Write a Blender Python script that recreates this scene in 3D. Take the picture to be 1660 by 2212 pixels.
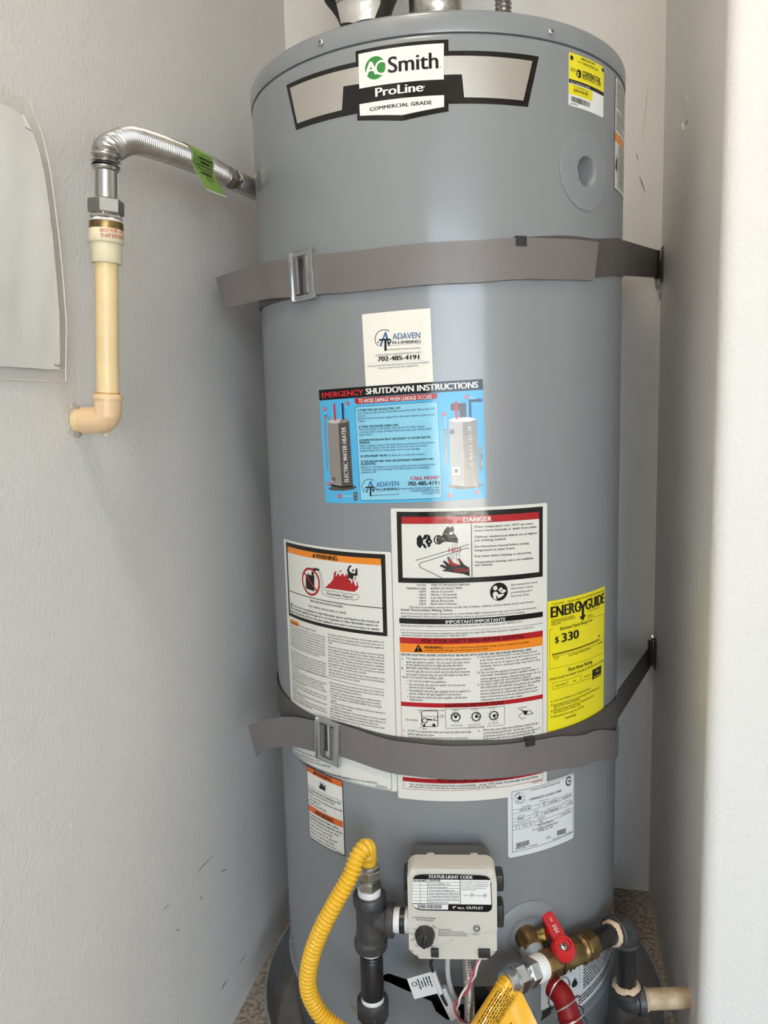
import bpy, bmesh, math, random
from math import sin, cos, pi, radians, sqrt, hypot, atan2
from mathutils import Vector, Matrix
from mathutils.geometry import tessellate_polygon

# ------------------------------------------------------------------ clear
for o in list(bpy.data.objects):
    bpy.data.objects.remove(o, do_unlink=True)
scene = bpy.context.scene
COL = scene.collection
random.seed(7)

# ------------------------------------------------------------------ camera
YAW, PITCH, ROLL = 0.217552426, 0.134712586, -0.0272499853
cam_d = bpy.data.cameras.new('camera')
cam_d.sensor_fit = 'HORIZONTAL'
cam_d.sensor_width = 36.0
cam_d.lens = 1680.1 / 1660.0 * 36.0
cam_d.clip_start = 0.02
cam = bpy.data.objects.new('camera', cam_d)
COL.objects.link(cam)
fw = Vector((-sin(YAW) * cos(PITCH), cos(YAW) * cos(PITCH), -sin(PITCH)))
rt = Vector((cos(YAW), sin(YAW), 0))
up = rt.cross(fw)
rt2 = rt * cos(ROLL) + up * sin(ROLL)
up2 = -rt * sin(ROLL) + up * cos(ROLL)
M = Matrix((rt2, up2, -fw)).transposed().to_4x4()
M.translation = Vector((0.171527925, -1.19627897, 1.0077553))
cam.matrix_world = M
scene.camera = cam

# ------------------------------------------------------------------ world, daylight through the garage door, exposure
DOOR_X0, DOOR_X1, DOOR_Z, DOOR_Y = 0.25, 2.95, 2.15, -4.3
world = bpy.data.worlds.new('world')
scene.world = world
world.use_nodes = True
bg = world.node_tree.nodes['Background']
bg.inputs['Color'].default_value = (0.72, 0.86, 1.0, 1)
bg.inputs['Strength'].default_value = 7.5
# portal in the garage door: guides the sky's light through the opening, gives off nothing itself
pl = bpy.data.lights.new('door_portal', 'AREA')
pl.shape = 'RECTANGLE'
pl.size, pl.size_y = DOOR_X1 - DOOR_X0, DOOR_Z
pl.cycles.is_portal = True
po = bpy.data.objects.new('door_portal', pl)
COL.objects.link(po)
po.location = ((DOOR_X0 + DOOR_X1) / 2, DOOR_Y - 0.13, DOOR_Z / 2)
po.rotation_euler = (radians(90), 0, 0)
# sun from behind the house: it reaches the driveway outside, not the garage
sd_ = bpy.data.lights.new('sun', 'SUN')
sd_.energy = 130.0
sd_.angle = radians(0.53)
sd_.color = (1.0, 0.95, 0.88)
so = bpy.data.objects.new('sun', sd_)
COL.objects.link(so)
so.rotation_euler = Vector((-0.25, -0.55, -1.0)).to_track_quat('-Z', 'Y').to_euler()
# warm ceiling lamp of the garage, behind and above the camera
ld_ = bpy.data.lights.new('garage_lamp', 'AREA')
ld_.shape = 'DISK'
ld_.size = 0.3
ld_.energy = 15.0
ld_.color = (1.0, 0.87, 0.70)
lo_ = bpy.data.objects.new('garage_lamp', ld_)
COL.objects.link(lo_)
lo_.location = (-0.02, -1.25, 2.55)
vs = scene.view_settings
vs.view_transform = 'Standard'
vs.look = 'None'
vs.exposure = 0.08
vs.gamma = 1.0
vs.use_curve_mapping = False

# ------------------------------------------------------------------ dimensions
R = 0.265                       # heater jacket radius, axis on the world origin
XL, XR, YB = -0.3473, 0.3642, 0.3685     # alcove walls
Y_OUT = -0.185                  # outer face of the wall right of the alcove
CEIL = 2.6

# ------------------------------------------------------------------ materials
MATS = {}
def mat(name, col, rough=0.5, metal=0.0, coat=0.0, spec=0.5, var=0.0, vscale=20.0, bump=0.0, bscale=200.0, bdist=0.001, col2=None, trans=0.0, alpha=1.0):
    m = bpy.data.materials.new(name)
    m.use_nodes = True
    nt = m.node_tree
    b = nt.nodes['Principled BSDF']
    b.inputs['Base Color'].default_value = (*col, 1)
    b.inputs['Roughness'].default_value = rough
    b.inputs['Metallic'].default_value = metal
    b.inputs['Specular IOR Level'].default_value = spec
    b.inputs['Coat Weight'].default_value = coat
    b.inputs['Coat Roughness'].default_value = 0.12
    b.inputs['Transmission Weight'].default_value = trans
    b.inputs['Alpha'].default_value = alpha
    tc = nt.nodes.new('ShaderNodeTexCoord')
    if var > 0 or col2:
        n = nt.nodes.new('ShaderNodeTexNoise')
        n.inputs['Scale'].default_value = vscale
        n.inputs['Detail'].default_value = 5
        nt.links.new(tc.outputs['Object'], n.inputs['Vector'])
        r = nt.nodes.new('ShaderNodeValToRGB')
        c2 = col2 if col2 else tuple(max(0, c * (1 - var)) for c in col)
        r.color_ramp.elements[0].position = 0.38
        r.color_ramp.elements[1].position = 0.62
        r.color_ramp.elements[0].color = (*c2, 1)
        r.color_ramp.elements[1].color = (*col, 1)
        nt.links.new(n.outputs['Fac'], r.inputs['Fac'])
        nt.links.new(r.outputs['Color'], b.inputs['Base Color'])
    if bump > 0:
        n = nt.nodes.new('ShaderNodeTexNoise')
        n.inputs['Scale'].default_value = bscale
        n.inputs['Detail'].default_value = 2
        nt.links.new(tc.outputs['Object'], n.inputs['Vector'])
        bp = nt.nodes.new('ShaderNodeBump')
        bp.inputs['Strength'].default_value = bump
        bp.inputs['Distance'].default_value = bdist
        nt.links.new(n.outputs['Fac'], bp.inputs['Height'])
        nt.links.new(bp.outputs['Normal'], b.inputs['Normal'])
    MATS[name] = m
    return m

mat('wall_paint', (0.785, 0.772, 0.748), 0.75, bump=0.55, bscale=190, bdist=0.0016)
mat('ceiling_paint', (0.50, 0.46, 0.40), 0.8)
mat('bare_drywall', (0.64, 0.61, 0.56), 0.85)
mat('concrete', (0.44, 0.385, 0.32), 0.9, col2=(0.20, 0.165, 0.13), vscale=130, bump=0.5, bscale=120, bdist=0.003)
mat('driveway_concrete', (0.52, 0.50, 0.465), 0.9, var=0.15, vscale=4)
mat('added_ground_tone', (0.16, 0.14, 0.11), 0.95, var=0.4, vscale=3)  # dark tone of the added ground beside the driveway
mat('jacket', (0.195, 0.209, 0.226), 0.32, spec=0.5, coat=0.55, bump=0.02, bscale=60, bdist=0.001)
mat('jacket_plastic', (0.205, 0.218, 0.236), 0.45, spec=0.4)
mat('pan', (0.27, 0.275, 0.28), 0.42, var=0.2, vscale=30)
mat('dark_recess', (0.012, 0.010, 0.009), 0.8)
mat('black_paint', (0.012, 0.012, 0.013), 0.5)
mat('chamber_rust', (0.10, 0.025, 0.015), 0.7)
mat('tan_gasket', (0.30, 0.22, 0.15), 0.8, var=0.4, vscale=90)
mat('steel', (0.62, 0.62, 0.61), 0.22, 1.0)
mat('zinc', (0.58, 0.60, 0.61), 0.28, 1.0, var=0.15, vscale=60)
mat('galvanized', (0.60, 0.59, 0.55), 0.32, 1.0, var=0.3, vscale=160, bump=0.25, bscale=90)
mat('stainless', (0.50, 0.49, 0.475), 0.26, 1.0)
mat('sleeve_seam', (0.66, 0.64, 0.58), 0.4)
mat('brass', (0.32, 0.22, 0.09), 0.38, 0.9, col2=(0.16, 0.10, 0.045), vscale=60, bump=0.15, bscale=200)
mat('brass_bright', (0.62, 0.45, 0.16), 0.25, 1.0)
mat('rust_brass', (0.22, 0.13, 0.06), 0.5, 0.5)
mat('iron', (0.075, 0.075, 0.078), 0.42, 0.35, var=0.35, vscale=120, bump=0.3, bscale=350, bdist=0.0006)
mat('iron_black', (0.014, 0.014, 0.016), 0.33, 0.1, bump=0.1, bscale=200)
mat('pipe_dope', (0.62, 0.47, 0.33), 0.7, bump=0.6, bscale=250, bdist=0.002)
mat('teflon', (0.85, 0.85, 0.84), 0.5, bump=0.5, bscale=400)
mat('cpvc', (0.80, 0.62, 0.33), 0.35, var=0.08, vscale=25)
mat('cpvc_pale', (0.76, 0.68, 0.47), 0.4, var=0.08, vscale=40)
mat('cpvc_peach', (0.75, 0.53, 0.31), 0.28)
mat('cpvc_cement', (0.55, 0.30, 0.10), 0.4)
mat('tan_pipe', (0.60, 0.48, 0.33), 0.45, col2=(0.42, 0.30, 0.18), vscale=40)
mat('plaster_crumb', (0.62, 0.58, 0.52), 0.9, bump=0.8, bscale=160, bdist=0.003)
mat('yellow_hose', (0.80, 0.47, 0.025), 0.32, coat=0.3)
mat('tag_orange', (0.85, 0.46, 0.03), 0.3, coat=0.5, bump=0.2, bscale=35, bdist=0.003)
mat('tag_green', (0.18, 0.34, 0.06), 0.5)
mat('tag_cream', (0.68, 0.66, 0.55), 0.5)
mat('red_plastic', (0.52, 0.012, 0.02), 0.32, coat=0.2)
mat('red_hose', (0.20, 0.002, 0.005), 0.45, spec=0.3)
mat('wire_red', (0.45, 0.06, 0.10), 0.5)
mat('wire_white', (0.72, 0.68, 0.60), 0.5)
mat('clear_tube', (0.50, 0.50, 0.49), 0.25)
mat('valve_cream', (0.60, 0.57, 0.51), 0.42)
mat('valve_black', (0.02, 0.02, 0.021), 0.45)
mat('valve_grey', (0.10, 0.10, 0.10), 0.5)
mat('lens_grey', (0.16, 0.16, 0.16), 0.2)
mat('white_plastic', (0.70, 0.71, 0.72), 0.4)
mat('grey_plastic', (0.25, 0.27, 0.29), 0.35, coat=0.2)
mat('insulation', (0.028, 0.024, 0.022), 0.75, var=0.5, vscale=90, bump=0.5, bscale=120, bdist=0.003)
mat('foil', (0.66, 0.64, 0.60), 0.36, 0.35, bump=0.5, bscale=45, bdist=0.004)
mat('paper_sheet', (0.80, 0.80, 0.79), 0.8, bump=0.4, bscale=22, bdist=0.006)
# print inks on the stickers share one gloss
for n, c in {'paper': (0.70, 0.69, 0.64), 'white': (0.80, 0.80, 0.78), 'card': (0.84, 0.81, 0.73), 'plate_white': (0.66, 0.68, 0.69), 'black': (0.005, 0.0045, 0.0045), 'red': (0.34, 0.010, 0.014),
             'red2': (0.48, 0.02, 0.03), 'orange': (0.72, 0.22, 0.015), 'orange2': (0.62, 0.12, 0.02), 'yellow': (0.78, 0.68, 0.015), 'olive': (0.16, 0.13, 0.005), 'green': (0.03, 0.20, 0.04),
             'sky': (0.07, 0.38, 0.66), 'paleblue': (0.24, 0.55, 0.72), 'navy': (0.012, 0.03, 0.10), 'adblue': (0.045, 0.12, 0.30), 'greyblue': (0.22, 0.28, 0.36), 'grey': (0.25, 0.25, 0.26),
             'darkgrey': (0.065, 0.058, 0.055), 'midgrey': (0.22, 0.20, 0.185), 'lightgrey': (0.45, 0.44, 0.43), 'red_print': (0.40, 0.03, 0.03), 'brushed': (0.60, 0.58, 0.54)}.items():
    mat('ink_' + n, c, 0.14, coat=0.0, spec=0.4, bump=0.22, bscale=170, bdist=0.0006)
m = MATS['ink_brushed']
m.node_tree.nodes['Principled BSDF'].inputs['Metallic'].default_value = 0.8
m.node_tree.nodes['Principled BSDF'].inputs['Roughness'].default_value = 0.3
for n in ('sky', 'paleblue', 'black', 'midgrey', 'lightgrey'):
    pass

def webbing_material(name, c1, c2):
    m = bpy.data.materials.new(name)
    m.use_nodes = True
    nt = m.node_tree
    b = nt.nodes['Principled BSDF']
    b.inputs['Roughness'].default_value = 0.42
    b.inputs['Specular IOR Level'].default_value = 0.6
    uv = nt.nodes.new('ShaderNodeUVMap')
    mp = nt.nodes.new('ShaderNodeMapping')
    mp.inputs['Scale'].default_value = (760, 400, 1)
    nt.links.new(uv.outputs['UV'], mp.inputs['Vector'])
    ck = nt.nodes.new('ShaderNodeTexChecker')
    ck.inputs['Scale'].default_value = 1.0
    ck.inputs['Color1'].default_value = (*c1, 1)
    ck.inputs['Color2'].default_value = (*c2, 1)
    nt.links.new(mp.outputs['Vector'], ck.inputs['Vector'])
    nt.links.new(ck.outputs['Color'], b.inputs['Base Color'])
    bp = nt.nodes.new('ShaderNodeBump')
    bp.inputs['Strength'].default_value = 0.5
    bp.inputs['Distance'].default_value = 0.0006
    nt.links.new(ck.outputs['Fac'], bp.inputs['Height'])
    nt.links.new(bp.outputs['Normal'], b.inputs['Normal'])
    MATS[name] = m
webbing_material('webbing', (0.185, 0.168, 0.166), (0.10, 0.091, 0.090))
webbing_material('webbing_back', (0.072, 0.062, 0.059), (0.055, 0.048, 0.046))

def sleeve_material():
    m = bpy.data.materials.new('clear_sleeve')
    m.use_nodes = True
    nt = m.node_tree
    for n in list(nt.nodes):
        if n.type == 'BSDF_PRINCIPLED':
            nt.nodes.remove(n)
    out = nt.nodes['Material Output']
    tr = nt.nodes.new('ShaderNodeBsdfTransparent')
    tr.inputs['Color'].default_value = (0.985, 0.98, 0.965, 1)
    gl = nt.nodes.new('ShaderNodeBsdfGlossy')
    gl.inputs['Roughness'].default_value = 0.15
    mx = nt.nodes.new('ShaderNodeMixShader')
    mx.inputs['Fac'].default_value = 0.06
    nt.links.new(tr.outputs['BSDF'], mx.inputs[1])
    nt.links.new(gl.outputs['BSDF'], mx.inputs[2])
    nt.links.new(mx.outputs['Shader'], out.inputs['Surface'])
    MATS['clear_sleeve'] = m
sleeve_material()

# ------------------------------------------------------------------ object helpers
def link(name, me, m, parent=None, smooth=40):
    if m:
        me.materials.append(MATS[m])
    if smooth:
        me.shade_smooth()
        me.set_sharp_from_angle(angle=radians(smooth))
    o = bpy.data.objects.new(name, me)
    COL.objects.link(o)
    if parent:
        o.parent = parent
    return o

def obj(name, bm, m, parent=None, smooth=40, label=None):
    bmesh.ops.recalc_face_normals(bm, faces=bm.faces)
    me = bpy.data.meshes.new(name)
    bm.to_mesh(me)
    bm.free()
    o = link(name, me, m, parent, smooth)
    if parent and parent.type == 'EMPTY':
        o.matrix_parent_inverse = Matrix.Translation(-parent.location)
    elif parent:
        pass
    if label:
        o['label'] = label
    return o

def thing(name, label, cat, loc=(0, 0, 0), group=None):
    e = bpy.data.objects.new(name, None)
    e.empty_display_size = 0.05
    e.location = loc
    COL.objects.link(e)
    e['label'] = label
    e['category'] = cat
    if group:
        e['group'] = group
    return e

def tag(o, label, cat, group=None):
    o['label'] = label
    o['category'] = cat
    if group:
        o['group'] = group
    return o

def struct(name, bm, m, smooth=0):
    o = obj(name, bm, m, None, smooth)
    o['kind'] = 'structure'
    return o

# ------------------------------------------------------------------ shape helpers
def perp(d):
    d = Vector(d).normalized()
    a = Vector((0, 0, 1)) if abs(d.z) < 0.9 else Vector((1, 0, 0))
    x = a.cross(d).normalized()
    return x, d.cross(x).normalized()

def catmull(pts, n=8):
    pts = [Vector(p) for p in pts]
    P = [pts[0] * 2 - pts[1]] + pts + [pts[-1] * 2 - pts[-2]]
    out = []
    for i in range(1, len(P) - 2):
        p0, p1, p2, p3 = P[i - 1:i + 3]
        for k in range(n):
            t = k / n
            out.append(0.5 * ((2 * p1) + (p2 - p0) * t + (2 * p0 - 5 * p1 + 4 * p2 - p3) * t * t + (3 * p1 - p0 - 3 * p2 + p3) * t ** 3))
    out.append(P[-2])
    return out

def resample(pts, step):
    d = [0]
    for a, b in zip(pts, pts[1:]):
        d.append(d[-1] + (b - a).length)
    n = max(2, int(round(d[-1] / step)))
    out, j = [], 0
    for i in range(n + 1):
        s = d[-1] * i / n
        while j < len(d) - 2 and d[j + 1] < s:
            j += 1
        t = (s - d[j]) / max(1e-9, d[j + 1] - d[j])
        out.append(pts[j].lerp(pts[j + 1], t))
    return out, d[-1]

def tube(bm, pts, r, seg=16, caps=True):
    pts = [Vector(p) for p in pts]
    n = len(pts)
    tan = []
    for i in range(n):
        a = pts[max(0, i - 1)]
        b = pts[min(n - 1, i + 1)]
        tan.append((b - a).normalized())
    x, y = perp(tan[0])
    rings = []
    for i in range(n):
        t = tan[i]
        x = (x - t * x.dot(t)).normalized()
        y = t.cross(x)
        rr = r[i] if isinstance(r, (list, tuple)) else r
        rings.append([bm.verts.new(pts[i] + (x * cos(2 * pi * k / seg) + y * sin(2 * pi * k / seg)) * rr) for k in range(seg)])
    for a, b in zip(rings, rings[1:]):
        for k in range(seg):
            bm.faces.new((a[k], a[(k + 1) % seg], b[(k + 1) % seg], b[k]))
    if caps:
        bm.faces.new(rings[0][::-1])
        bm.faces.new(rings[-1])

def lathe(bm, prof, origin, axis, seg=32, rot=0.0, caps=True, xref=None):
    o = Vector(origin)
    d = Vector(axis).normalized()
    x, y = perp(d)
    if xref is not None:
        x = (Vector(xref) - d * Vector(xref).dot(d)).normalized()
        y = d.cross(x)
    rings = []
    for s, r in prof:
        rings.append([bm.verts.new(o + d * s + (x * cos(2 * pi * k / seg + rot) + y * sin(2 * pi * k / seg + rot)) * r) for k in range(seg)])
    for a, b in zip(rings, rings[1:]):
        for k in range(seg):
            bm.faces.new((a[k], a[(k + 1) % seg], b[(k + 1) % seg], b[k]))
    if caps:
        bm.faces.new(rings[0][::-1])
        bm.faces.new(rings[-1])

def hexnut(bm, origin, axis, length, r, rot=0.0, c=0.0015):
    """hexagonal nut with chamfered ends"""
    lathe(bm, [(0, r * 0.93), (c, r), (length - c, r), (length, r * 0.93)], origin, axis, 6, rot)

def box(bm, c, s, X=(1, 0, 0), Y=(0, 1, 0), Z=(0, 0, 1), bevel=0.0):
    c, X, Y, Z = Vector(c), Vector(X), Vector(Y), Vector(Z)
    v = {}
    for i in (-1, 1):
        for j in (-1, 1):
            for k in (-1, 1):
                v[i, j, k] = bm.verts.new(c + X * (i * s[0] / 2) + Y * (j * s[1] / 2) + Z * (k * s[2] / 2))
    fs = []
    for q in (((-1, -1, -1), (-1, -1, 1), (-1, 1, 1), (-1, 1, -1)), ((1, -1, -1), (1, 1, -1), (1, 1, 1), (1, -1, 1)), ((-1, -1, -1), (1, -1, -1), (1, -1, 1), (-1, -1, 1)),
              ((-1, 1, -1), (-1, 1, 1), (1, 1, 1), (1, 1, -1)), ((-1, -1, -1), (-1, 1, -1), (1, 1, -1), (1, -1, -1)), ((-1, -1, 1), (1, -1, 1), (1, 1, 1), (-1, 1, 1))):
        fs.append(bm.faces.new([v[a] for a in q]))
    if bevel:
        es = list({e for f in fs for e in f.edges})
        bmesh.ops.bevel(bm, geom=es, offset=bevel, segments=2, affect='EDGES', profile=0.5)

def rrect(w, h, r, n=6, cx=0, cy=0):
    out = []
    for sx, sy, a0 in ((1, 1, 0), (-1, 1, 90), (-1, -1, 180), (1, -1, 270)):
        for k in range(n + 1):
            a = radians(a0 + 90 * k / n)
            out.append((cx + sx * (w / 2 - r) + r * cos(a), cy + sy * (h / 2 - r) + r * sin(a)))
    return out

def prism(bm, poly, O, X, Y, depth, bevel=0.0, seg=2, holes=()):
    """2D outline in frame O,X,Y raised along X cross Y"""
    O, X, Y = Vector(O), Vector(X).normalized(), Vector(Y).normalized()
    N = X.cross(Y)
    loops = [list(poly)] + [list(h) for h in holes]
    flat = [p for lp in loops for p in lp]
    tris = tessellate_polygon([[Vector((p[0], p[1], 0)) for p in lp] for lp in loops])
    lo = [bm.verts.new(O + X * p[0] + Y * p[1]) for p in flat]
    hi = [bm.verts.new(O + X * p[0] + Y * p[1] + N * depth) for p in flat]
    if holes:
        for t in tris:
            bm.faces.new([hi[i] for i in t])
            bm.faces.new([lo[i] for i in t][::-1])
    else:
        bm.faces.new(hi)
        bm.faces.new(lo[::-1])
    k = 0
    top_edges = []
    for lp in loops:
        n = len(lp)
        for i in range(n):
            a, b = k + i, k + (i + 1) % n
            bm.faces.new((lo[a], lo[b], hi[b], hi[a]))
            top_edges.append((hi[a], hi[b]))
        k += n
    if bevel:
        es = [bm.edges.get(e) for e in top_edges]
        bmesh.ops.bevel(bm, geom=[e for e in es if e], offset=bevel, segments=seg, affect='EDGES', profile=0.5)

def corrugated(bm, path, r, amp, pitch, seg=20, per=6, sharp=1.0):
    n0, L = resample(path, pitch / per)
    n = len(n0)
    rad = []
    for i in range(n):
        s = L * i / (n - 1)
        c = 0.5 + 0.5 * cos(2 * pi * s / pitch)
        rad.append(r - amp + 2 * amp * c ** sharp)
    tube(bm, n0, rad, seg)

def helix(path, r, pitch, n=18):
    pts, L = resample(path, pitch / n)
    out = []
    tan0 = (pts[1] - pts[0]).normalized()
    x, y = perp(tan0)
    for i, p in enumerate(pts):
        a = pts[max(0, i - 1)]
        b = pts[min(len(pts) - 1, i + 1)]
        t = (b - a).normalized()
        x = (x - t * x.dot(t)).normalized()
        y = t.cross(x)
        th = 2 * pi * i / n
        out.append(p + (x * cos(th) + y * sin(th)) * r)
    return out

def new():
    return bmesh.new()

# ------------------------------------------------------------------ printing: 2D outlines and lettering wrapped on a surface
STEP = R * radians(2.5)
def cyl(u, z, off=0.0):
    a = u / R
    return Vector(((R + off) * sin(a), -(R + off) * cos(a), z))

def cyl_mapper(x, y, off):
    return cyl(x / 1000, y / 1000, off)

def plane_mapper(O, X, Y):
    O, X, Y = Vector(O), Vector(X).normalized(), Vector(Y).normalized()
    N = X.cross(Y)
    return lambda x, y, off: O + X * (x / 1000) + Y * (y / 1000) + N * off

_tc = bpy.data.curves.new('lettering', 'FONT')
_to = bpy.data.objects.new('lettering', _tc)
COL.objects.link(_to)
_tc.size = 1.0
TCACHE = {}
def glyphs(s, bold, res):
    key = (s, bold, res)
    if key not in TCACHE:
        _tc.body = s
        _tc.offset = bold
        _tc.resolution_u = res
        dg = bpy.context.evaluated_depsgraph_get()
        dg.update()
        me = _to.evaluated_get(dg).to_mesh()
        vs_ = [(v.co.x, v.co.y) for v in me.vertices]
        fs = [tuple(p.vertices) for p in me.polygons]
        _to.evaluated_get(dg).to_mesh_clear()
        TCACHE[key] = (vs_, fs)
    return TCACHE[key]
_v, _f = glyphs('H', 0.0, 2)
CAPH = max(v[1] for v in _v) - min(v[1] for v in _v)

class Print:
    """collects flat shapes in millimetres, one mesh per (part name, ink)"""
    def __init__(self):
        self.parts = {}
    JOINED = ('lettering', 'fine_print', 'barcode')
    def add(self, part, ink, layer, verts, faces):
        k = 0 if part in self.JOINED else len(self.parts)
        vs_, fs = self.parts.setdefault((part, ink, layer, k), ([], []))
        b = len(vs_)
        vs_.extend(verts)
        fs.extend(tuple(i + b for i in f) for f in faces)
    def poly(self, pts, ink, part, layer, holes=()):
        loops = [pts] + list(holes)
        flat = [p for lp in loops for p in lp]
        t = tessellate_polygon([[Vector((p[0], p[1], 0)) for p in lp] for lp in loops])
        self.add(part, ink, layer, flat, [tuple(f) for f in t])
    def line(self, pts, w, ink, part, layer):
        pts = [p for i, p in enumerate(pts) if i == 0 or hypot(p[0] - pts[i - 1][0], p[1] - pts[i - 1][1]) > 1e-6]
        closed = len(pts) > 3 and hypot(pts[0][0] - pts[-1][0], pts[0][1] - pts[-1][1]) < 0.05
        if closed:
            pts = pts[:-1]
        n = len(pts)
        vs_ = []
        for i in range(n):
            a = pts[i - 1] if (i or closed) else pts[i]
            b = pts[(i + 1) % n] if (i < n - 1 or closed) else pts[i]
            p = pts[i]
            d0 = Vector((p[0] - a[0], p[1] - a[1]))
            d1 = Vector((b[0] - p[0], b[1] - p[1]))
            if d0.length < 1e-9:
                d0 = d1
            if d1.length < 1e-9:
                d1 = d0
            d0.normalize()
            d1.normalize()
            t = d0 + d1
            t = t.normalized() if t.length > 1e-6 else d0
            k = w / 2 / max(0.35, t.dot(d0))
            vs_ += [(p[0] - t.y * k, p[1] + t.x * k), (p[0] + t.y * k, p[1] - t.x * k)]
        m = n if closed else n - 1
        self.add(part, ink, layer, vs_, [(2 * i, 2 * i + 1, 2 * ((i + 1) % n) + 1, 2 * ((i + 1) % n)) for i in range(m)])
    def circle(self, x, y, ro, ri, ink, part, layer):
        n = 36 if ro > 4 else 14
        o = [(x + ro * cos(2 * pi * k / n), y + ro * sin(2 * pi * k / n)) for k in range(n)]
        if ri > 0:
            i = [(x + ri * cos(2 * pi * k / n), y + ri * sin(2 * pi * k / n)) for k in range(n)]
            self.add(part, ink, layer, o + i, [(k, (k + 1) % n, n + (k + 1) % n, n + k) for k in range(n)])
        else:
            self.add(part, ink, layer, o, [tuple(range(n))])
    def text(self, x0, y0, x1, y1, cap, s, ink, bold=0.0, part='lettering', layer=7):
        heavy = max(0.0, min(bold, 0.06) - 0.004) * 1.2     # bold by overstriking
        bold = 0.0
        vs_, fs = glyphs(s, bold, 4 if cap > 5 else 2)
        if not vs_:
            return
        a, b = min(v[0] for v in vs_), max(v[0] for v in vs_)
        L = hypot(x1 - x0, y1 - y0)
        sx = L / max(1e-6, b - a)
        sy = cap / (CAPH + 2 * bold)
        cx, cy = (x1 - x0) / L, (y1 - y0) / L
        if len(s) == 1:
            sx = min(sx, sy * 1.1)
            x0 += cx * (L - (b - a) * sx) / 2
            y0 += cy * (L - (b - a) * sx) / 2
        for dx, dy in (((0, 0),) if heavy < 0.002 else ((-heavy, 0), (heavy, 0)) if heavy < 0.022 else ((-heavy, 0.008), (0, 0), (heavy, 0.008))):
            out = [(x0 + (v[0] - a + dx) * sx * cx - (v[1] + dy) * sy * cy, y0 + (v[0] - a + dx) * sx * cy + (v[1] + dy) * sy * cx) for v in vs_]
            self.add(part, ink, layer, out, fs)
    def table(self, rows):
        for e in rows:
            if e[0] == 't':
                self.text(e[1], e[2], e[3], e[4], e[5], e[6], e[7], e[8])
            elif e[0] == 'p':
                self.poly(e[1], e[2], e[3], e[4])
            elif e[0] == 'l':
                self.line(e[1], e[2], e[3], e[4], e[5])
            elif e[0] == 'c':
                self.circle(e[1], e[2], e[3], e[4], e[5], e[6], e[7])
    def build(self, parent, mapper, curved=True, base=0.0003, dl=0.00012, smooth=True):
        objs = []
        for (part, ink, layer, _k), (vs_, fs) in sorted(self.parts.items(), key=lambda kv: (kv[0][2], kv[0][0], kv[0][1], kv[0][3])):
            bm = bmesh.new()
            bv = [bm.verts.new((v[0], v[1], 0)) for v in vs_]
            for f in fs:
                try:
                    bm.faces.new([bv[i] for i in f])
                except ValueError:
                    pass
            if curved:
                st = STEP * 1000
                big = any(max(v.co.x for v in f.verts) - min(v.co.x for v in f.verts) > 6 for f in bm.faces)
                if big:
                    lo = min(v.co.x for v in bm.verts)
                    hi = max(v.co.x for v in bm.verts)
                    for k in range(int(math.floor(lo / st)) + 1, int(math.ceil(hi / st))):
                        bmesh.ops.bisect_plane(bm, geom=bm.verts[:] + bm.edges[:] + bm.faces[:], plane_co=(k * st, 0, 0), plane_no=(1, 0, 0), dist=1e-5)
            off = base + layer * dl
            nor = []
            for v in bm.verts:
                x, y = v.co.x, v.co.y
                v.co = mapper(x, y, off)
                if curved:
                    nor.append(Vector((v.co.x, v.co.y, 0)).normalized())
            if curved:
                bm.normal_update()
                fl = [f for f in bm.faces if f.normal.dot(Vector((f.calc_center_median().x, f.calc_center_median().y, 0))) < 0]
                bmesh.ops.reverse_faces(bm, faces=fl)
            me = bpy.data.meshes.new(part)
            bm.to_mesh(me)
            bm.free()
            me.materials.append(MATS['ink_' + ink] if 'ink_' + ink in MATS else MATS[ink])
            if curved:
                me.shade_smooth()
                me.normals_split_custom_set_from_vertices(nor)
            o = bpy.data.objects.new(part, me)
            COL.objects.link(o)
            o.parent = parent
            if parent and parent.type == 'EMPTY':
                o.matrix_parent_inverse = Matrix.Translation(-parent.location)
            if part in self.JOINED:
                o['kind'] = 'stuff'
            objs.append(o)
        return objs

def rounded(pts, r, n=4):
    """round the corners of a convex outline (mm)"""
    out = []
    k = len(pts)
    for i in range(k):
        p0, p1, p2 = Vector(pts[i - 1]), Vector(pts[i]), Vector(pts[(i + 1) % k])
        a = p1 + (p0 - p1).normalized() * r
        b = p1 + (p2 - p1).normalized() * r
        for j in range(n + 1):
            t = j / n
            q = a * (1 - t) ** 2 + p1 * 2 * t * (1 - t) + b * t * t
            out.append((q.x, q.y))
    return out

def R4(u0, z0, u1, z1):
    return [(u0, z1), (u1, z1), (u1, z0), (u0, z0)]

def sheet(parent, name, pts, ink, label, rows=(), off=0.0, mapper=cyl_mapper, curved=True):
    """a sticker: its sheet is a part of the thing, what is printed on it are sub-parts"""
    pr = Print()
    pr.poly(pts, ink, name, 0)
    s = pr.build(parent, mapper, curved, base=0.0003 + off)[0]
    s['label'] = label
    if rows:
        q = Print()
        q.table(rows)
        q.build(s, mapper, curved, base=0.0003 + off)
    return s


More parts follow.
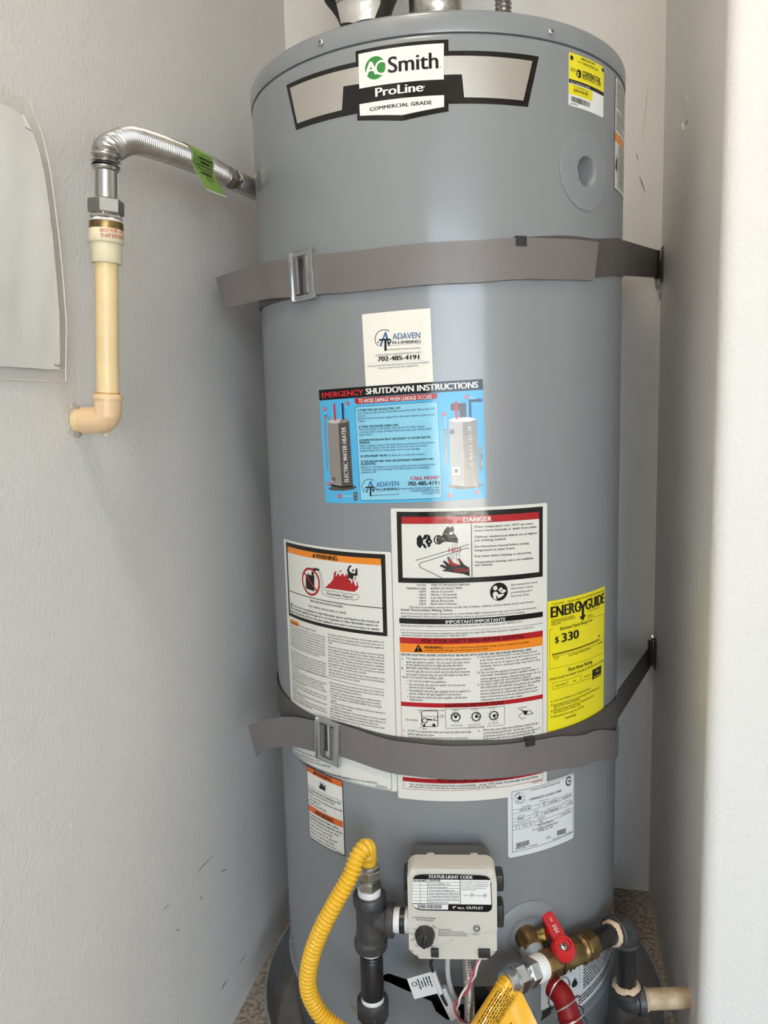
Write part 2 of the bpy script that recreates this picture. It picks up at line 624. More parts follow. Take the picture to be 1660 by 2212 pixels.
# ------------------------------------------------------------------ what is printed on the stickers (millimetres on the surface)
# t: lettering, p: outline, l: line, c: disc or ring
PRINT = {}
PRINT['danger_label'] = [
    ('p',[(-18.5,878.9),(168.3,878.9),(168.3,789.6),(-18.5,789.6)],'black','border',1),
    ('p',[(-12.6,863.8),(162.8,863.8),(162.8,796.0),(-12.6,796.0)],'paper','panel',2),
    ('p',[(-12.4,872.6),(162.7,872.6),(162.7,864.0),(-12.4,864.0)],'red','header_band',2),
    ('l',[(73.3,863.5),(73.3,795.9)],1.0,'black','rule_line',3),
    ('t', 63.7, 865.6, 98.4, 865.6, 5.36, 'DANGER', 'white', 0.03),
    ('t', 76.7, 857.8, 153.2, 857.8, 2.57, 'Water temperature over 125°F can cause', 'black', 0.015),
    ('t', 76.8, 853.1, 159.3, 853.1, 2.57, 'severe burns instantly or death from scalds.', 'black', 0.015),
    ('t', 76.7, 845.2, 159.6, 845.2, 2.58, 'Children, disabled and elderly are at highest', 'black', 0.015),
    ('t', 76.8, 841.0, 116.8, 841.0, 2.57, 'risk of being scalded.', 'black', 0.015),
    ('t', 76.7, 833.3, 147.4, 833.3, 2.59, 'See instruction manual before setting', 'black', 0.015),
    ('t', 76.7, 828.6, 129.4, 828.6, 2.59, 'temperature at water heater.', 'black', 0.015),
    ('t', 76.8, 821.2, 151.3, 821.2, 2.6, 'Feel water before bathing or showering.', 'black', 0.015),
    ('t', 76.7, 813.8, 154.6, 813.8, 2.6, 'Temperature limiting valves are available,', 'black', 0.015),
    ('t', 76.8, 810.1, 99.2, 810.1, 2.59, 'see manual.', 'black', 0.015),
    ('t', 45.2, 828.4, 61.3, 828.4, 5.41, 'HOT', 'red', 0.02),
    ('t', 52.7, 803.2, 69.5, 803.2, 4.54, 'BURN', 'red', 0.02),
    ('p',[(6.1,846.1),(9.1,850.2),(11.6,849.3),(13.4,844.8),(13.3,838.3),(10.6,833.8),(8.5,834.5),(6.0,838.3)],'black','pictogram',3),
    ('p',[(16.1,850.6),(19.9,850.6),(18.1,845.4),(16.6,844.8),(14.0,844.1),(13.7,839.6),(16.5,838.4),(18.3,833.8),(15.7,833.4),(12.9,838.3),(12.8,844.8)],'black','pictogram',3),
    ('p',[(19.9,850.6),(22.7,849.3),(23.2,845.4),(25.2,842.8),(25.2,840.9),(23.1,839.0),(22.5,835.5),(19.6,835.1),(18.8,839.0),(16.8,840.9),(16.8,842.9),(18.9,845.0)],'black','pictogram',3),
    ('c',21.6,841.9,1.03,0.0,'paper','pictogram',4),
    ('c',32.8,844.1,5.91,4.37,'black','pictogram',3),
    ('p',[(29.9,844.1),(31.3,848.3),(33.8,849.2),(36.9,848.5),(39.6,854.9),(44.1,860.5),(47.2,858.8),(51.0,860.8),(52.2,855.9),(51.1,852.1),(54.6,848.8),(56.8,843.6),(56.5,839.4),(48.8,840.8),(41.9,841.4),(36.8,840.5),(33.0,839.5),(30.7,840.9)],'black','pictogram',3),
    ('p',[(46.1,853.2),(50.3,853.6),(50.2,850.2),(46.4,849.9)],'paper','pictogram',4),
    ('l',[(3.9,818.2),(69.9,837.7)],0.7,'black','pictogram',3),
    ('l',[(36.7,796.2),(9.5,809.8),(8.5,811.8),(8.9,814.0),(10.9,815.4),(64.5,832.2),(67.1,832.7),(70.6,832.2)],0.7,'black','pictogram',3),
    ('p',[(34.2,812.2),(37.0,813.0),(42.6,810.4),(37.7,816.9),(39.0,818.2),(41.5,817.2),(45.5,813.3),(43.1,821.4),(43.9,823.0),(45.6,822.3),(49.7,816.1),(54.1,813.4),(59.2,811.9),(55.7,819.5),(57.0,820.8),(59.9,818.4),(63.6,812.4),(70.3,808.3),(70.5,797.5),(62.8,800.8),(52.7,802.4),(42.5,804.3),(37.7,804.6),(37.5,806.2),(41.3,806.9),(36.3,810.1),(34.4,810.5)],'black','pictogram',3),
    ('p',[(44.7,821.3),(49.1,815.4),(54.1,814.0),(58.9,812.2),(56.9,810.4),(52.8,810.8),(48.4,811.9),(45.2,814.2)],'red','pictogram',4),
    ('p',[(56.5,819.8),(59.3,818.4),(60.2,815.8),(57.3,816.9)],'red','pictogram',4),
    ('l',[(50.7,839.2),(49.3,830.3)],0.4,'black','pictogram',3),
    ('l',[(53.2,839.2),(53.3,828.9)],0.4,'black','pictogram',3),
    ('l',[(55.1,839.1),(56.2,823.7)],0.4,'black','pictogram',3),
    ('l',[(51.8,827.6),(50.6,818.6)],0.4,'black','pictogram',3),
    ('l',[(54.3,827.6),(54.4,815.9)],0.4,'black','pictogram',3),
    ('l',[(57.9,830.1),(58.7,821.0)],0.4,'black','pictogram',3),
    ('l',[(48.0,826.4),(48.5,818.0)],0.4,'black','pictogram',3),
    ('t', 4.9, 786.1, 16.5, 786.1, 2.23, 'WATER', 'black', 0.015),
    ('t', 22.5, 786.3, 69.9, 786.3, 2.22, 'TIME TO PRODUCE SERIOUS', 'black', 0.015),
    ('t', -8.4, 781.7, 16.4, 781.7, 2.23, 'TEMPERATURE', 'black', 0.015),
    ('t', 22.4, 782.1, 60.3, 782.1, 2.22, 'BURNS ON ADULT SKIN', 'black', 0.015),
    ('t', 7.9, 777.9, 16.3, 777.9, 2.23, '160°F', 'black', 0.015),
    ('t', 22.3, 778.1, 49.5, 778.1, 2.22, 'About 1/2 second', 'black', 0.015),
    ('t', 7.8, 773.9, 16.2, 773.9, 2.23, '150°F', 'black', 0.015),
    ('t', 22.3, 774.2, 54.2, 774.2, 2.23, 'About 1 1/2 seconds', 'black', 0.015),
    ('t', 7.7, 770.0, 16.1, 770.0, 2.24, '140°F', 'black', 0.015),
    ('t', 22.2, 770.3, 54.4, 770.3, 2.23, 'Less than 5 seconds', 'black', 0.015),
    ('t', 7.7, 765.9, 16.1, 765.9, 2.24, '130°F', 'black', 0.015),
    ('t', 22.1, 766.3, 50.4, 766.3, 2.23, 'About 30 seconds', 'black', 0.015),
    ('t', 7.6, 762.1, 16.0, 762.1, 2.24, '120°F', 'black', 0.015),
    ('t', 22.0, 762.4, 54.1, 762.4, 2.23, 'More than 5 minutes', 'black', 0.015),
    ('t', -5.3, 758.1, 155.4, 758.1, 2.1, 'The time to produce serious burns on the skin of infants, children, and the elderly can be even shorter.', 'black', 0.015),
    ('t', -15.6, 754.1, 48.5, 754.1, 2.64, 'Install Thermostatic Mixing Valves', 'black', 0.015),
    ('t', -15.7, 749.8, 159.1, 749.8, 2.1, 'Even if you set the water heater thermostat to a low setting, higher temperatures may occur in certain circumstances.', 'black', 0.01),
    ('t', -15.8, 746.0, 141.6, 746.0, 2.11, 'Install Thermostatic Mixing Valves (temperature limiting valves) at each point-of-use to reduce the risk of scalding.', 'black', 0),
    ('t', 123.0, 782.4, 159.9, 782.4, 2.51, 'See manual for more', 'black', 0),
    ('t', 123.2, 777.7, 153.7, 777.7, 2.51, 'information about', 'black', 0),
    ('t', 123.1, 772.7, 152.4, 772.7, 2.51, 'preventing burns', 'black', 0),
    ('t', 123.1, 768.0, 149.0, 768.0, 2.52, 'from hot water.', 'black', 0),
    ('c',107.3,776.0,11.55,0.0,'black','pictogram',2),
    ('c',102.5,781.0,2.88,0.0,'paper','pictogram',3),
    ('p',[(99.2,774.2),(101.6,776.7),(104.9,775.8),(106.9,772.4),(112.3,773.3),(114.3,771.8),(108.9,768.3),(105.5,767.9),(105.3,769.9),(103.5,771.3),(104.2,765.6),(100.2,767.6)],'paper','pictogram',3),
    ('p',[(106.3,778.4),(110.3,781.7),(112.3,779.0),(117.1,776.9),(113.7,773.9),(108.9,774.9)],'paper','pictogram',3),
    ('l',[(108.3,775.6),(112.1,778.6)],0.8,'black','pictogram',4),
    ('p',[(-18.4,744.1),(168.4,744.1),(168.4,737.3),(-18.4,737.3)],'black','band',1),
    ('t', 39.9, 738.3, 115.1, 738.3, 4.23, 'IMPORTANT/IMPORTANTE', 'white', 0.02),
    ('t', -15.9, 733.9, 139.4, 733.9, 2.25, 'Read the manual for complete instructions and safety information. For a free manual, call 1-800-821-2017.', 'black', 0),
    ('l',[(-18.4,729.1),(168.4,729.0)],0.4,'black','rule_line',1),
    ('t', -16.1, 724.9, 153.9, 724.9, 2.25, 'Lea el manual para instrucciones completas e información de seguridad. Manuales gratuitos, etiquetas, o rótulos en', 'black', 0),
    ('t', -15.9, 721.6, 67.0, 721.6, 2.26, 'español se pueden obtener llamando al 1-800-821-2017.', 'black', 0),
    ('p',[(-18.5,719.4),(168.4,719.4),(168.4,711.6),(-18.5,711.6)],'red','band',1),
    ('t', 9.6, 713.8, 140.3, 713.8, 4.39, 'FOR YOUR SAFETY READ BEFORE LIGHTING', 'black', 0.01),
    ('p',[(-18.6,711.6),(168.4,711.6),(168.4,699.9),(-18.6,699.9)],'orange','band',1),
    ('p',[(-0.7,701.1),(10.9,701.8),(5.2,711.4)],'black','pictogram',2),
    ('p',[(4.5,708.0),(5.9,708.0),(5.4,704.3),(4.8,704.3)],'orange','pictogram',3),
    ('c',5.0,702.9,0.54,0.0,'orange','pictogram',3),
    ('t', 12.5, 706.0, 36.5, 706.0, 3.21, 'WARNING:', 'black', 0.03),
    ('t', 37.8, 706.4, 147.4, 706.4, 2.27, 'If you do not follow these instructions exactly, a fire or explosion may result', 'black', 0),
    ('t', 12.5, 702.9, 93.2, 702.9, 2.27, 'causing property damage, personal injury or loss of life.', 'black', 0),
    ('t', -16.6, 696.0, 150.9, 696.0, 2.6, 'BEFORE LIGHTING: ENTIRE SYSTEM MUST BE FILLED WITH WATER AND AIR PURGED FROM ALL LINES', 'black', 0.02),
    ('t', -16.5, 690.3, -14.1, 690.3, 2.64, 'A.', 'black', 0.005),
    ('t', -10.5, 691.1, 70.6, 691.1, 2.61, 'This appliance has a pilot which is lit by a piezo-electric', 'black', 0.005),
    ('t', -10.8, 686.7, 69.0, 686.7, 2.61, 'spark gas ignition system.  Do not open the inner door', 'black', 0.005),
    ('t', -10.9, 683.0, 60.2, 683.0, 2.62, 'of the appliance and try to light the pilot by hand.', 'black', 0.005),
    ('t', -16.7, 677.8, -14.2, 677.8, 2.65, 'B.', 'black', 0.005),
    ('t', -10.5, 678.7, 64.3, 678.7, 2.62, 'BEFORE LIGHTING smell all around the appliance', 'black', 0.005),
    ('t', -10.9, 674.6, 69.6, 674.6, 2.62, 'area for gas. Be sure to smell next to the floor because', 'black', 0.005),
    ('t', -11.0, 670.5, 69.0, 670.5, 2.62, 'some gas is heavier than air and will settle on the floor.', 'black', 0.005),
    ('t', -16.7, 666.2, 35.4, 666.2, 2.64, 'WHAT TO DO IF YOU SMELL GAS', 'black', 0.005),
    ('t', -10.6, 661.9, 39.5, 661.9, 2.64, '•  Do not try to light any appliance.', 'black', 0.005),
    ('t', -10.7, 657.3, 62.8, 657.3, 2.63, '•  Do not touch any electric switch; do not use any', 'black', 0.005),
    ('t', -7.4, 653.5, 26.1, 653.5, 2.65, 'phone in your building.', 'black', 0.005),
    ('t', -10.7, 649.2, 69.0, 649.2, 2.64, "•  Immediately call your gas supplier from a neighbor's", 'black', 0.005),
    ('t', -7.4, 645.2, 58.2, 645.2, 2.64, "phone. Follow the gas supplier's instructions.", 'black', 0.005),
    ('t', -10.6, 640.8, 64.9, 640.8, 2.65, '•  If you cannot reach your gas supplier, call the fire', 'black', 0.005),
    ('t', -7.3, 637.2, 9.9, 637.2, 2.66, 'department.', 'black', 0.005),
    ('t', 78.7, 692.7, 158.7, 692.7, 2.62, 'C. Use only your hand to push in or turn the gas control', 'black', 0.005),
    ('t', 82.4, 688.6, 164.3, 688.6, 2.62, 'knob. Never use tools. If the knob will not push in or turn', 'black', 0.005),
    ('t', 82.3, 684.4, 159.5, 684.4, 2.62, 'by hand, do not try to repair it, call a qualified service', 'black', 0.005),
    ('t', 82.4, 680.6, 164.0, 680.6, 2.63, 'technician. Force or attempted repair may result in a fire', 'black', 0.005),
    ('t', 82.4, 676.5, 100.9, 676.5, 2.62, 'or explosion.', 'black', 0.005),
    ('t', 78.9, 672.4, 150.1, 672.4, 2.63, 'D. Do not use this appliance if any part has been', 'black', 0.005),
    ('t', 82.5, 668.6, 162.0, 668.6, 2.64, 'underwater. Immediately contact a qualified installer or', 'black', 0.005),
    ('t', 82.6, 664.3, 165.1, 664.3, 2.64, 'service agency to replace a flooded water heater. Do not', 'black', 0.005),
    ('t', 82.6, 660.8, 149.8, 660.8, 2.64, 'attempt to repair the unit! It must be replaced!', 'black', 0.005),
    ('t', 79.1, 656.7, 164.5, 656.7, 2.64, 'E. DO NOT USE THIS APPLIANCE IF THERE HAS BEEN', 'black', 0.005),
    ('t', 82.4, 652.6, 164.0, 652.6, 2.65, 'AN IGNITION OF VAPORS. Immediately call a qualified', 'black', 0.005),
    ('t', 82.5, 648.6, 154.9, 648.6, 2.65, 'service technician to inspect the appliance. Water', 'black', 0.005),
    ('t', 82.4, 644.6, 159.0, 644.6, 2.65, 'heaters subjected to a flammable vapors ignition will', 'black', 0.005),
    ('t', 82.5, 640.6, 160.7, 640.6, 2.66, 'show a discoloration on the air intake grid and require', 'black', 0.005),
    ('t', 82.6, 636.6, 138.6, 636.6, 2.65, 'replacement of the entire water heater.', 'black', 0.005),
    ('t', -16.5, 594.8, -14.7, 594.8, 2.71, '1.', 'black', 0.005),
    ('t', -10.8, 595.3, 69.7, 595.3, 2.68, 'STOP! It is imperative that you read all safety warnings', 'black', 0.005),
    ('t', -10.9, 591.1, 23.1, 591.1, 2.69, 'before lighting the pilot.', 'black', 0.005),
    ('t', -16.9, 586.6, -15.1, 586.6, 2.71, '2.', 'black', 0.005),
    ('t', -10.7, 587.3, 66.0, 587.3, 2.69, 'Turn the gas control/temperature knob counterclock-', 'black', 0.005),
    ('t', 79.1, 596.1, 81.0, 596.1, 2.67, '6.', 'black', 0.005),
    ('t', 84.9, 596.4, 161.1, 596.4, 2.69, 'When the status light starts blinking, release the gas', 'black', 0.005),
    ('t', 85.1, 592.4, 152.9, 592.4, 2.69, 'control/temperature knob.  Set the gas control/', 'black', 0.005),
    ('t', 85.3, 588.4, 164.8, 588.4, 2.7, "temperature knob to the desired setting. See Figure 'C'.", 'black', 0.005),
    ('t', 85.4, 584.6, 155.6, 584.6, 2.7, 'If the status light does not start blinking within 90', 'black', 0.005),
    ('t', -16.5, 522.2, -14.9, 522.2, 2.76, '1.', 'black', 0.005),
    ('t', -10.6, 523.2, 160.6, 523.2, 2.72, 'Turn the gas control/temperature knob counterclockwise    to the "OFF" setting. The status light will stop blinking', 'black', 0.005),
    ('t', -10.7, 519.8, 101.6, 519.8, 2.73, "and stay on for a short time after the water heater is turned off. See Figure 'A'.", 'black', 0.005),
    ('t', -13.2, 609.9, 3.0, 609.9, 2.42, 'GAS CONTROL', 'black', 0.0),
    ('t', 5.8, 624.5, 36.5, 624.5, 1.73, 'Gas Control/Temperature Knob', 'black', 0.0),
    ('t', 30.9, 618.2, 36.3, 618.2, 1.73, 'Status', 'black', 0.0),
    ('t', 31.2, 615.9, 35.6, 615.9, 1.73, 'Light', 'black', 0.0),
    ('t', 46.8, 625.2, 56.0, 625.2, 1.33, "FIGURE 'A'", 'black', 0.0),
    ('t', 69.8, 625.3, 79.9, 625.3, 1.33, "FIGURE 'B'", 'black', 0.0),
    ('t', 93.0, 625.6, 103.5, 625.6, 1.33, "FIGURE 'C'", 'black', 0.0),
    ('t', 43.9, 604.6, 58.7, 604.6, 1.6, '"OFF" POSITION', 'black', 0.0),
    ('t', 65.9, 604.7, 82.3, 604.7, 1.6, '"PILOT" POSITION', 'black', 0.0),
    ('t', 91.5, 605.1, 105.4, 605.1, 1.6, '"ON" POSITION', 'black', 0.0),
    ('t', 63.6, 600.9, 86.5, 600.9, 2.27, 'CONTROL KNOB', 'black', 0.0),
    ('t', 133.4, 621.3, 144.2, 621.3, 1.61, 'THERMOPILE', 'black', 0.0),
    ('t', 135.6, 606.3, 142.8, 606.3, 1.89, 'PILOT', 'black', 0.0),
    ('t', 8.1, 599.7, 14.2, 599.7, 1.61, 'Igniter', 'black', 0.0),
    ('p',[(-18.6,634.5),(168.4,634.5),(168.4,628.8),(-18.6,628.8)],'red','band',1),
    ('t', 38.0, 629.9, 112.5, 629.9, 4.37, 'LIGHTING INSTRUCTIONS', 'black', 0.01),
    ('p',[(-18.7,532.9),(168.4,532.9),(168.4,527.2),(-18.7,527.2)],'red','band',1),
    ('t', 25.1, 528.9, 124.6, 528.9, 4.35, 'TO TURN OFF GAS TO APPLIANCE', 'black', 0.01),
    ('l',[(37.7,626.9),(113.5,626.7),(113.3,601.7),(90.4,602.2)],0.4,'black','rule_line',2),
    ('l',[(62.7,601.5),(37.9,601.6),(37.7,626.9)],0.4,'black','rule_line',2),
    ('l',[(-18.7,699.8),(-19.0,517.0),(168.4,518.9),(168.3,698.8)],0.5,'red','border',1),
    ('t', 151.7, 516.2, 167.9, 516.2, 2.5, '100282765', 'red', 0),
    ('c',50.6,616.3,6.12,4.79,'black','pictogram',2),
    ('c',50.6,616.3,1.73,0.0,'black','pictogram',2),
    ('l',[(50.6,616.3),(46.1,618.1)],0.5,'black','pictogram',2),
    ('l',[(50.6,616.3),(47.9,620.5)],1.2,'black','pictogram',2),
    ('l',[(50.6,616.3),(50.6,621.4)],0.5,'black','pictogram',2),
    ('l',[(50.6,616.3),(53.4,620.4)],1.2,'black','pictogram',2),
    ('l',[(50.6,616.3),(55.1,618.0)],0.5,'black','pictogram',2),
    ('l',[(53.8,610.3),(54.4,609.1)],0.6,'black','pictogram',2),
    ('l',[(49.9,609.4),(49.8,608.1)],0.6,'black','pictogram',2),
    ('l',[(46.2,611.1),(45.4,610.1)],0.6,'black','pictogram',2),
    ('l',[(44.2,614.6),(42.9,614.3)],0.6,'black','pictogram',2),
    ('l',[(44.4,618.8),(43.2,619.2)],0.6,'black','pictogram',2),
    ('l',[(46.9,622.0),(46.2,623.1)],0.6,'black','pictogram',2),
    ('l',[(50.7,623.2),(50.7,624.6)],0.6,'black','pictogram',2),
    ('c',76.6,616.0,6.12,4.79,'black','pictogram',2),
    ('c',76.6,616.0,1.73,0.0,'black','pictogram',2),
    ('l',[(76.6,616.0),(75.9,621.0)],0.5,'black','pictogram',2),
    ('l',[(76.6,616.0),(78.8,620.4)],1.2,'black','pictogram',2),
    ('l',[(76.6,616.0),(80.9,618.2)],0.5,'black','pictogram',2),
    ('l',[(76.6,616.0),(81.4,615.2)],1.2,'black','pictogram',2),
    ('l',[(76.6,616.0),(80.2,612.5)],0.5,'black','pictogram',2),
    ('l',[(79.9,609.8),(80.5,608.6)],0.6,'black','pictogram',2),
    ('l',[(75.9,609.1),(75.8,607.8)],0.6,'black','pictogram',2),
    ('l',[(72.2,610.9),(71.4,610.0)],0.6,'black','pictogram',2),
    ('l',[(70.1,614.6),(68.9,614.3)],0.6,'black','pictogram',2),
    ('l',[(70.3,618.7),(69.1,619.2)],0.6,'black','pictogram',2),
    ('l',[(72.8,621.9),(72.1,623.0)],0.6,'black','pictogram',2),
    ('l',[(76.6,622.9),(76.7,624.2)],0.6,'black','pictogram',2),
    ('c',99.4,615.6,6.13,4.8,'black','pictogram',2),
    ('c',99.4,615.6,1.73,0.0,'black','pictogram',2),
    ('l',[(99.4,615.6),(102.9,619.0)],0.5,'black','pictogram',2),
    ('l',[(99.4,615.6),(104.3,616.1)],1.2,'black','pictogram',2),
    ('l',[(99.4,615.6),(103.9,613.1)],0.5,'black','pictogram',2),
    ('l',[(99.4,615.6),(101.9,611.0)],1.2,'black','pictogram',2),
    ('l',[(99.4,615.6),(99.0,610.6)],0.5,'black','pictogram',2),
    ('l',[(102.7,609.3),(103.4,608.1)],0.6,'black','pictogram',2),
    ('l',[(98.7,608.8),(98.6,607.4)],0.6,'black','pictogram',2),
    ('l',[(94.9,610.7),(94.1,609.8)],0.6,'black','pictogram',2),
    ('l',[(92.7,614.4),(91.5,614.2)],0.6,'black','pictogram',2),
    ('l',[(93.0,618.6),(91.7,619.1)],0.6,'black','pictogram',2),
    ('l',[(95.5,621.6),(94.7,622.8)],0.6,'black','pictogram',2),
    ('l',[(99.4,622.6),(99.4,623.9)],0.6,'black','pictogram',2),
    ('l',[(7.7,622.6),(9.6,624.0),(26.6,624.8),(28.1,622.8),(27.8,605.2),(26.2,603.6),(9.2,603.0),(7.3,604.8),(7.7,622.6)],0.8,'black','pictogram',2),
    ('l',[(7.8,616.2),(27.8,617.2)],0.5,'black','pictogram',2),
    ('c',11.3,611.1,3.75,2.68,'black','pictogram',2),
    ('c',23.1,613.5,1.07,0.53,'black','pictogram',2),
    ('l',[(14.5,612.9),(20.3,612.4)],2,'black','pictogram',2),
    ('l',[(20.3,612.0),(27.7,611.6)],0.7,'black','pictogram',2),
    ('p',[(9.3,605.9),(12.2,606.8),(11.8,603.4),(9.2,603.5)],'black','pictogram',2),
    ('p',[(21.2,607.1),(24.6,607.4),(24.6,604.1),(21.1,604.0)],'black','pictogram',2),
    ('l',[(3.6,625.0),(5.4,625.1)],0.4,'black','pictogram',2),
    ('l',[(3.6,625.0),(8.8,615.3)],0.4,'black','pictogram',2),
    ('l',[(30.3,617.3),(24.1,613.8)],0.4,'black','pictogram',2),
    ('l',[(3.3,600.3),(9.8,602.6)],0.4,'black','pictogram',2),
    ('l',[(131.7,621.8),(138.1,617.2)],0.5,'black','pictogram',2),
    ('l',[(135.5,608.2),(132.4,611.7),(138.8,614.4)],0.5,'black','pictogram',2),
    ('p',[(136.4,619.5),(140.2,616.9),(146.0,616.4),(144.6,612.2),(140.9,611.4),(139.5,615.0)],'black','pictogram',2),
    ('l',[(141.0,615.9),(148.2,616.1),(153.4,611.4),(149.7,611.0),(142.4,611.2)],0.7,'black','pictogram',2),
]
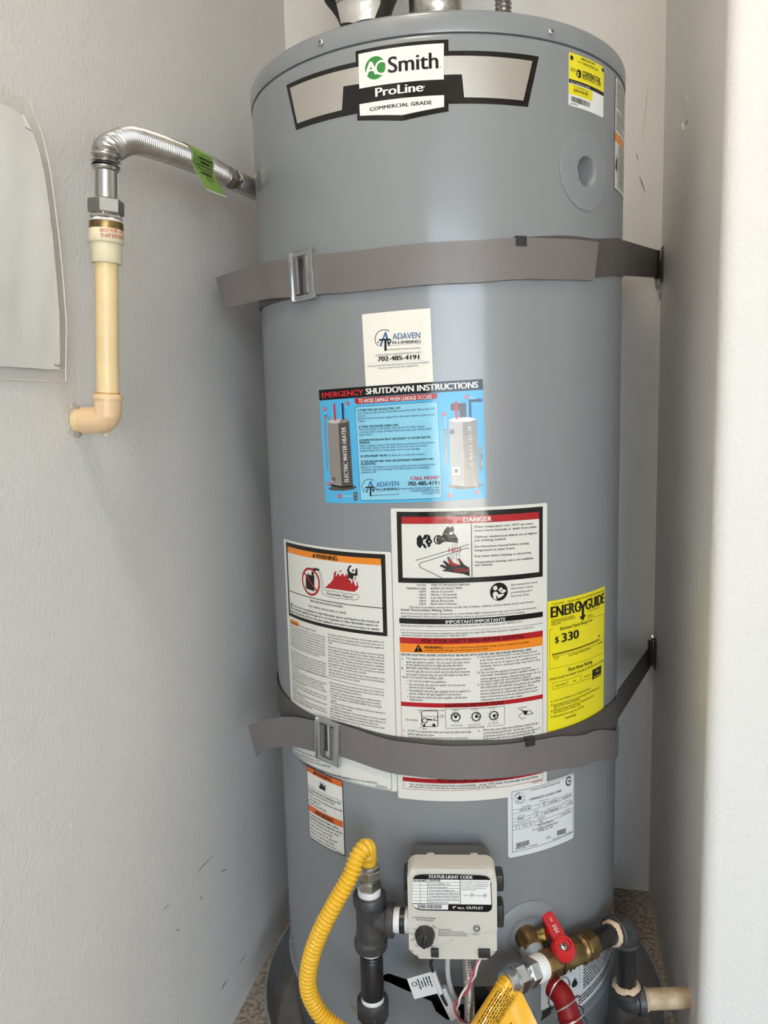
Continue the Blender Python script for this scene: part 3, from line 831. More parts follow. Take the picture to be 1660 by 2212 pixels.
PRINT['flammable_vapor_label'] = [
    ('p',[(-218.1,824.8),(-34.8,824.8),(-34.8,719.1),(-218.1,719.1)],'black','border',1),
    ('p',[(-213.6,810.6),(-40.4,810.6),(-40.4,723.8),(-213.6,723.8)],'paper','panel',2),
    ('p',[(-212.6,819.0),(-40.7,819.0),(-40.7,810.7),(-212.6,810.7)],'orange','header_band',2),
    ('l',[(-213.1,756.0),(-40.3,755.5)],1.0,'black','rule_line',3),
    ('p',[(-150.8,812.0),(-143.5,812.0),(-147.1,817.6)],'black','pictogram',3),
    ('t', -142.6, 811.9, -104.9, 811.9, 5.76, 'WARNING', 'black', 0.03),
    ('t', -124.4, 764.9, -82.2, 764.9, 3.43, 'Flammable Vapors', 'black', 0.01),
    ('t', -157.9, 750.2, -98.0, 750.2, 3.08, 'FIRE AND EXPLOSION HAZARD', 'black', 0.01),
    ('t', -162.2, 742.8, -93.4, 742.8, 2.94, 'Can result in serious injury or death', 'black', 0.01),
    ('p',[(-211.1,735.3),(-205.2,735.9),(-208.0,740.1)],'black','pictogram',3),
    ('t', -204.6, 735.8, -45.1, 735.8, 2.78, 'Do not store or use gasoline or other flammable vapors and liquids in the vicinity of', 'black', 0.02),
    ('t', -210.5, 731.2, -46.7, 731.2, 2.79, 'this or any other appliance. Storage of or use of gasoline or other flammable vapors or', 'black', 0.02),
    ('t', -212.0, 726.2, -45.0, 726.2, 2.79, 'liquids in the vicinity of this or any other appliance can result in serious injury or death.', 'black', 0.02),
    ('p',[(-166.3,786.2),(-147.7,787.4),(-149.0,765.5),(-167.1,767.0)],'black','pictogram',3),
    ('p',[(-161.0,789.1),(-157.1,787.2),(-161.2,786.6)],'black','pictogram',3),
    ('p',[(-153.1,792.2),(-148.2,791.8),(-149.1,787.2),(-153.4,787.3)],'black','pictogram',3),
    ('p',[(-151.8,795.2),(-149.1,798.3),(-147.1,796.5),(-144.9,798.9),(-143.0,797.0),(-140.9,799.0),(-139.4,796.8),(-137.3,798.1),(-137.1,795.0),(-142.5,794.7),(-149.8,793.8)],'black','pictogram',3),
    ('c',-156.2,777.8,19.19,16.2,'red','pictogram',4),
    ('l',[(-168.5,788.0),(-144.1,766.9)],2.6,'red','pictogram',4),
    ('l',[(-139.1,795.4),(-136.7,791.6),(-136.1,784.7),(-134.1,778.1),(-134.0,769.8),(-132.4,764.4),(-125.8,763.3)],0.5,'black','pictogram',3),
    ('l',[(-136.5,795.1),(-133.8,790.5),(-132.7,783.8),(-130.7,777.1),(-130.1,771.7),(-127.3,770.0),(-121.8,770.0)],0.5,'black','pictogram',3),
    ('l',[(-125.8,763.3),(-122.2,761.7),(-114.9,762.6),(-108.0,761.4),(-101.2,762.9),(-94.6,761.7),(-88.1,763.3),(-81.8,762.4),(-76.4,763.6),(-72.9,766.6),(-73.9,769.9),(-77.7,770.2),(-81.6,769.1),(-87.8,770.5),(-94.3,769.4),(-100.8,771.2),(-107.6,770.1),(-114.5,771.2),(-121.8,770.0)],0.5,'black','pictogram',3),
    ('p',[(-128.1,773.3),(-121.3,779.0),(-117.6,781.5),(-112.9,786.8),(-110.8,794.6),(-107.3,797.0),(-108.4,790.7),(-103.1,796.0),(-101.6,791.5),(-96.4,796.7),(-94.2,792.2),(-90.0,796.6),(-88.6,790.0),(-84.8,787.7),(-83.4,783.1),(-80.8,790.1),(-79.2,784.2),(-76.8,780.4),(-74.8,785.9),(-73.2,780.7),(-75.1,777.1),(-79.1,773.7),(-87.7,773.5),(-104.0,773.8)],'red','pictogram',3),
    ('p',[(-112.1,792.4),(-109.8,797.4),(-106.7,798.0),(-110.1,791.9)],'red','pictogram',3),
    ('p',[(-103.8,797.3),(-97.5,801.0),(-99.7,797.7)],'red','pictogram',3),
    ('p',[(-78.9,792.2),(-76.8,793.1),(-77.5,787.0)],'red','pictogram',3),
    ('p',[(-76.3,785.8),(-73.2,787.4),(-74.9,783.2)],'red','pictogram',3),
    ('c',-80.4,801.5,1.34,0.0,'black','pictogram',5),
    ('p',[(-89.8,801.3),(-86.4,807.0),(-82.9,808.2),(-83.0,805.9),(-85.7,804.4),(-86.6,800.3),(-82.8,797.9),(-77.4,797.7),(-76.4,803.8),(-74.1,805.3),(-74.0,796.0),(-76.0,794.5),(-79.8,794.8),(-81.6,788.6),(-85.4,791.0),(-89.4,789.9),(-88.4,796.1)],'black','pictogram',4),
    ('p',[(-214.8,715.1),(-189.5,715.1),(-189.5,708.6),(-214.8,708.6)],'orange','band',2),
    ('t', -213.1, 709.8, -190.8, 709.8, 2.12, 'WARNING', 'black', 0.02),
    ('t', -187.8, 709.9, -148.5, 709.9, 2.63, 'Protect against leaks', 'black', 0),
    ('t', -214.9, 705.0, -131.1, 705.0, 2.2, 'Leaks from the water heater itself or connected plumbing', 'black', 0),
    ('t', -215.0, 701.3, -131.1, 701.3, 2.2, 'can damage property and could cause a fire risk. This water', 'black', 0),
    ('t', -215.0, 697.7, -131.2, 697.7, 2.2, 'heater must be located in an area where leakage of the', 'black', 0),
    ('t', -215.0, 694.0, -131.3, 694.0, 2.2, 'tank or connections will not damage the adjacent area,', 'black', 0),
    ('t', -215.1, 690.4, -131.3, 690.4, 2.21, 'lower floors, the structure, or furnishings. All water heaters', 'black', 0),
    ('t', -215.1, 686.7, -131.4, 686.7, 2.21, 'eventually leak, due to the normal corrosive action of water.', 'black', 0),
    ('t', -215.1, 683.1, -131.5, 683.1, 2.21, 'Plumbing pipes may also leak. Leaks from external plumbing,', 'black', 0),
    ('t', -215.2, 679.4, -131.6, 679.4, 2.21, 'including those from improper installation, may cause early', 'black', 0),
    ('t', -215.2, 676.1, -143.6, 676.1, 2.23, 'failure of the tank due to corrosion if not repaired.', 'black', 0),
    ('t', -215.3, 668.4, -131.8, 668.4, 2.22, 'To minimize potential damage from leaks, inspect and', 'black', 0),
    ('t', -215.3, 664.7, -131.9, 664.7, 2.22, 'maintain your water heater in accordance with the instruction', 'black', 0),
    ('t', -215.3, 661.1, -131.9, 661.1, 2.23, 'manual, install an automatic leak detection and shutoff', 'black', 0),
    ('t', -215.4, 657.4, -132.0, 657.4, 2.23, 'device and install a suitable drain pan under the water', 'black', 0),
    ('t', -215.4, 653.7, -132.1, 653.7, 2.23, 'heater. Your local building or plumbing codes may require', 'black', 0),
    ('t', -215.4, 650.0, -132.2, 650.0, 2.23, 'some or all of these items. The drain pan must be at least', 'black', 0),
    ('t', -125.7, 710.2, -39.6, 710.2, 2.34, 'two inches wider than the diameter of the water heater and', 'black', 0),
    ('t', -125.9, 706.3, -39.7, 706.3, 2.34, 'must be piped to an adequate drain. Install the drain pan so', 'black', 0),
    ('t', -125.7, 702.3, -39.8, 702.3, 2.34, 'the water level would be limited to a maximum depth of', 'black', 0),
    ('t', -125.9, 698.3, -118.0, 698.3, 2.41, '1-3/4".', 'black', 0),
    ('t', -126.0, 693.2, -39.6, 693.2, 2.35, 'Inspect the water heater, drain pan, pipes, and surrounding', 'black', 0),
    ('t', -126.2, 689.3, -39.7, 689.3, 2.35, 'area regularly. Immediately shut the water heater off and', 'black', 0),
    ('t', -126.2, 685.5, -39.7, 685.5, 2.36, 'have it inspected by a qualified person if you find that the', 'black', 0),
    ('t', -126.4, 681.6, -39.8, 681.6, 2.36, 'wiring, thermostat(s), or surrounding insulation have been', 'black', 0),
    ('t', -126.4, 677.7, -39.8, 677.7, 2.36, 'exposed to water. If leaks are found, contact a qualified', 'black', 0),
    ('t', -126.6, 673.8, -39.9, 673.8, 2.36, 'person. Note - Normal condensation from a water heater', 'black', 0),
    ('t', -126.6, 670.0, -39.9, 670.0, 2.37, 'may appear to be a leaking tank. This condition is normal', 'black', 0),
    ('t', -126.4, 666.2, -65.2, 666.2, 2.39, 'and is not a leak. See Instruction manual.', 'black', 0),
    ('t', -126.3, 661.7, -39.8, 661.7, 2.37, 'Clean the filter at the base of the water heater at least once', 'black', 0),
    ('t', -126.3, 657.8, -39.9, 657.8, 2.37, 'annually. Review the maintenance section of the Installation', 'black', 0),
    ('t', -126.3, 653.9, -75.3, 653.9, 2.4, 'Instructions and Use & Care Guide.', 'black', 0),
    ('t', -126.2, 643.7, -40.8, 643.7, 2.38, 'connected (vented) to the outdoors by means of a chimney or', 'black', 0),
    ('t', -124.2, 639.7, -41.6, 639.7, 2.39, 'gas vent and meet the requirements of the local codes, and', 'black', 0),
    ('t', -124.2, 635.6, -73.3, 635.6, 2.41, 'may be installed directly on the floor.', 'black', 0),
    ('t', -126.3, 631.2, -46.1, 631.2, 2.4, '• For proper venting in certain installations a field-installed', 'black', 0),
    ('t', -124.2, 627.4, -46.5, 627.4, 2.4, 'increased vent connector and pipe size may be needed.', 'black', 0),
    ('t', -124.2, 623.5, -45.2, 623.5, 2.4, 'Consult vent tables in ANSI Z223.1/NFPA 54 or local gas', 'black', 0),
    ('t', -124.2, 619.2, -113.6, 619.2, 2.46, 'supplier.', 'black', 0),
    ('t', -126.7, 615.7, -40.4, 615.7, 2.4, '• This water heater is design certified by CSA International as', 'black', 0),
    ('t', -124.5, 611.5, -88.4, 611.5, 2.44, 'a Category I water heater.', 'black', 0),
    ('t', -126.6, 607.3, -40.1, 607.3, 2.41, 'High Altitude Installation: This water heater has been tested', 'black', 0),
    ('t', -126.6, 603.2, -39.8, 603.2, 2.41, 'and certified for installation to the elevation range indicated on', 'black', 0),
    ('t', -126.6, 599.3, -50.6, 599.3, 2.42, 'the rating plate. For installation at elevations above the', 'black', 0),
    ('t', -126.4, 595.3, -41.7, 595.3, 2.42, 'altitude range indicated, consult the National Fuel Gas Code,', 'black', 0),
    ('t', -126.4, 590.9, -74.9, 590.9, 2.45, 'ANSI Z223.1/NFPA or local gas utility.', 'black', 0),
    ('t', -215.0, 644.3, -191.8, 644.3, 2.32, 'Intended Use:', 'black', 0),
    ('t', -215.0, 640.2, -131.9, 640.2, 2.24, 'This water heater is suitable for combination water (potable)', 'black', 0),
    ('t', -215.0, 636.7, -138.5, 636.7, 2.25, 'heating and space heating and not suitable for space', 'black', 0),
    ('t', -215.1, 633.0, -136.5, 633.0, 2.25, 'heating applications only. Do not connect to any heating', 'black', 0),
    ('t', -215.1, 629.1, -131.9, 629.1, 2.25, 'system or component(s) previously used with a nonpotable', 'black', 0),
    ('t', -215.1, 626.1, -175.8, 626.1, 2.31, 'water heating appliance.', 'black', 0),
    ('t', -215.2, 621.7, -131.9, 621.7, 2.25, 'Toxic chemicals, such as used for boiler treatment, must not', 'black', 0),
    ('t', -215.2, 618.0, -133.2, 618.0, 2.26, 'be introduced into the potable water heater used for space', 'black', 0),
    ('t', -215.2, 614.2, -201.9, 614.2, 2.35, 'heating.', 'black', 0),
    ('t', -215.2, 610.6, -131.9, 610.6, 2.26, 'Not for installation in a Manufactured Home (Mobile Home).', 'black', 0),
    ('t', -215.3, 607.4, -180.1, 607.4, 2.33, 'Appliance Installation:', 'black', 0),
    ('t', -215.3, 603.2, -135.1, 603.2, 2.27, 'This appliance shall be installed in accordance with local', 'black', 0),
    ('t', -215.3, 599.5, -133.8, 599.5, 2.27, 'codes or in the absence of local codes, the National Fuel', 'black', 0),
    ('t', -215.4, 596.4, -163.7, 596.4, 2.31, 'Gas Code, ANSI Z223.1/NFPA 54.', 'black', 0),
    ('l',[(-213.1,647.9),(-131.6,650.4),(-41.4,648.0)],0.5,'black','rule_line',1),
    ('t', -217.6, 520.2, -149.7, 528.2, 2.72, 'meets the requirements of Texas', 'black', 0.0),
    ('t', -218.3, 513.9, -151.1, 523.6, 2.73, 'and SCAQMD Rg/ Rule 1121.', 'black', 0.0),
    ('t', -216.7, 510.3, -129.5, 522.7, 2.69, 'meets or exceeds the following standards:', 'black', 0.0),
    ('t', -205.9, 507.7, -54.0, 517.8, 2.59, 'energy standards, according to the National Appliance Energy Conservation Act (NAECA).', 'black', 0.0),
    ('t', -196.0, 505.5, -95.6, 514.7, 2.64, 'latest edition of the IOC, ASHRAE 90.1-1999, and HUD standards.', 'black', 0.0),
    ('t', -57.1, 513.9, -41.0, 513.9, 2.65, '100300516', 'black', 0.0),
    ('l',[(-223.7,520.4),(-218.1,515.7),(-195.4,512.5),(-34.5,512.2),(-34.7,536.0)],0.5,'black','border',1),
]
PRINT['gas_warning_label'] = [
    ('p',[(-184.2,509.3),(-109.5,509.3),(-109.5,500.0),(-184.2,500.0)],'orange','header_band',1),
    ('p',[(-184.2,450.3),(-111.4,450.3),(-111.4,441.0),(-184.2,441.0)],'orange','header_band',1),
    ('p',[(-168.7,501.3),(-160.9,502.1),(-164.4,507.3)],'black','pictogram',2),
    ('t', -161.0, 501.8, -128.2, 501.8, 5.8, 'WARNING', 'black', 0.02),
    ('p',[(-168.1,442.5),(-160.8,443.1),(-164.3,448.1)],'black','pictogram',2),
    ('t', -160.9, 442.6, -128.2, 442.6, 5.9, 'WARNING', 'black', 0.02),
    ('l',[(-182.7,479.5),(-110.7,479.1)],0.5,'black','rule_line',1),
    ('p',[(-156.9,486.8),(-153.2,488.6),(-153.2,496.0),(-150.2,490.5),(-147.5,496.3),(-146.5,489.8),(-141.2,494.3),(-143.4,487.0),(-139.7,489.1),(-144.5,484.2),(-142.3,482.0),(-147.5,484.9),(-153.4,484.1)],'black','pictogram',2),
    ('t', -181.6, 474.3, -113.3, 474.3, 3.18, 'To reduce the risk of explosion or fire', 'black', 0.02),
    ('t', -181.4, 469.9, -124.1, 469.9, 3.2, 'resulting in serious injury or death:', 'black', 0),
    ('t', -181.5, 464.1, -111.8, 464.1, 3.18, '• Use a new CSA International approved', 'black', 0),
    ('t', -179.0, 459.3, -153.2, 459.3, 3.25, 'gas supply line.', 'black', 0),
    ('t', -181.7, 453.7, -141.1, 453.7, 3.24, '• Install a shut-off valve.', 'black', 0),
    ('t', -181.5, 436.3, -119.2, 436.3, 3.22, 'To reduce the risk of death, carbon', 'black', 0.02),
    ('t', -181.3, 431.3, -112.2, 431.3, 3.21, 'monoxide poisoning, explosion, or fire:', 'black', 0.02),
    ('t', -180.8, 426.0, -118.6, 426.0, 3.23, '• Do not connect a natural gas water', 'black', 0),
    ('t', -178.4, 420.6, -131.4, 420.6, 3.25, 'heater to an L.P. gas supply', 'black', 0),
    ('t', -181.1, 414.9, -122.0, 414.9, 3.24, '• Do not connect an L.P. gas water', 'black', 0),
    ('t', -178.6, 409.7, -127.7, 409.7, 3.25, 'heater to a natural gas supply', 'black', 0),
    ('t', -181.3, 404.0, -125.2, 404.0, 3.26, '• Do not install in a mobile home.', 'black', 0),
    ('t', -124.3, 400.8, -112.6, 400.8, 3.18, '100282756', 'black', 0),
]
PRINT['energy_label'] = [
    ('t', 181.7, 750.4, 202.8, 750.4, 2.73, 'U.S. Government', 'black', 0),
    ('t', 208.6, 750.0, 293.4, 750.0, 2.81, 'Federal law prohibits removal of this label before consumer purchase', 'black', 0),
    ('t', 181.1, 734.0, 234.0, 734.0, 14.04, 'ENERG', 'black', 0.04),
    ('t', 245.7, 733.1, 294.8, 733.1, 14.07, 'GUIDE', 'black', 0.04),
    ('p',[(230.4,745.1),(236.7,745.5),(239.7,740.4),(242.8,745.6),(249.1,746.0),(242.5,737.4),(242.6,727.1),(247.2,727.5),(240.0,719.7),(232.5,726.5),(237.5,726.4),(237.4,737.1)],'black','lettering',2),
    ('t', 181.1, 729.0, 222.1, 729.0, 2.26, 'WATER HEATER-GAS NATURAL', 'black', 0),
    ('t', 181.1, 726.3, 224.3, 726.3, 2.26, 'TANK SIZE (STORAGE CAPACITY)', 'black', 0),
    ('t', 181.2, 723.6, 197.1, 723.6, 2.25, '48 GALLONS', 'black', 0),
    ('t', 248.9, 729.3, 279.8, 729.3, 1.82, 'A. O. SMITH CORPORATION', 'black', 0),
    ('t', 249.0, 723.6, 261.5, 723.6, 1.82, 'MODEL(S)', 'black', 0),
    ('t', 249.5, 720.8, 264.2, 720.8, 1.82, 'GCR-50 400', 'black', 0),
    ('t', 196.4, 715.1, 261.6, 715.1, 4.21, 'Estimated Yearly Energy Cost', 'black', 0.01),
    ('t', 187.4, 699.7, 194.0, 699.7, 7.79, '$', 'black', 0.02),
    ('t', 199.4, 698.7, 230.5, 698.7, 11.19, '330', 'black', 0.03),
    ('p',[(183.8,685.6),(281.6,685.6),(281.6,683.3),(183.8,683.3)],'olive','scale_bar',1),
    ('l',[(183.8,687.4),(183.9,681.7),(289.6,679.1),(289.4,687.5)],0.4,'black','rule_line',1),
    ('t', 185.9, 677.8, 194.1, 677.8, 3.03, '$ 227', 'black', 0),
    ('t', 279.5, 677.8, 289.1, 677.8, 2.95, '$ 338', 'black', 0),
    ('p',[(278.7,690.9),(284.9,690.7),(282.1,686.6)],'olive','scale_bar',1),
    ('t', 211.2, 677.3, 258.0, 677.3, 2.85, 'Cost Range of Similar Models', 'black', 0),
    ('l',[(183.8,718.1),(179.2,718.1),(179.3,666.1),(295.8,662.1),(296.5,717.2),(266.4,719.6)],0.35,'black','rule_line',1),
    ('t', 211.3, 656.8, 261.9, 656.8, 4.69, 'First Hour Rating', 'black', 0.02),
    ('t', 178.9, 650.7, 295.1, 650.7, 3.63, '(How much hot water you get in the first hour of use)', 'black', 0),
    ('l',[(183.9,646.2),(209.3,646.1),(209.4,637.5),(184.0,637.6),(183.9,646.2)],0.35,'black','rule_line',1),
    ('l',[(210.7,646.1),(235.8,646.2),(235.9,636.2),(210.8,637.4),(210.7,646.1)],0.35,'black','rule_line',1),
    ('l',[(237.4,646.7),(237.5,637.5),(261.8,635.8)],0.35,'black','rule_line',1),
    ('t', 187.6, 640.7, 206.2, 640.7, 2.56, 'very small', 'black', 0),
    ('t', 220.1, 640.4, 226.1, 640.4, 2.6, 'low', 'black', 0),
    ('t', 242.6, 640.4, 257.4, 640.4, 2.64, 'medium', 'black', 0),
    ('p',[(263.6,646.0),(289.1,646.0),(289.1,632.2),(263.6,632.2)],'black','band',1),
    ('t', 271.7, 640.8, 279.8, 640.8, 2.69, 'high', 'yellow', 0),
    ('t', 265.9, 633.9, 286.2, 633.9, 2.7, '84 Gallons', 'yellow', 0),
    ('t', 186.0, 621.0, 257.7, 621.0, 2.61, 'Your cost will depend on your utility rates and use', 'black', 0),
    ('t', 185.6, 615.2, 282.3, 615.2, 2.62, 'Cost range based only on models fueled by GAS NATURAL with a', 'black', 0),
    ('t', 185.6, 612.3, 233.7, 612.3, 2.6, 'high first hour rating (>75 gallons)', 'black', 0),
    ('t', 185.6, 608.0, 267.2, 608.0, 2.62, 'Estimated energy cost based on a national average GAS', 'black', 0),
    ('t', 185.6, 604.5, 234.8, 604.5, 2.6, 'NATURAL cost of 1.2100 per THM', 'black', 0),
    ('t', 185.6, 599.3, 242.5, 599.3, 2.61, 'Estimated yearly energy use 273 THM', 'black', 0),
    ('c',182.8,621.6,0.9,0.0,'black','lettering',2),
    ('c',182.9,616.5,0.9,0.0,'black','lettering',2),
    ('c',183.0,608.4,0.9,0.0,'black','lettering',2),
    ('c',183.0,600.4,0.9,0.0,'black','lettering',2),
    ('t', 205.7, 593.0, 225.7, 593.0, 2.62, 'ftc.gov/energy', 'black', 0.02),
]
PRINT['rating_plate'] = [
    ('l',[(123.1,509.6),(221.9,511.1),(221.6,427.5),(123.3,425.7),(123.1,509.6)],0.45,'black','border',1),
    ('l',[(123.0,484.3),(221.3,485.5)],0.3,'black','rule_line',1),
    ('l',[(122.9,479.4),(221.3,480.7)],0.3,'black','rule_line',1),
    ('l',[(123.3,472.4),(221.2,474.2)],0.3,'black','rule_line',1),
    ('l',[(123.3,467.8),(221.2,469.4)],0.3,'black','rule_line',1),
    ('l',[(123.2,461.2),(221.3,462.9)],0.3,'black','rule_line',1),
    ('l',[(123.4,456.4),(221.3,458.0)],0.3,'black','rule_line',1),
    ('l',[(162.5,485.1),(162.7,480.6)],0.3,'black','rule_line',1),
    ('l',[(177.2,484.9),(177.4,480.3)],0.3,'black','rule_line',1),
    ('l',[(195.5,484.7),(195.7,480.2)],0.3,'black','rule_line',1),
    ('l',[(147.7,472.9),(147.8,468.2)],0.3,'black','rule_line',1),
    ('l',[(167.3,473.8),(167.5,469.1)],0.3,'black','rule_line',1),
    ('l',[(195.7,473.3),(195.9,468.9)],0.3,'black','rule_line',1),
    ('l',[(208.9,473.1),(209.2,468.3)],0.3,'black','rule_line',1),
    ('l',[(133.8,461.3),(133.9,456.3)],0.3,'black','rule_line',1),
    ('l',[(144.7,461.8),(144.9,457.1)],0.3,'black','rule_line',1),
    ('l',[(156.0,462.4),(156.2,457.7)],0.3,'black','rule_line',1),
    ('l',[(174.3,462.6),(174.5,458.2)],0.3,'black','rule_line',1),
    ('l',[(198.0,462.3),(198.3,457.5)],0.3,'black','rule_line',1),
    ('t', 149.0, 506.4, 196.6, 506.4, 2.18, 'AUTOMATIC STORAGE WATER HEATER', 'black', 0),
    ('t', 147.9, 493.6, 199.1, 493.6, 2.81, 'CSA/ANSI Z21.10.1/CSA 4.1-2019', 'black', 0.02),
    ('t', 136.7, 486.2, 149.3, 486.2, 1.16, 'MODEL NUMBER', 'black', 0),
    ('t', 133.0, 481.4, 149.8, 481.4, 2.63, 'GCR-50 400', 'black', 0),
    ('t', 162.5, 488.7, 178.1, 488.7, 1.09, 'NOMINAL CAPACITY', 'black', 0),
    ('t', 167.3, 486.4, 173.1, 486.4, 1.09, 'GALLONS', 'black', 0),
    ('t', 168.2, 481.8, 171.8, 481.8, 2.66, '50', 'black', 0),
    ('t', 182.7, 486.8, 190.3, 486.8, 1.1, 'GAS TYPE', 'black', 0),
    ('t', 179.5, 481.9, 193.2, 481.9, 2.68, 'NATURAL', 'black', 0),
    ('t', 206.3, 487.3, 211.5, 487.3, 1.11, 'ITEM ID', 'black', 0),
    ('t', 200.9, 481.7, 216.9, 481.7, 2.71, '100286189', 'black', 0),
    ('t', 129.8, 474.5, 140.7, 474.5, 1.16, 'INPUT BTU/HR', 'black', 0),
    ('t', 130.2, 469.7, 139.0, 469.7, 2.64, '40000', 'black', 0),
    ('t', 153.5, 476.8, 161.6, 476.8, 1.09, 'RECOVERY', 'black', 0),
    ('t', 153.5, 475.1, 161.6, 475.1, 1.09, 'U.S. GAL/HR', 'black', 0),
    ('t', 156.7, 470.1, 159.9, 470.1, 2.66, '43', 'black', 0),
    ('t', 175.4, 475.2, 188.4, 475.2, 1.1, 'SERIAL NUMBER', 'black', 0),
    ('t', 169.7, 469.9, 192.8, 469.9, 2.68, '2339139842388', 'black', 0),
    ('t', 201.0, 475.3, 203.5, 475.3, 1.11, 'MIN', 'black', 0),
    ('t', 203.7, 476.8, 213.7, 476.8, 1.12, 'ALTITUDE FT', 'black', 0),
    ('t', 213.7, 475.7, 217.0, 475.7, 1.12, 'MAX', 'black', 0),
    ('t', 198.0, 470.5, 199.5, 470.5, 2.7, '0', 'black', 0),
    ('t', 210.5, 470.5, 219.8, 470.5, 2.73, '10100', 'black', 0),
    ('t', 130.2, 465.4, 148.9, 465.4, 1.09, 'GAS PRESSURE IN W.C.', 'black', 0),
    ('t', 124.5, 463.0, 132.6, 463.0, 1.09, 'MANIFOLD', 'black', 0),
    ('t', 135.4, 463.2, 143.9, 463.2, 1.09, 'MAX INLET', 'black', 0),
    ('t', 146.8, 463.6, 154.8, 463.6, 1.09, 'MIN INLET', 'black', 0),
    ('t', 159.5, 465.8, 171.1, 465.8, 1.1, 'MAX WORKING', 'black', 0),
    ('t', 159.9, 463.8, 171.1, 463.8, 1.1, 'PRESSURE PSI', 'black', 0),
    ('t', 128.0, 457.9, 129.6, 457.9, 2.64, '4', 'black', 0),
    ('t', 138.4, 458.6, 141.8, 458.6, 2.65, '14', 'black', 0),
    ('t', 148.7, 458.7, 150.2, 458.7, 2.66, '8', 'black', 0),
    ('t', 162.8, 458.9, 167.9, 458.9, 2.67, '150', 'black', 0),
    ('t', 204.8, 464.3, 214.3, 464.3, 1.12, 'BUILD DATE', 'black', 0),
    ('t', 201.0, 459.1, 216.0, 459.1, 2.72, '08/11/2023', 'black', 0),
    ('t', 159.9, 454.7, 185.0, 454.7, 2.68, 'MADE IN MEXICO', 'black', 0),
    ('t', 152.4, 450.3, 192.7, 450.3, 2.68, 'A. O. SMITH CORPORATION', 'black', 0),
    ('t', 160.3, 446.9, 184.5, 446.9, 2.69, 'MCBEE, SC, USA', 'black', 0),
    ('t', 173.6, 433.5, 180.7, 433.5, 2.38, '2300', 'black', 0),
    ('t', 127.6, 429.0, 143.2, 429.0, 1.57, 'Model Number', 'black', 0.02),
    ('t', 146.7, 429.0, 159.3, 429.0, 1.58, 'GCR-50 400', 'black', 0.02),
    ('t', 184.0, 428.6, 199.4, 428.6, 1.6, 'Serial Number', 'black', 0.02),
    ('t', 202.8, 428.6, 219.0, 428.6, 1.62, '2339139842388', 'black', 0.02),
    ('p',[(128.6,437.3),(128.9,437.3),(128.8,430.1),(128.6,430.1)],'black','barcode',1),
    ('p',[(129.2,437.3),(129.5,437.4),(129.4,430.2),(129.2,430.1)],'black','barcode',1),
    ('p',[(129.8,437.4),(130.2,437.4),(130.2,430.2),(129.8,430.2)],'black','barcode',1),
    ('p',[(130.4,437.5),(130.7,437.5),(130.6,430.3),(130.4,430.3)],'black','barcode',1),
    ('p',[(130.9,437.5),(131.1,437.5),(131.1,430.3),(130.9,430.3)],'black','barcode',1),
    ('p',[(131.5,437.6),(132.1,437.6),(132.1,430.4),(131.5,430.4)],'black','barcode',1),
    ('p',[(132.5,437.6),(132.7,437.7),(132.7,430.5),(132.4,430.4)],'black','barcode',1),
    ('p',[(132.9,437.7),(133.5,437.7),(133.5,430.5),(132.9,430.5)],'black','barcode',1),
    ('p',[(133.9,437.8),(134.3,437.8),(134.2,430.6),(133.9,430.6)],'black','barcode',1),
    ('p',[(134.5,437.8),(134.7,437.9),(134.7,430.6),(134.5,430.6)],'black','barcode',1),
    ('p',[(135.1,437.9),(135.3,437.9),(135.3,430.7),(135.1,430.7)],'black','barcode',1),
    ('p',[(135.6,437.9),(136.1,438.0),(136.1,430.8),(135.5,430.7)],'black','barcode',1),
    ('p',[(136.5,438.0),(136.9,438.0),(136.9,430.8),(136.5,430.8)],'black','barcode',1),
    ('p',[(137.2,438.1),(137.4,438.1),(137.4,430.9),(137.1,430.8)],'black','barcode',1),
    ('p',[(137.8,438.1),(138.2,438.1),(138.1,430.9),(137.7,430.9)],'black','barcode',1),
    ('p',[(138.5,438.2),(138.8,438.2),(138.8,431.0),(138.5,431.0)],'black','barcode',1),
    ('p',[(139.2,438.2),(139.7,438.3),(139.7,431.0),(139.1,431.0)],'black','barcode',1),
    ('p',[(140.1,438.3),(140.7,438.3),(140.7,431.1),(140.1,431.1)],'black','barcode',1),
    ('p',[(141.0,438.3),(141.2,438.4),(141.2,431.1),(140.9,431.1)],'black','barcode',1),
    ('p',[(141.4,438.4),(141.8,438.4),(141.8,431.2),(141.4,431.2)],'black','barcode',1),
    ('p',[(142.2,438.4),(142.4,438.4),(142.4,431.2),(142.2,431.2)],'black','barcode',1),
    ('p',[(142.8,438.5),(143.1,438.5),(143.0,431.3),(142.8,431.3)],'black','barcode',1),
    ('p',[(143.5,438.5),(144.0,438.5),(144.0,431.3),(143.4,431.3)],'black','barcode',1),
    ('p',[(144.4,438.6),(145.0,438.6),(145.0,431.4),(144.4,431.4)],'black','barcode',1),
    ('p',[(145.3,438.6),(145.7,438.6),(145.6,431.4),(145.2,431.4)],'black','barcode',1),
    ('p',[(146.1,438.7),(146.6,438.7),(146.6,431.5),(146.0,431.4)],'black','barcode',1),
    ('p',[(147.0,438.7),(147.4,438.7),(147.4,431.5),(147.0,431.5)],'black','barcode',1),
    ('p',[(192.1,439.3),(192.3,439.3),(192.3,432.1),(192.1,432.1)],'black','barcode',1),
    ('p',[(192.5,439.3),(192.8,439.3),(192.8,432.1),(192.5,432.1)],'black','barcode',1),
    ('p',[(193.1,439.2),(193.3,439.2),(193.3,432.0),(193.2,432.0)],'black','barcode',1),
    ('p',[(193.5,439.2),(193.7,439.2),(193.7,432.0),(193.5,432.0)],'black','barcode',1),
    ('p',[(194.0,439.2),(194.5,439.2),(194.5,432.0),(194.0,432.0)],'black','barcode',1),
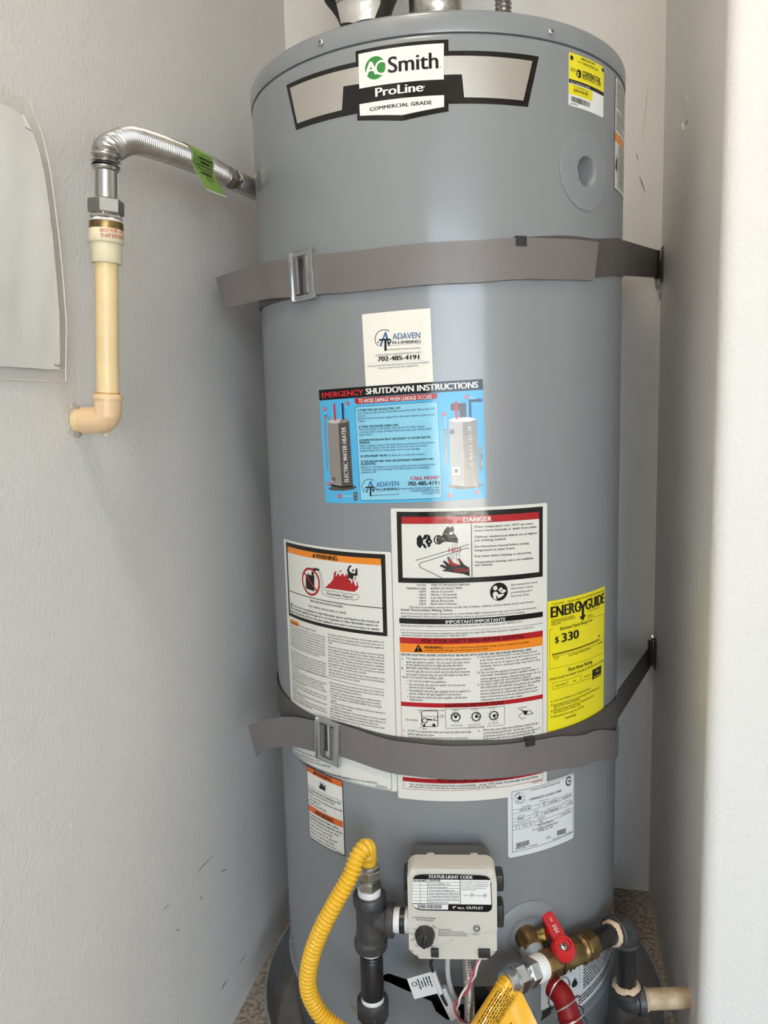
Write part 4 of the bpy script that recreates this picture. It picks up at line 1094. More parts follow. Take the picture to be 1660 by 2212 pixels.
    ('p',[(194.8,439.2),(195.3,439.1),(195.3,431.9),(194.8,432.0)],'black','barcode',1),
    ('p',[(195.6,439.1),(196.1,439.1),(196.1,431.9),(195.6,431.9)],'black','barcode',1),
    ('p',[(196.4,439.1),(196.6,439.1),(196.6,431.9),(196.4,431.9)],'black','barcode',1),
    ('p',[(196.8,439.1),(197.0,439.1),(197.0,431.8),(196.8,431.9)],'black','barcode',1),
    ('p',[(197.3,439.0),(197.5,439.0),(197.5,431.8),(197.3,431.8)],'black','barcode',1),
    ('p',[(197.8,439.0),(198.1,439.0),(198.1,431.8),(197.8,431.8)],'black','barcode',1),
    ('p',[(198.3,439.0),(198.6,439.0),(198.7,431.7),(198.3,431.8)],'black','barcode',1),
    ('p',[(198.9,438.9),(199.4,438.9),(199.5,431.7),(199.0,431.7)],'black','barcode',1),
    ('p',[(199.7,438.9),(200.2,438.9),(200.3,431.6),(199.8,431.7)],'black','barcode',1),
    ('p',[(200.4,438.9),(200.7,438.8),(200.8,431.6),(200.5,431.6)],'black','barcode',1),
    ('p',[(200.9,438.8),(201.1,438.8),(201.2,431.6),(201.0,431.6)],'black','barcode',1),
    ('p',[(201.3,438.8),(201.7,438.8),(201.7,431.5),(201.4,431.6)],'black','barcode',1),
    ('p',[(201.9,438.8),(202.1,438.8),(202.1,431.5),(201.9,431.5)],'black','barcode',1),
    ('p',[(202.4,438.7),(202.6,438.7),(202.6,431.5),(202.4,431.5)],'black','barcode',1),
    ('p',[(202.9,438.7),(203.2,438.7),(203.3,431.4),(202.9,431.5)],'black','barcode',1),
    ('p',[(203.4,438.7),(203.6,438.6),(203.7,431.4),(203.5,431.4)],'black','barcode',1),
    ('p',[(204.0,438.6),(204.4,438.6),(204.5,431.3),(204.0,431.4)],'black','barcode',1),
    ('p',[(204.6,438.6),(205.0,438.5),(205.0,431.3),(204.7,431.3)],'black','barcode',1),
    ('p',[(205.3,438.5),(205.5,438.5),(205.6,431.3),(205.4,431.3)],'black','barcode',1),
    ('p',[(205.8,438.5),(206.2,438.4),(206.2,431.2),(205.9,431.2)],'black','barcode',1),
    ('p',[(206.5,438.4),(206.7,438.4),(206.8,431.2),(206.5,431.2)],'black','barcode',1),
    ('p',[(207.0,438.4),(207.5,438.3),(207.6,431.1),(207.1,431.1)],'black','barcode',1),
    ('p',[(207.7,438.3),(208.1,438.3),(208.1,431.0),(207.8,431.1)],'black','barcode',1),
    ('c',133.9,499.5,8.08,7.85,'black','pictogram',1),
    ('c',133.9,499.5,5.85,5.62,'black','pictogram',1),
    ('p',[(133.9,504.3),(135.1,501.2),(138.6,501.4),(135.8,499.1),(136.8,495.9),(133.9,497.6),(131.0,495.4),(132.0,498.8),(129.2,500.6),(132.7,501.0)],'black','pictogram',1),
    ('c',127.2,503.1,0.46,0.0,'black','lettering',1),
    ('c',127.8,504.1,0.46,0.0,'black','lettering',1),
    ('c',128.5,504.9,0.46,0.0,'black','lettering',1),
    ('c',129.3,505.6,0.46,0.0,'black','lettering',1),
    ('c',130.4,506.1,0.46,0.0,'black','lettering',1),
    ('c',131.5,506.5,0.46,0.0,'black','lettering',1),
    ('c',132.7,506.6,0.46,0.0,'black','lettering',1),
    ('c',133.9,506.5,0.46,0.0,'black','lettering',1),
    ('c',140.7,495.9,0.46,0.0,'black','lettering',1),
    ('c',139.7,494.4,0.46,0.0,'black','lettering',1),
    ('c',138.3,493.3,0.46,0.0,'black','lettering',1),
    ('c',136.6,492.6,0.46,0.0,'black','lettering',1),
    ('c',134.6,492.5,0.46,0.0,'black','lettering',1),
    ('c',132.6,492.9,0.46,0.0,'black','lettering',1),
    ('c',130.8,493.9,0.46,0.0,'black','lettering',1),
    ('c',129.1,495.2,0.46,0.0,'black','lettering',1),
    ('l',[(217.3,499.5),(215.6,498.3),(213.5,497.9),(211.4,498.4),(209.6,499.8),(208.4,501.8),(208.0,504.0),(208.4,506.3),(209.5,508.1),(211.3,509.1),(213.4,509.3),(215.5,508.5),(217.2,506.9)],1.9,'black','pictogram',1),
    ('t', 210.7, 501.9, 214.1, 501.9, 4.36, 'S', 'black', 0.03),
    ('t', 214.1, 501.6, 217.5, 501.6, 4.37, 'A', 'black', 0.03),
]
PRINT['shutdown_sticker'] = [
    ('p',[(-125.5,1030.6),(89.1,1037.1),(89.4,1024.5),(-125.1,1017.5)],'black','header_band',1),
    ('t', -119.2, 1020.7, -57.3, 1022.7, 6.34, 'EMERGENCY', 'red2', 0.035),
    ('t', -53.6, 1023.0, 83.0, 1027.1, 6.97, 'SHUTDOWN INSTRUCTIONS', 'white', 0.04),
    ('p',[(-69.9,1018.7),(34.4,1022.1),(34.8,1017.8),(32.8,1015.2),(-66.7,1011.5),(-69.6,1013.3)],'red','header_band',2),
    ('t', -64.1, 1012.7, 28.0, 1015.6, 4.7, 'TO AVOID DAMAGE WHEN LEAKAGE OCCURS', 'white', 0.03),
    ('p',[(-67.7,1008.5),(32.8,1012.0),(34.9,1009.9),(38.2,897.6),(35.9,895.4),(-63.1,891.8),(-66.2,893.8),(-70.2,1006.3)],'black','panel',1),
    ('p',[(-67.5,1008.0),(32.6,1011.6),(34.5,1009.6),(37.7,897.8),(35.8,895.9),(-63.0,892.3),(-65.7,893.9),(-69.7,1006.0)],'paleblue','panel',2),
    ('t', -66.2, 1002.7, -9.5, 1004.4, 2.52, '1) TURN THE GAS OR ELECTRIC OFF.', 'black', 0.025),
    ('t', -65.9, 999.1, 31.4, 1002.7, 2.51, 'Gas: Twist the dial on top of the thermostat from the ON to the OFF', 'navy', 0),
    ('t', -65.9, 995.7, -54.5, 996.2, 2.55, 'position.', 'navy', 0),
    ('t', -65.8, 992.5, 31.0, 995.7, 2.51, 'Electric: Turn the power supply off to the water heater at the circuit', 'navy', 0),
    ('t', -65.8, 989.2, -55.2, 989.6, 2.56, 'breaker.', 'navy', 0),
    ('t', -65.2, 982.5, -12.6, 983.9, 2.54, '2) TURN THE WATER SUPPLY OFF.', 'black', 0.025),
    ('t', -65.1, 979.3, 18.9, 981.9, 2.53, 'Twist the handle on the water valve above the water heater', 'navy', 0),
    ('t', -65.2, 975.9, 26.7, 978.8, 2.52, 'clockwise until it stops. (If water does not stop, turn off the main', 'navy', 0),
    ('t', -65.0, 972.5, -47.0, 973.3, 2.56, 'water valve.)', 'navy', 0),
    ('t', -64.9, 965.9, 25.8, 968.6, 2.53, '3) DRAIN WATER HEATER IF NECESSARY TO AVOID WATER', 'black', 0.025),
    ('t', -64.8, 962.7, -50.1, 963.2, 2.57, 'DAMAGE.', 'black', 0.025),
    ('t', -64.6, 959.2, 30.5, 962.2, 2.54, 'Attach a garden hose to the drain faucet connection at the bottom', 'navy', 0),
    ('t', -64.5, 956.0, 21.7, 958.8, 2.54, 'of the water heater. Run the other end of the hose to a lower', 'navy', 0),
    ('t', -64.5, 952.8, 12.9, 955.1, 2.55, "location where hot or rusty water won't cause damage.", 'navy', 0),
    ('t', -64.0, 946.1, -28.7, 947.3, 2.57, '4) OPEN RELIEF VALVE', 'black', 0.025),
    ('t', -27.6, 947.3, 19.0, 948.5, 2.54, '(to allow air to enter the heater.)', 'navy', 0),
    ('t', -63.7, 939.4, 29.0, 942.4, 2.55, '5) THIS HEATER MAY HAVE AN EXTENDED WARRANTY AND', 'black', 0.025),
    ('t', -63.7, 936.2, -43.2, 937.0, 2.59, 'GUARANTEE.', 'black', 0.025),
    ('t', -63.6, 932.6, 31.0, 935.8, 2.55, 'Repairs or maintenance of any type performed by an unauthorized', 'navy', 0),
    ('t', -63.6, 929.4, 23.9, 932.3, 2.56, 'technician may void coverage. For authorization or immediate', 'navy', 0),
    ('t', -63.5, 926.0, -43.0, 927.0, 2.6, 'assistance call:', 'navy', 0),
    ('t', -12.3, 906.5, 35.4, 907.9, 2.56, 'www.adavenplumbinginc.com', 'navy', 0),
    ('t', -0.0, 903.5, 35.6, 904.3, 2.56, 'LICENSE BONDED INSURED', 'navy', 0),
    ('t', 14.3, 900.4, 35.5, 901.0, 2.56, 'NV CL#0077979', 'navy', 0),
    ('t', 0.3, 918.1, 34.8, 918.7, 4.19, 'CALL NOW!', 'red2', 0.03),
    ('t', -3.2, 911.2, 35.0, 911.9, 4.8, '702-485-4191', 'black', 0.035),
    ('l',[(-60.0,902.7),(-61.2,903.7),(-62.2,904.9),(-62.9,906.3),(-63.3,907.8),(-63.4,909.4),(-63.2,911.0),(-62.7,912.6),(-61.9,914.0),(-60.8,915.4),(-59.5,916.6),(-58.1,917.6),(-56.5,918.4),(-54.8,918.9),(-53.0,919.1),(-51.3,919.1),(-49.7,918.8),(-48.1,918.2),(-46.8,917.4)],0.61,'black','emblem',3),
    ('p',[(-51.7,917.6),(-50.1,915.9),(-46.7,903.0),(-48.9,902.9),(-51.8,913.6),(-56.3,902.3),(-58.9,902.2)],'adblue','emblem',3),
    ('l',[(-58.9,908.6),(-46.2,909.4)],1.56,'black','emblem',4),
    ('l',[(-51.6,909.1),(-51.9,897.5)],2.13,'black','emblem',4),
    ('l',[(-47.0,909.4),(-45.9,908.6),(-45.9,906.6),(-47.2,905.5),(-49.4,905.3)],1.23,'black','emblem',4),
    ('c',-59.8,906.2,0.76,0.0,'black','emblem',4),
    ('l',[(-58.9,901.8),(-50.4,902.4),(-19.2,905.8)],0.3,'grey','emblem',3),
    ('t', -43.5, 909.4, -14.2, 911.1, 5.98, 'ADAVEN', 'adblue', 0.015),
    ('t', -43.8, 904.6, -13.9, 906.4, 2.75, 'PLUMBING', 'black', 0.02),
    ('t', -19.0, 904.5, -14.0, 904.8, 1.24, 'INC', 'grey', 0),
    ('t', -50.4, 898.1, -14.2, 900.4, 1.5, 'Residential And Commercial Service', 'black', 0.01),
    ('p',[(-115.5,904.8),(-108.1,909.1),(-92.2,912.0),(-77.5,910.8),(-70.4,909.0),(-76.8,905.4),(-92.6,903.4),(-109.3,903.2)],'darkgrey','pictogram',2),
    ('p',[(-112.8,990.2),(-95.3,988.5),(-93.3,909.6),(-111.0,910.6)],'midgrey','pictogram',3),
    ('p',[(-95.3,988.5),(-78.9,991.3),(-76.3,909.6),(-84.0,907.8),(-93.3,908.5)],'darkgrey','pictogram',3),
    ('p',[(-112.8,990.2),(-105.2,993.5),(-89.8,993.8),(-95.3,988.5),(-104.4,988.3)],'lightgrey','pictogram',4),
    ('p',[(-89.8,993.8),(-81.5,994.0),(-78.9,991.3),(-84.4,989.1),(-95.3,988.3)],'midgrey','pictogram',4),
    ('p',[(-110.6,911.4),(-93.3,909.1),(-76.9,910.8),(-76.7,908.5),(-93.4,906.9),(-110.3,909.0)],'black','pictogram',5),
    ('l',[(-100.5,1013.1),(-99.9,992.1)],2.8,'red2','pictogram',5),
    ('l',[(-87.8,1013.5),(-87.4,993.0)],2.8,'navy','pictogram',5),
    ('l',[(-86.4,1007.1),(-84.4,1007.1)],1.0,'navy','pictogram',5),
    ('l',[(-108.2,991.7),(-108.4,995.9),(-117.3,995.7),(-115.5,929.0)],2.2,'midgrey','pictogram',2),
    ('l',[(-117.8,998.5),(-112.0,998.7)],0.8,'darkgrey','pictogram',2),
    ('l',[(-115.0,998.8),(-114.8,995.7)],0.8,'darkgrey','pictogram',2),
    ('t', -82.2, 915.0, -84.1, 983.8, 6.12, 'ELECTRIC WATER HEATER', 'white', 0.02),
    ('c',-105.2,918.1,2.36,1.26,'black','pictogram',5),
    ('p',[(-75.6,902.3),(-70.6,902.5),(-70.7,892.1),(-75.9,891.4)],'darkgrey','pictogram',2),
    ('c',-73.1,899.3,0.93,0.0,'lightgrey','pictogram',3),
    ('c',-73.2,894.6,0.93,0.0,'lightgrey','pictogram',3),
    ('l',[(-93.8,896.6),(-78.0,897.1)],0.5,'white','pictogram',2),
    ('l',[(-115.8,1004.2),(-115.0,999.5)],0.5,'white','pictogram',2),
    ('l',[(-82.1,1010.3),(-84.1,1006.6)],0.5,'white','pictogram',2),
    ('l',[(-111.9,913.2),(-105.7,917.0)],0.5,'white','pictogram',5),
    ('c',-116.7,1006.8,2.62,0.0,'red2','pictogram',3),
    ('t', -118.0, 1005.4, -115.5, 1005.6, 3.09, '4', 'white', 0.02),
    ('c',-80.7,1013.0,2.57,0.0,'red2','pictogram',3),
    ('t', -81.9, 1011.7, -79.7, 1011.8, 3.02, '2', 'white', 0.02),
    ('c',-114.5,911.7,2.7,0.0,'red2','pictogram',3),
    ('t', -115.8, 910.2, -113.3, 910.5, 3.17, '3', 'white', 0.02),
    ('c',-97.1,896.4,2.68,0.0,'red2','pictogram',3),
    ('t', -98.4, 895.0, -96.0, 895.2, 3.15, '1', 'white', 0.02),
    ('p',[(43.9,909.1),(51.1,912.3),(66.0,913.7),(84.0,912.5),(88.9,910.1),(82.5,906.9),(64.4,905.7),(49.5,907.1)],'darkgrey','pictogram',2),
    ('p',[(47.8,989.4),(64.0,989.0),(65.9,908.9),(49.3,911.6)],'lightgrey','pictogram',3),
    ('p',[(64.0,989.0),(81.1,990.0),(82.8,909.1),(65.9,908.2)],'midgrey','pictogram',3),
    ('p',[(47.8,989.4),(53.7,991.9),(71.5,992.4),(81.1,990.0),(72.9,987.0),(55.1,987.0)],'white','pictogram',4),
    ('l',[(56.7,1011.4),(57.2,990.6)],2.8,'red2','pictogram',5),
    ('l',[(50.3,1005.1),(64.7,1005.3),(64.8,990.4)],8,'darkgrey','pictogram',3),
    ('l',[(73.7,992.4),(73.3,1011.8),(88.1,1012.0)],2.8,'navy','pictogram',5),
    ('l',[(80.6,1014.1),(85.9,1014.4)],0.8,'darkgrey','pictogram',2),
    ('l',[(44.3,938.6),(43.5,975.1),(50.5,975.7)],2.6,'midgrey','pictogram',2),
    ('c',51.3,975.5,2.94,0.0,'darkgrey','pictogram',5),
    ('c',51.3,975.5,1.76,0.0,'midgrey','pictogram',6),
    ('l',[(40.3,977.9),(46.2,978.0)],0.8,'darkgrey','pictogram',2),
    ('p',[(51.4,932.9),(60.0,933.0),(60.1,923.3),(51.5,923.1)],'white','pictogram',5),
    ('c',55.7,928.1,2.53,0.0,'darkgrey','pictogram',6),
    ('l',[(85.1,957.2),(85.7,928.0)],2.8,'midgrey','pictogram',2),
    ('l',[(87.0,947.8),(87.4,942.5)],1,'darkgrey','pictogram',2),
    ('t', 77.3, 928.7, 74.6, 982.1, 4.96, 'GAS WATER HEATER', 'white', 0.02),
    ('l',[(72.5,1015.7),(80.6,1014.1)],0.5,'white','pictogram',2),
    ('l',[(42.7,994.7),(44.0,978.5)],0.5,'white','pictogram',2),
    ('l',[(48.6,901.2),(55.4,922.7)],0.5,'white','pictogram',5),
    ('l',[(80.5,903.9),(77.3,920.5)],0.5,'white','pictogram',5),
    ('c',69.5,1016.5,2.47,0.0,'red2','pictogram',3),
    ('t', 68.6, 1015.3, 70.4, 1015.4, 2.91, '2', 'white', 0.02),
    ('c',42.1,997.2,2.48,0.0,'red2','pictogram',3),
    ('t', 41.2, 995.9, 42.9, 996.0, 2.92, '4', 'white', 0.02),
    ('c',47.6,898.6,2.55,0.0,'red2','pictogram',3),
    ('t', 46.7, 897.3, 48.4, 897.4, 3.0, '1', 'white', 0.02),
    ('c',80.9,901.4,2.55,0.0,'red2','pictogram',3),
    ('t', 80.0, 900.1, 81.8, 900.1, 3.0, '3', 'white', 0.02),
]
PRINT['plumber_card'] = [
    ('l',[(-36.3,1080.7),(-37.7,1081.9),(-38.8,1083.4),(-39.6,1085.1),(-40.0,1086.8),(-40.2,1088.7),(-39.9,1090.5),(-39.4,1092.2),(-38.5,1093.9),(-37.3,1095.3),(-35.8,1096.6),(-34.2,1097.6),(-32.4,1098.4),(-30.5,1098.8),(-28.5,1099.0),(-26.6,1098.8),(-24.7,1098.4),(-23.0,1097.6),(-21.5,1096.6)],0.75,'black','emblem',3),
    ('p',[(-27.0,1097.1),(-25.2,1095.1),(-21.3,1080.0),(-23.8,1080.0),(-27.2,1092.5),(-32.2,1080.0),(-35.0,1080.0)],'adblue','emblem',3),
    ('l',[(-35.1,1087.3),(-20.8,1087.3)],1.9,'black','emblem',4),
    ('l',[(-26.9,1087.3),(-27.2,1074.0)],2.6,'black','emblem',4),
    ('l',[(-21.8,1087.3),(-20.4,1086.3),(-20.5,1084.0),(-21.9,1082.9),(-24.3,1082.9)],1.5,'black','emblem',4),
    ('c',-36.2,1084.7,0.87,0.0,'black','emblem',4),
    ('l',[(-35.0,1079.5),(-25.5,1079.5),(9.9,1081.5)],0.3,'grey','emblem',3),
    ('t', -17.8, 1087.0, 15.6, 1087.3, 6.87, 'ADAVEN', 'adblue', 0.015),
    ('t', -18.1, 1081.6, 15.9, 1081.9, 3.15, 'PLUMBING', 'black', 0.02),
    ('t', 10.2, 1080.0, 15.9, 1080.0, 1.43, 'INC', 'grey', 0),
    ('t', -25.5, 1074.6, 15.7, 1075.0, 1.73, 'Residential And Commercial Service', 'black', 0.01),
    ('t', -40.5, 1068.6, 16.3, 1069.8, 2.45, 'www.adavenplumbinginc.com', 'greyblue', 0.01),
    ('t', -37.0, 1062.2, 13.6, 1062.6, 5.2, '702-485-4191', 'black', 0.035),
    ('t', -51.2, 1055.9, 26.3, 1057.8, 2.03, '"if we are not your first choice let us give you a free honest second opinion"', 'adblue', 0.01),
    ('t', -36.9, 1053.1, 12.3, 1054.2, 1.6, 'License bonded insured NV CL#0077979', 'black', 0.01),
    ('l',[(-50.8,1060.1),(25.6,1060.8)],0.2,'lightgrey','rule_line',1),
]
PRINT['brand'] = [
    ('c',-30.8,1393.5,12.44,0.0,'green','emblem',3),
    ('t', -43.5, 1386.2, -27.9, 1386.2, 14.24, 'A', 'white', 0.035),
    ('c',-23.0,1392.7,8.06,5.8,'white','emblem',4),
    ('t', -14.8, 1385.6, 41.9, 1385.6, 16.62, 'Smith', 'black', 0.02),
    ('t', 43.6, 1385.4, 45.8, 1385.4, 1.6, '®', 'black', 0),
    ('t', -30.8, 1361.9, 24.3, 1361.9, 9.38, 'ProLine', 'white', 0.03),
    ('t', 24.6, 1365.7, 26.8, 1365.7, 2.09, '®', 'white', 0),
    ('t', -38.4, 1347.5, 34.0, 1347.5, 3.9, 'COMMERCIAL GRADE', 'black', 0.02),
]
PRINT['rewards_sticker'] = [
    ('p',[(207.6,1416.2),(278.6,1416.2),(278.6,1386.7),(207.6,1386.7)],'yellow','band',1),
    ('p',[(207.7,1386.7),(278.4,1386.7),(278.4,1382.5),(207.7,1382.5)],'black','band',2),
    ('p',[(207.5,1381.6),(252.1,1381.6),(252.1,1370.0),(207.5,1370.0)],'yellow','band',1),
    ('t', 228.5, 1411.8, 256.2, 1411.8, 2.64, 'F6R9-HC4X-99F1', 'black', 0.02),
    ('t', 222.5, 1407.4, 262.0, 1407.4, 2.45, 'A. O. Smith Std Res Tank', 'black', 0.02),
    ('t', 210.4, 1397.9, 219.6, 1397.9, 1.86, 'Enroll for', 'black', 0),
    ('t', 210.4, 1395.7, 219.0, 1395.7, 1.86, 'FREE at', 'black', 0.01),
    ('t', 231.2, 1395.2, 268.3, 1395.2, 5.13, 'CONTRACTOR', 'black', 0.03),
    ('t', 231.3, 1390.9, 269.6, 1390.9, 4.76, 'REWARDS.COM', 'black', 0),
    ('t', 209.4, 1382.7, 245.2, 1382.7, 2.26, 'Your rewards are waiting', 'white', 0.01),
    ('t', 214.8, 1378.3, 242.5, 1378.3, 1.89, 'A. O. Smith Std Res Tank', 'black', 0.01),
    ('t', 215.4, 1373.7, 241.9, 1373.7, 3.21, 'F6R9-HC4X-99F1', 'black', 0.02),
    ('t', 213.0, 1358.6, 223.5, 1358.6, 2.07, 'Peel/Polar', 'black', 0.01),
    ('p',[(210.1,1358.8),(212.4,1360.3),(212.4,1358.2)],'black','pictogram',1),
    ('p',[(220.5,1397.7),(224.6,1400.5),(229.0,1399.0),(229.0,1392.6),(224.7,1390.2),(220.5,1392.7)],'black','emblem',2),
    ('p',[(222.0,1396.7),(224.4,1398.0),(224.4,1395.7),(222.0,1394.5)],'yellow','emblem',3),
    ('p',[(222.0,1393.9),(224.4,1395.0),(224.4,1392.7),(222.0,1392.2)],'yellow','emblem',3),
    ('p',[(209.5,1412.1),(212.0,1413.6),(214.8,1412.0),(214.8,1409.0),(212.0,1407.7),(209.5,1409.4)],'black','emblem',2),
    ('p',[(272.9,1413.3),(275.9,1414.9),(278.1,1413.8),(278.2,1410.9),(275.6,1409.6),(273.0,1410.4)],'black','emblem',2),
    ('p',[(211.2,1368.4),(211.8,1368.3),(211.9,1362.3),(211.2,1362.4)],'black','barcode',1),
    ('p',[(212.5,1368.3),(212.9,1368.3),(213.0,1362.3),(212.6,1362.3)],'black','barcode',1),
    ('p',[(213.6,1368.2),(214.2,1368.2),(214.3,1362.2),(213.6,1362.2)],'black','barcode',1),
    ('p',[(214.6,1368.2),(215.3,1368.2),(215.4,1362.2),(214.7,1362.2)],'black','barcode',1),
    ('p',[(215.7,1368.2),(216.4,1368.1),(216.5,1362.1),(215.8,1362.1)],'black','barcode',1),
    ('p',[(216.8,1368.1),(217.5,1368.1),(217.6,1362.1),(216.9,1362.1)],'black','barcode',1),
    ('p',[(217.9,1368.1),(218.6,1368.0),(218.7,1362.0),(218.0,1362.0)],'black','barcode',1),
    ('p',[(219.3,1368.0),(220.0,1368.0),(220.0,1362.0),(219.3,1362.0)],'black','barcode',1),
    ('p',[(220.4,1368.0),(221.1,1368.0),(221.2,1361.9),(220.5,1362.0)],'black','barcode',1),
    ('p',[(221.5,1368.0),(222.2,1367.9),(222.3,1361.9),(221.6,1361.9)],'black','barcode',1),
    ('p',[(222.6,1367.9),(223.1,1367.9),(223.1,1361.9),(222.7,1361.9)],'black','barcode',1),
    ('p',[(223.5,1367.9),(223.9,1367.9),(224.0,1361.9),(223.5,1361.9)],'black','barcode',1),
    ('p',[(224.3,1367.9),(225.4,1367.9),(225.5,1361.8),(224.4,1361.8)],'black','barcode',1),
    ('p',[(225.8,1367.9),(226.9,1367.8),(227.0,1361.8),(225.9,1361.8)],'black','barcode',1),
    ('p',[(227.4,1367.8),(228.4,1367.8),(228.5,1361.8),(227.4,1361.8)],'black','barcode',1),
    ('p',[(228.9,1367.8),(230.0,1367.8),(230.1,1361.7),(229.0,1361.8)],'black','barcode',1),
    ('p',[(230.7,1367.8),(231.8,1367.8),(231.9,1361.7),(230.8,1361.7)],'black','barcode',1),
    ('p',[(232.3,1367.8),(233.0,1367.8),(233.1,1361.7),(232.4,1361.7)],'black','barcode',1),
    ('p',[(233.5,1367.8),(233.9,1367.8),(234.0,1361.7),(233.5,1361.7)],'black','barcode',1),
    ('p',[(234.7,1367.8),(235.4,1367.8),(235.5,1361.7),(234.8,1361.7)],'black','barcode',1),
    ('p',[(235.9,1367.8),(236.7,1367.8),(236.7,1361.7),(236.0,1361.7)],'black','barcode',1),
    ('p',[(237.1,1367.8),(237.6,1367.8),(237.7,1361.7),(237.2,1361.7)],'black','barcode',1),
    ('p',[(238.4,1367.8),(239.1,1367.8),(239.2,1361.7),(238.4,1361.7)],'black','barcode',1),
    ('p',[(239.9,1367.8),(240.4,1367.8),(240.5,1361.7),(240.0,1361.7)],'black','barcode',1),
    ('p',[(240.9,1367.8),(241.7,1367.9),(241.7,1361.7),(240.9,1361.7)],'black','barcode',1),
    ('p',[(242.4,1367.9),(242.9,1367.9),(243.0,1361.8),(242.5,1361.8)],'black','barcode',1),
    ('p',[(243.7,1367.9),(244.2,1367.9),(244.3,1361.8),(243.8,1361.8)],'black','barcode',1),
    ('p',[(245.0,1367.9),(245.5,1367.9),(245.6,1361.8),(245.1,1361.8)],'black','barcode',1),
    ('p',[(246.0,1367.9),(246.5,1368.0),(246.6,1361.8),(246.1,1361.8)],'black','barcode',1),
]
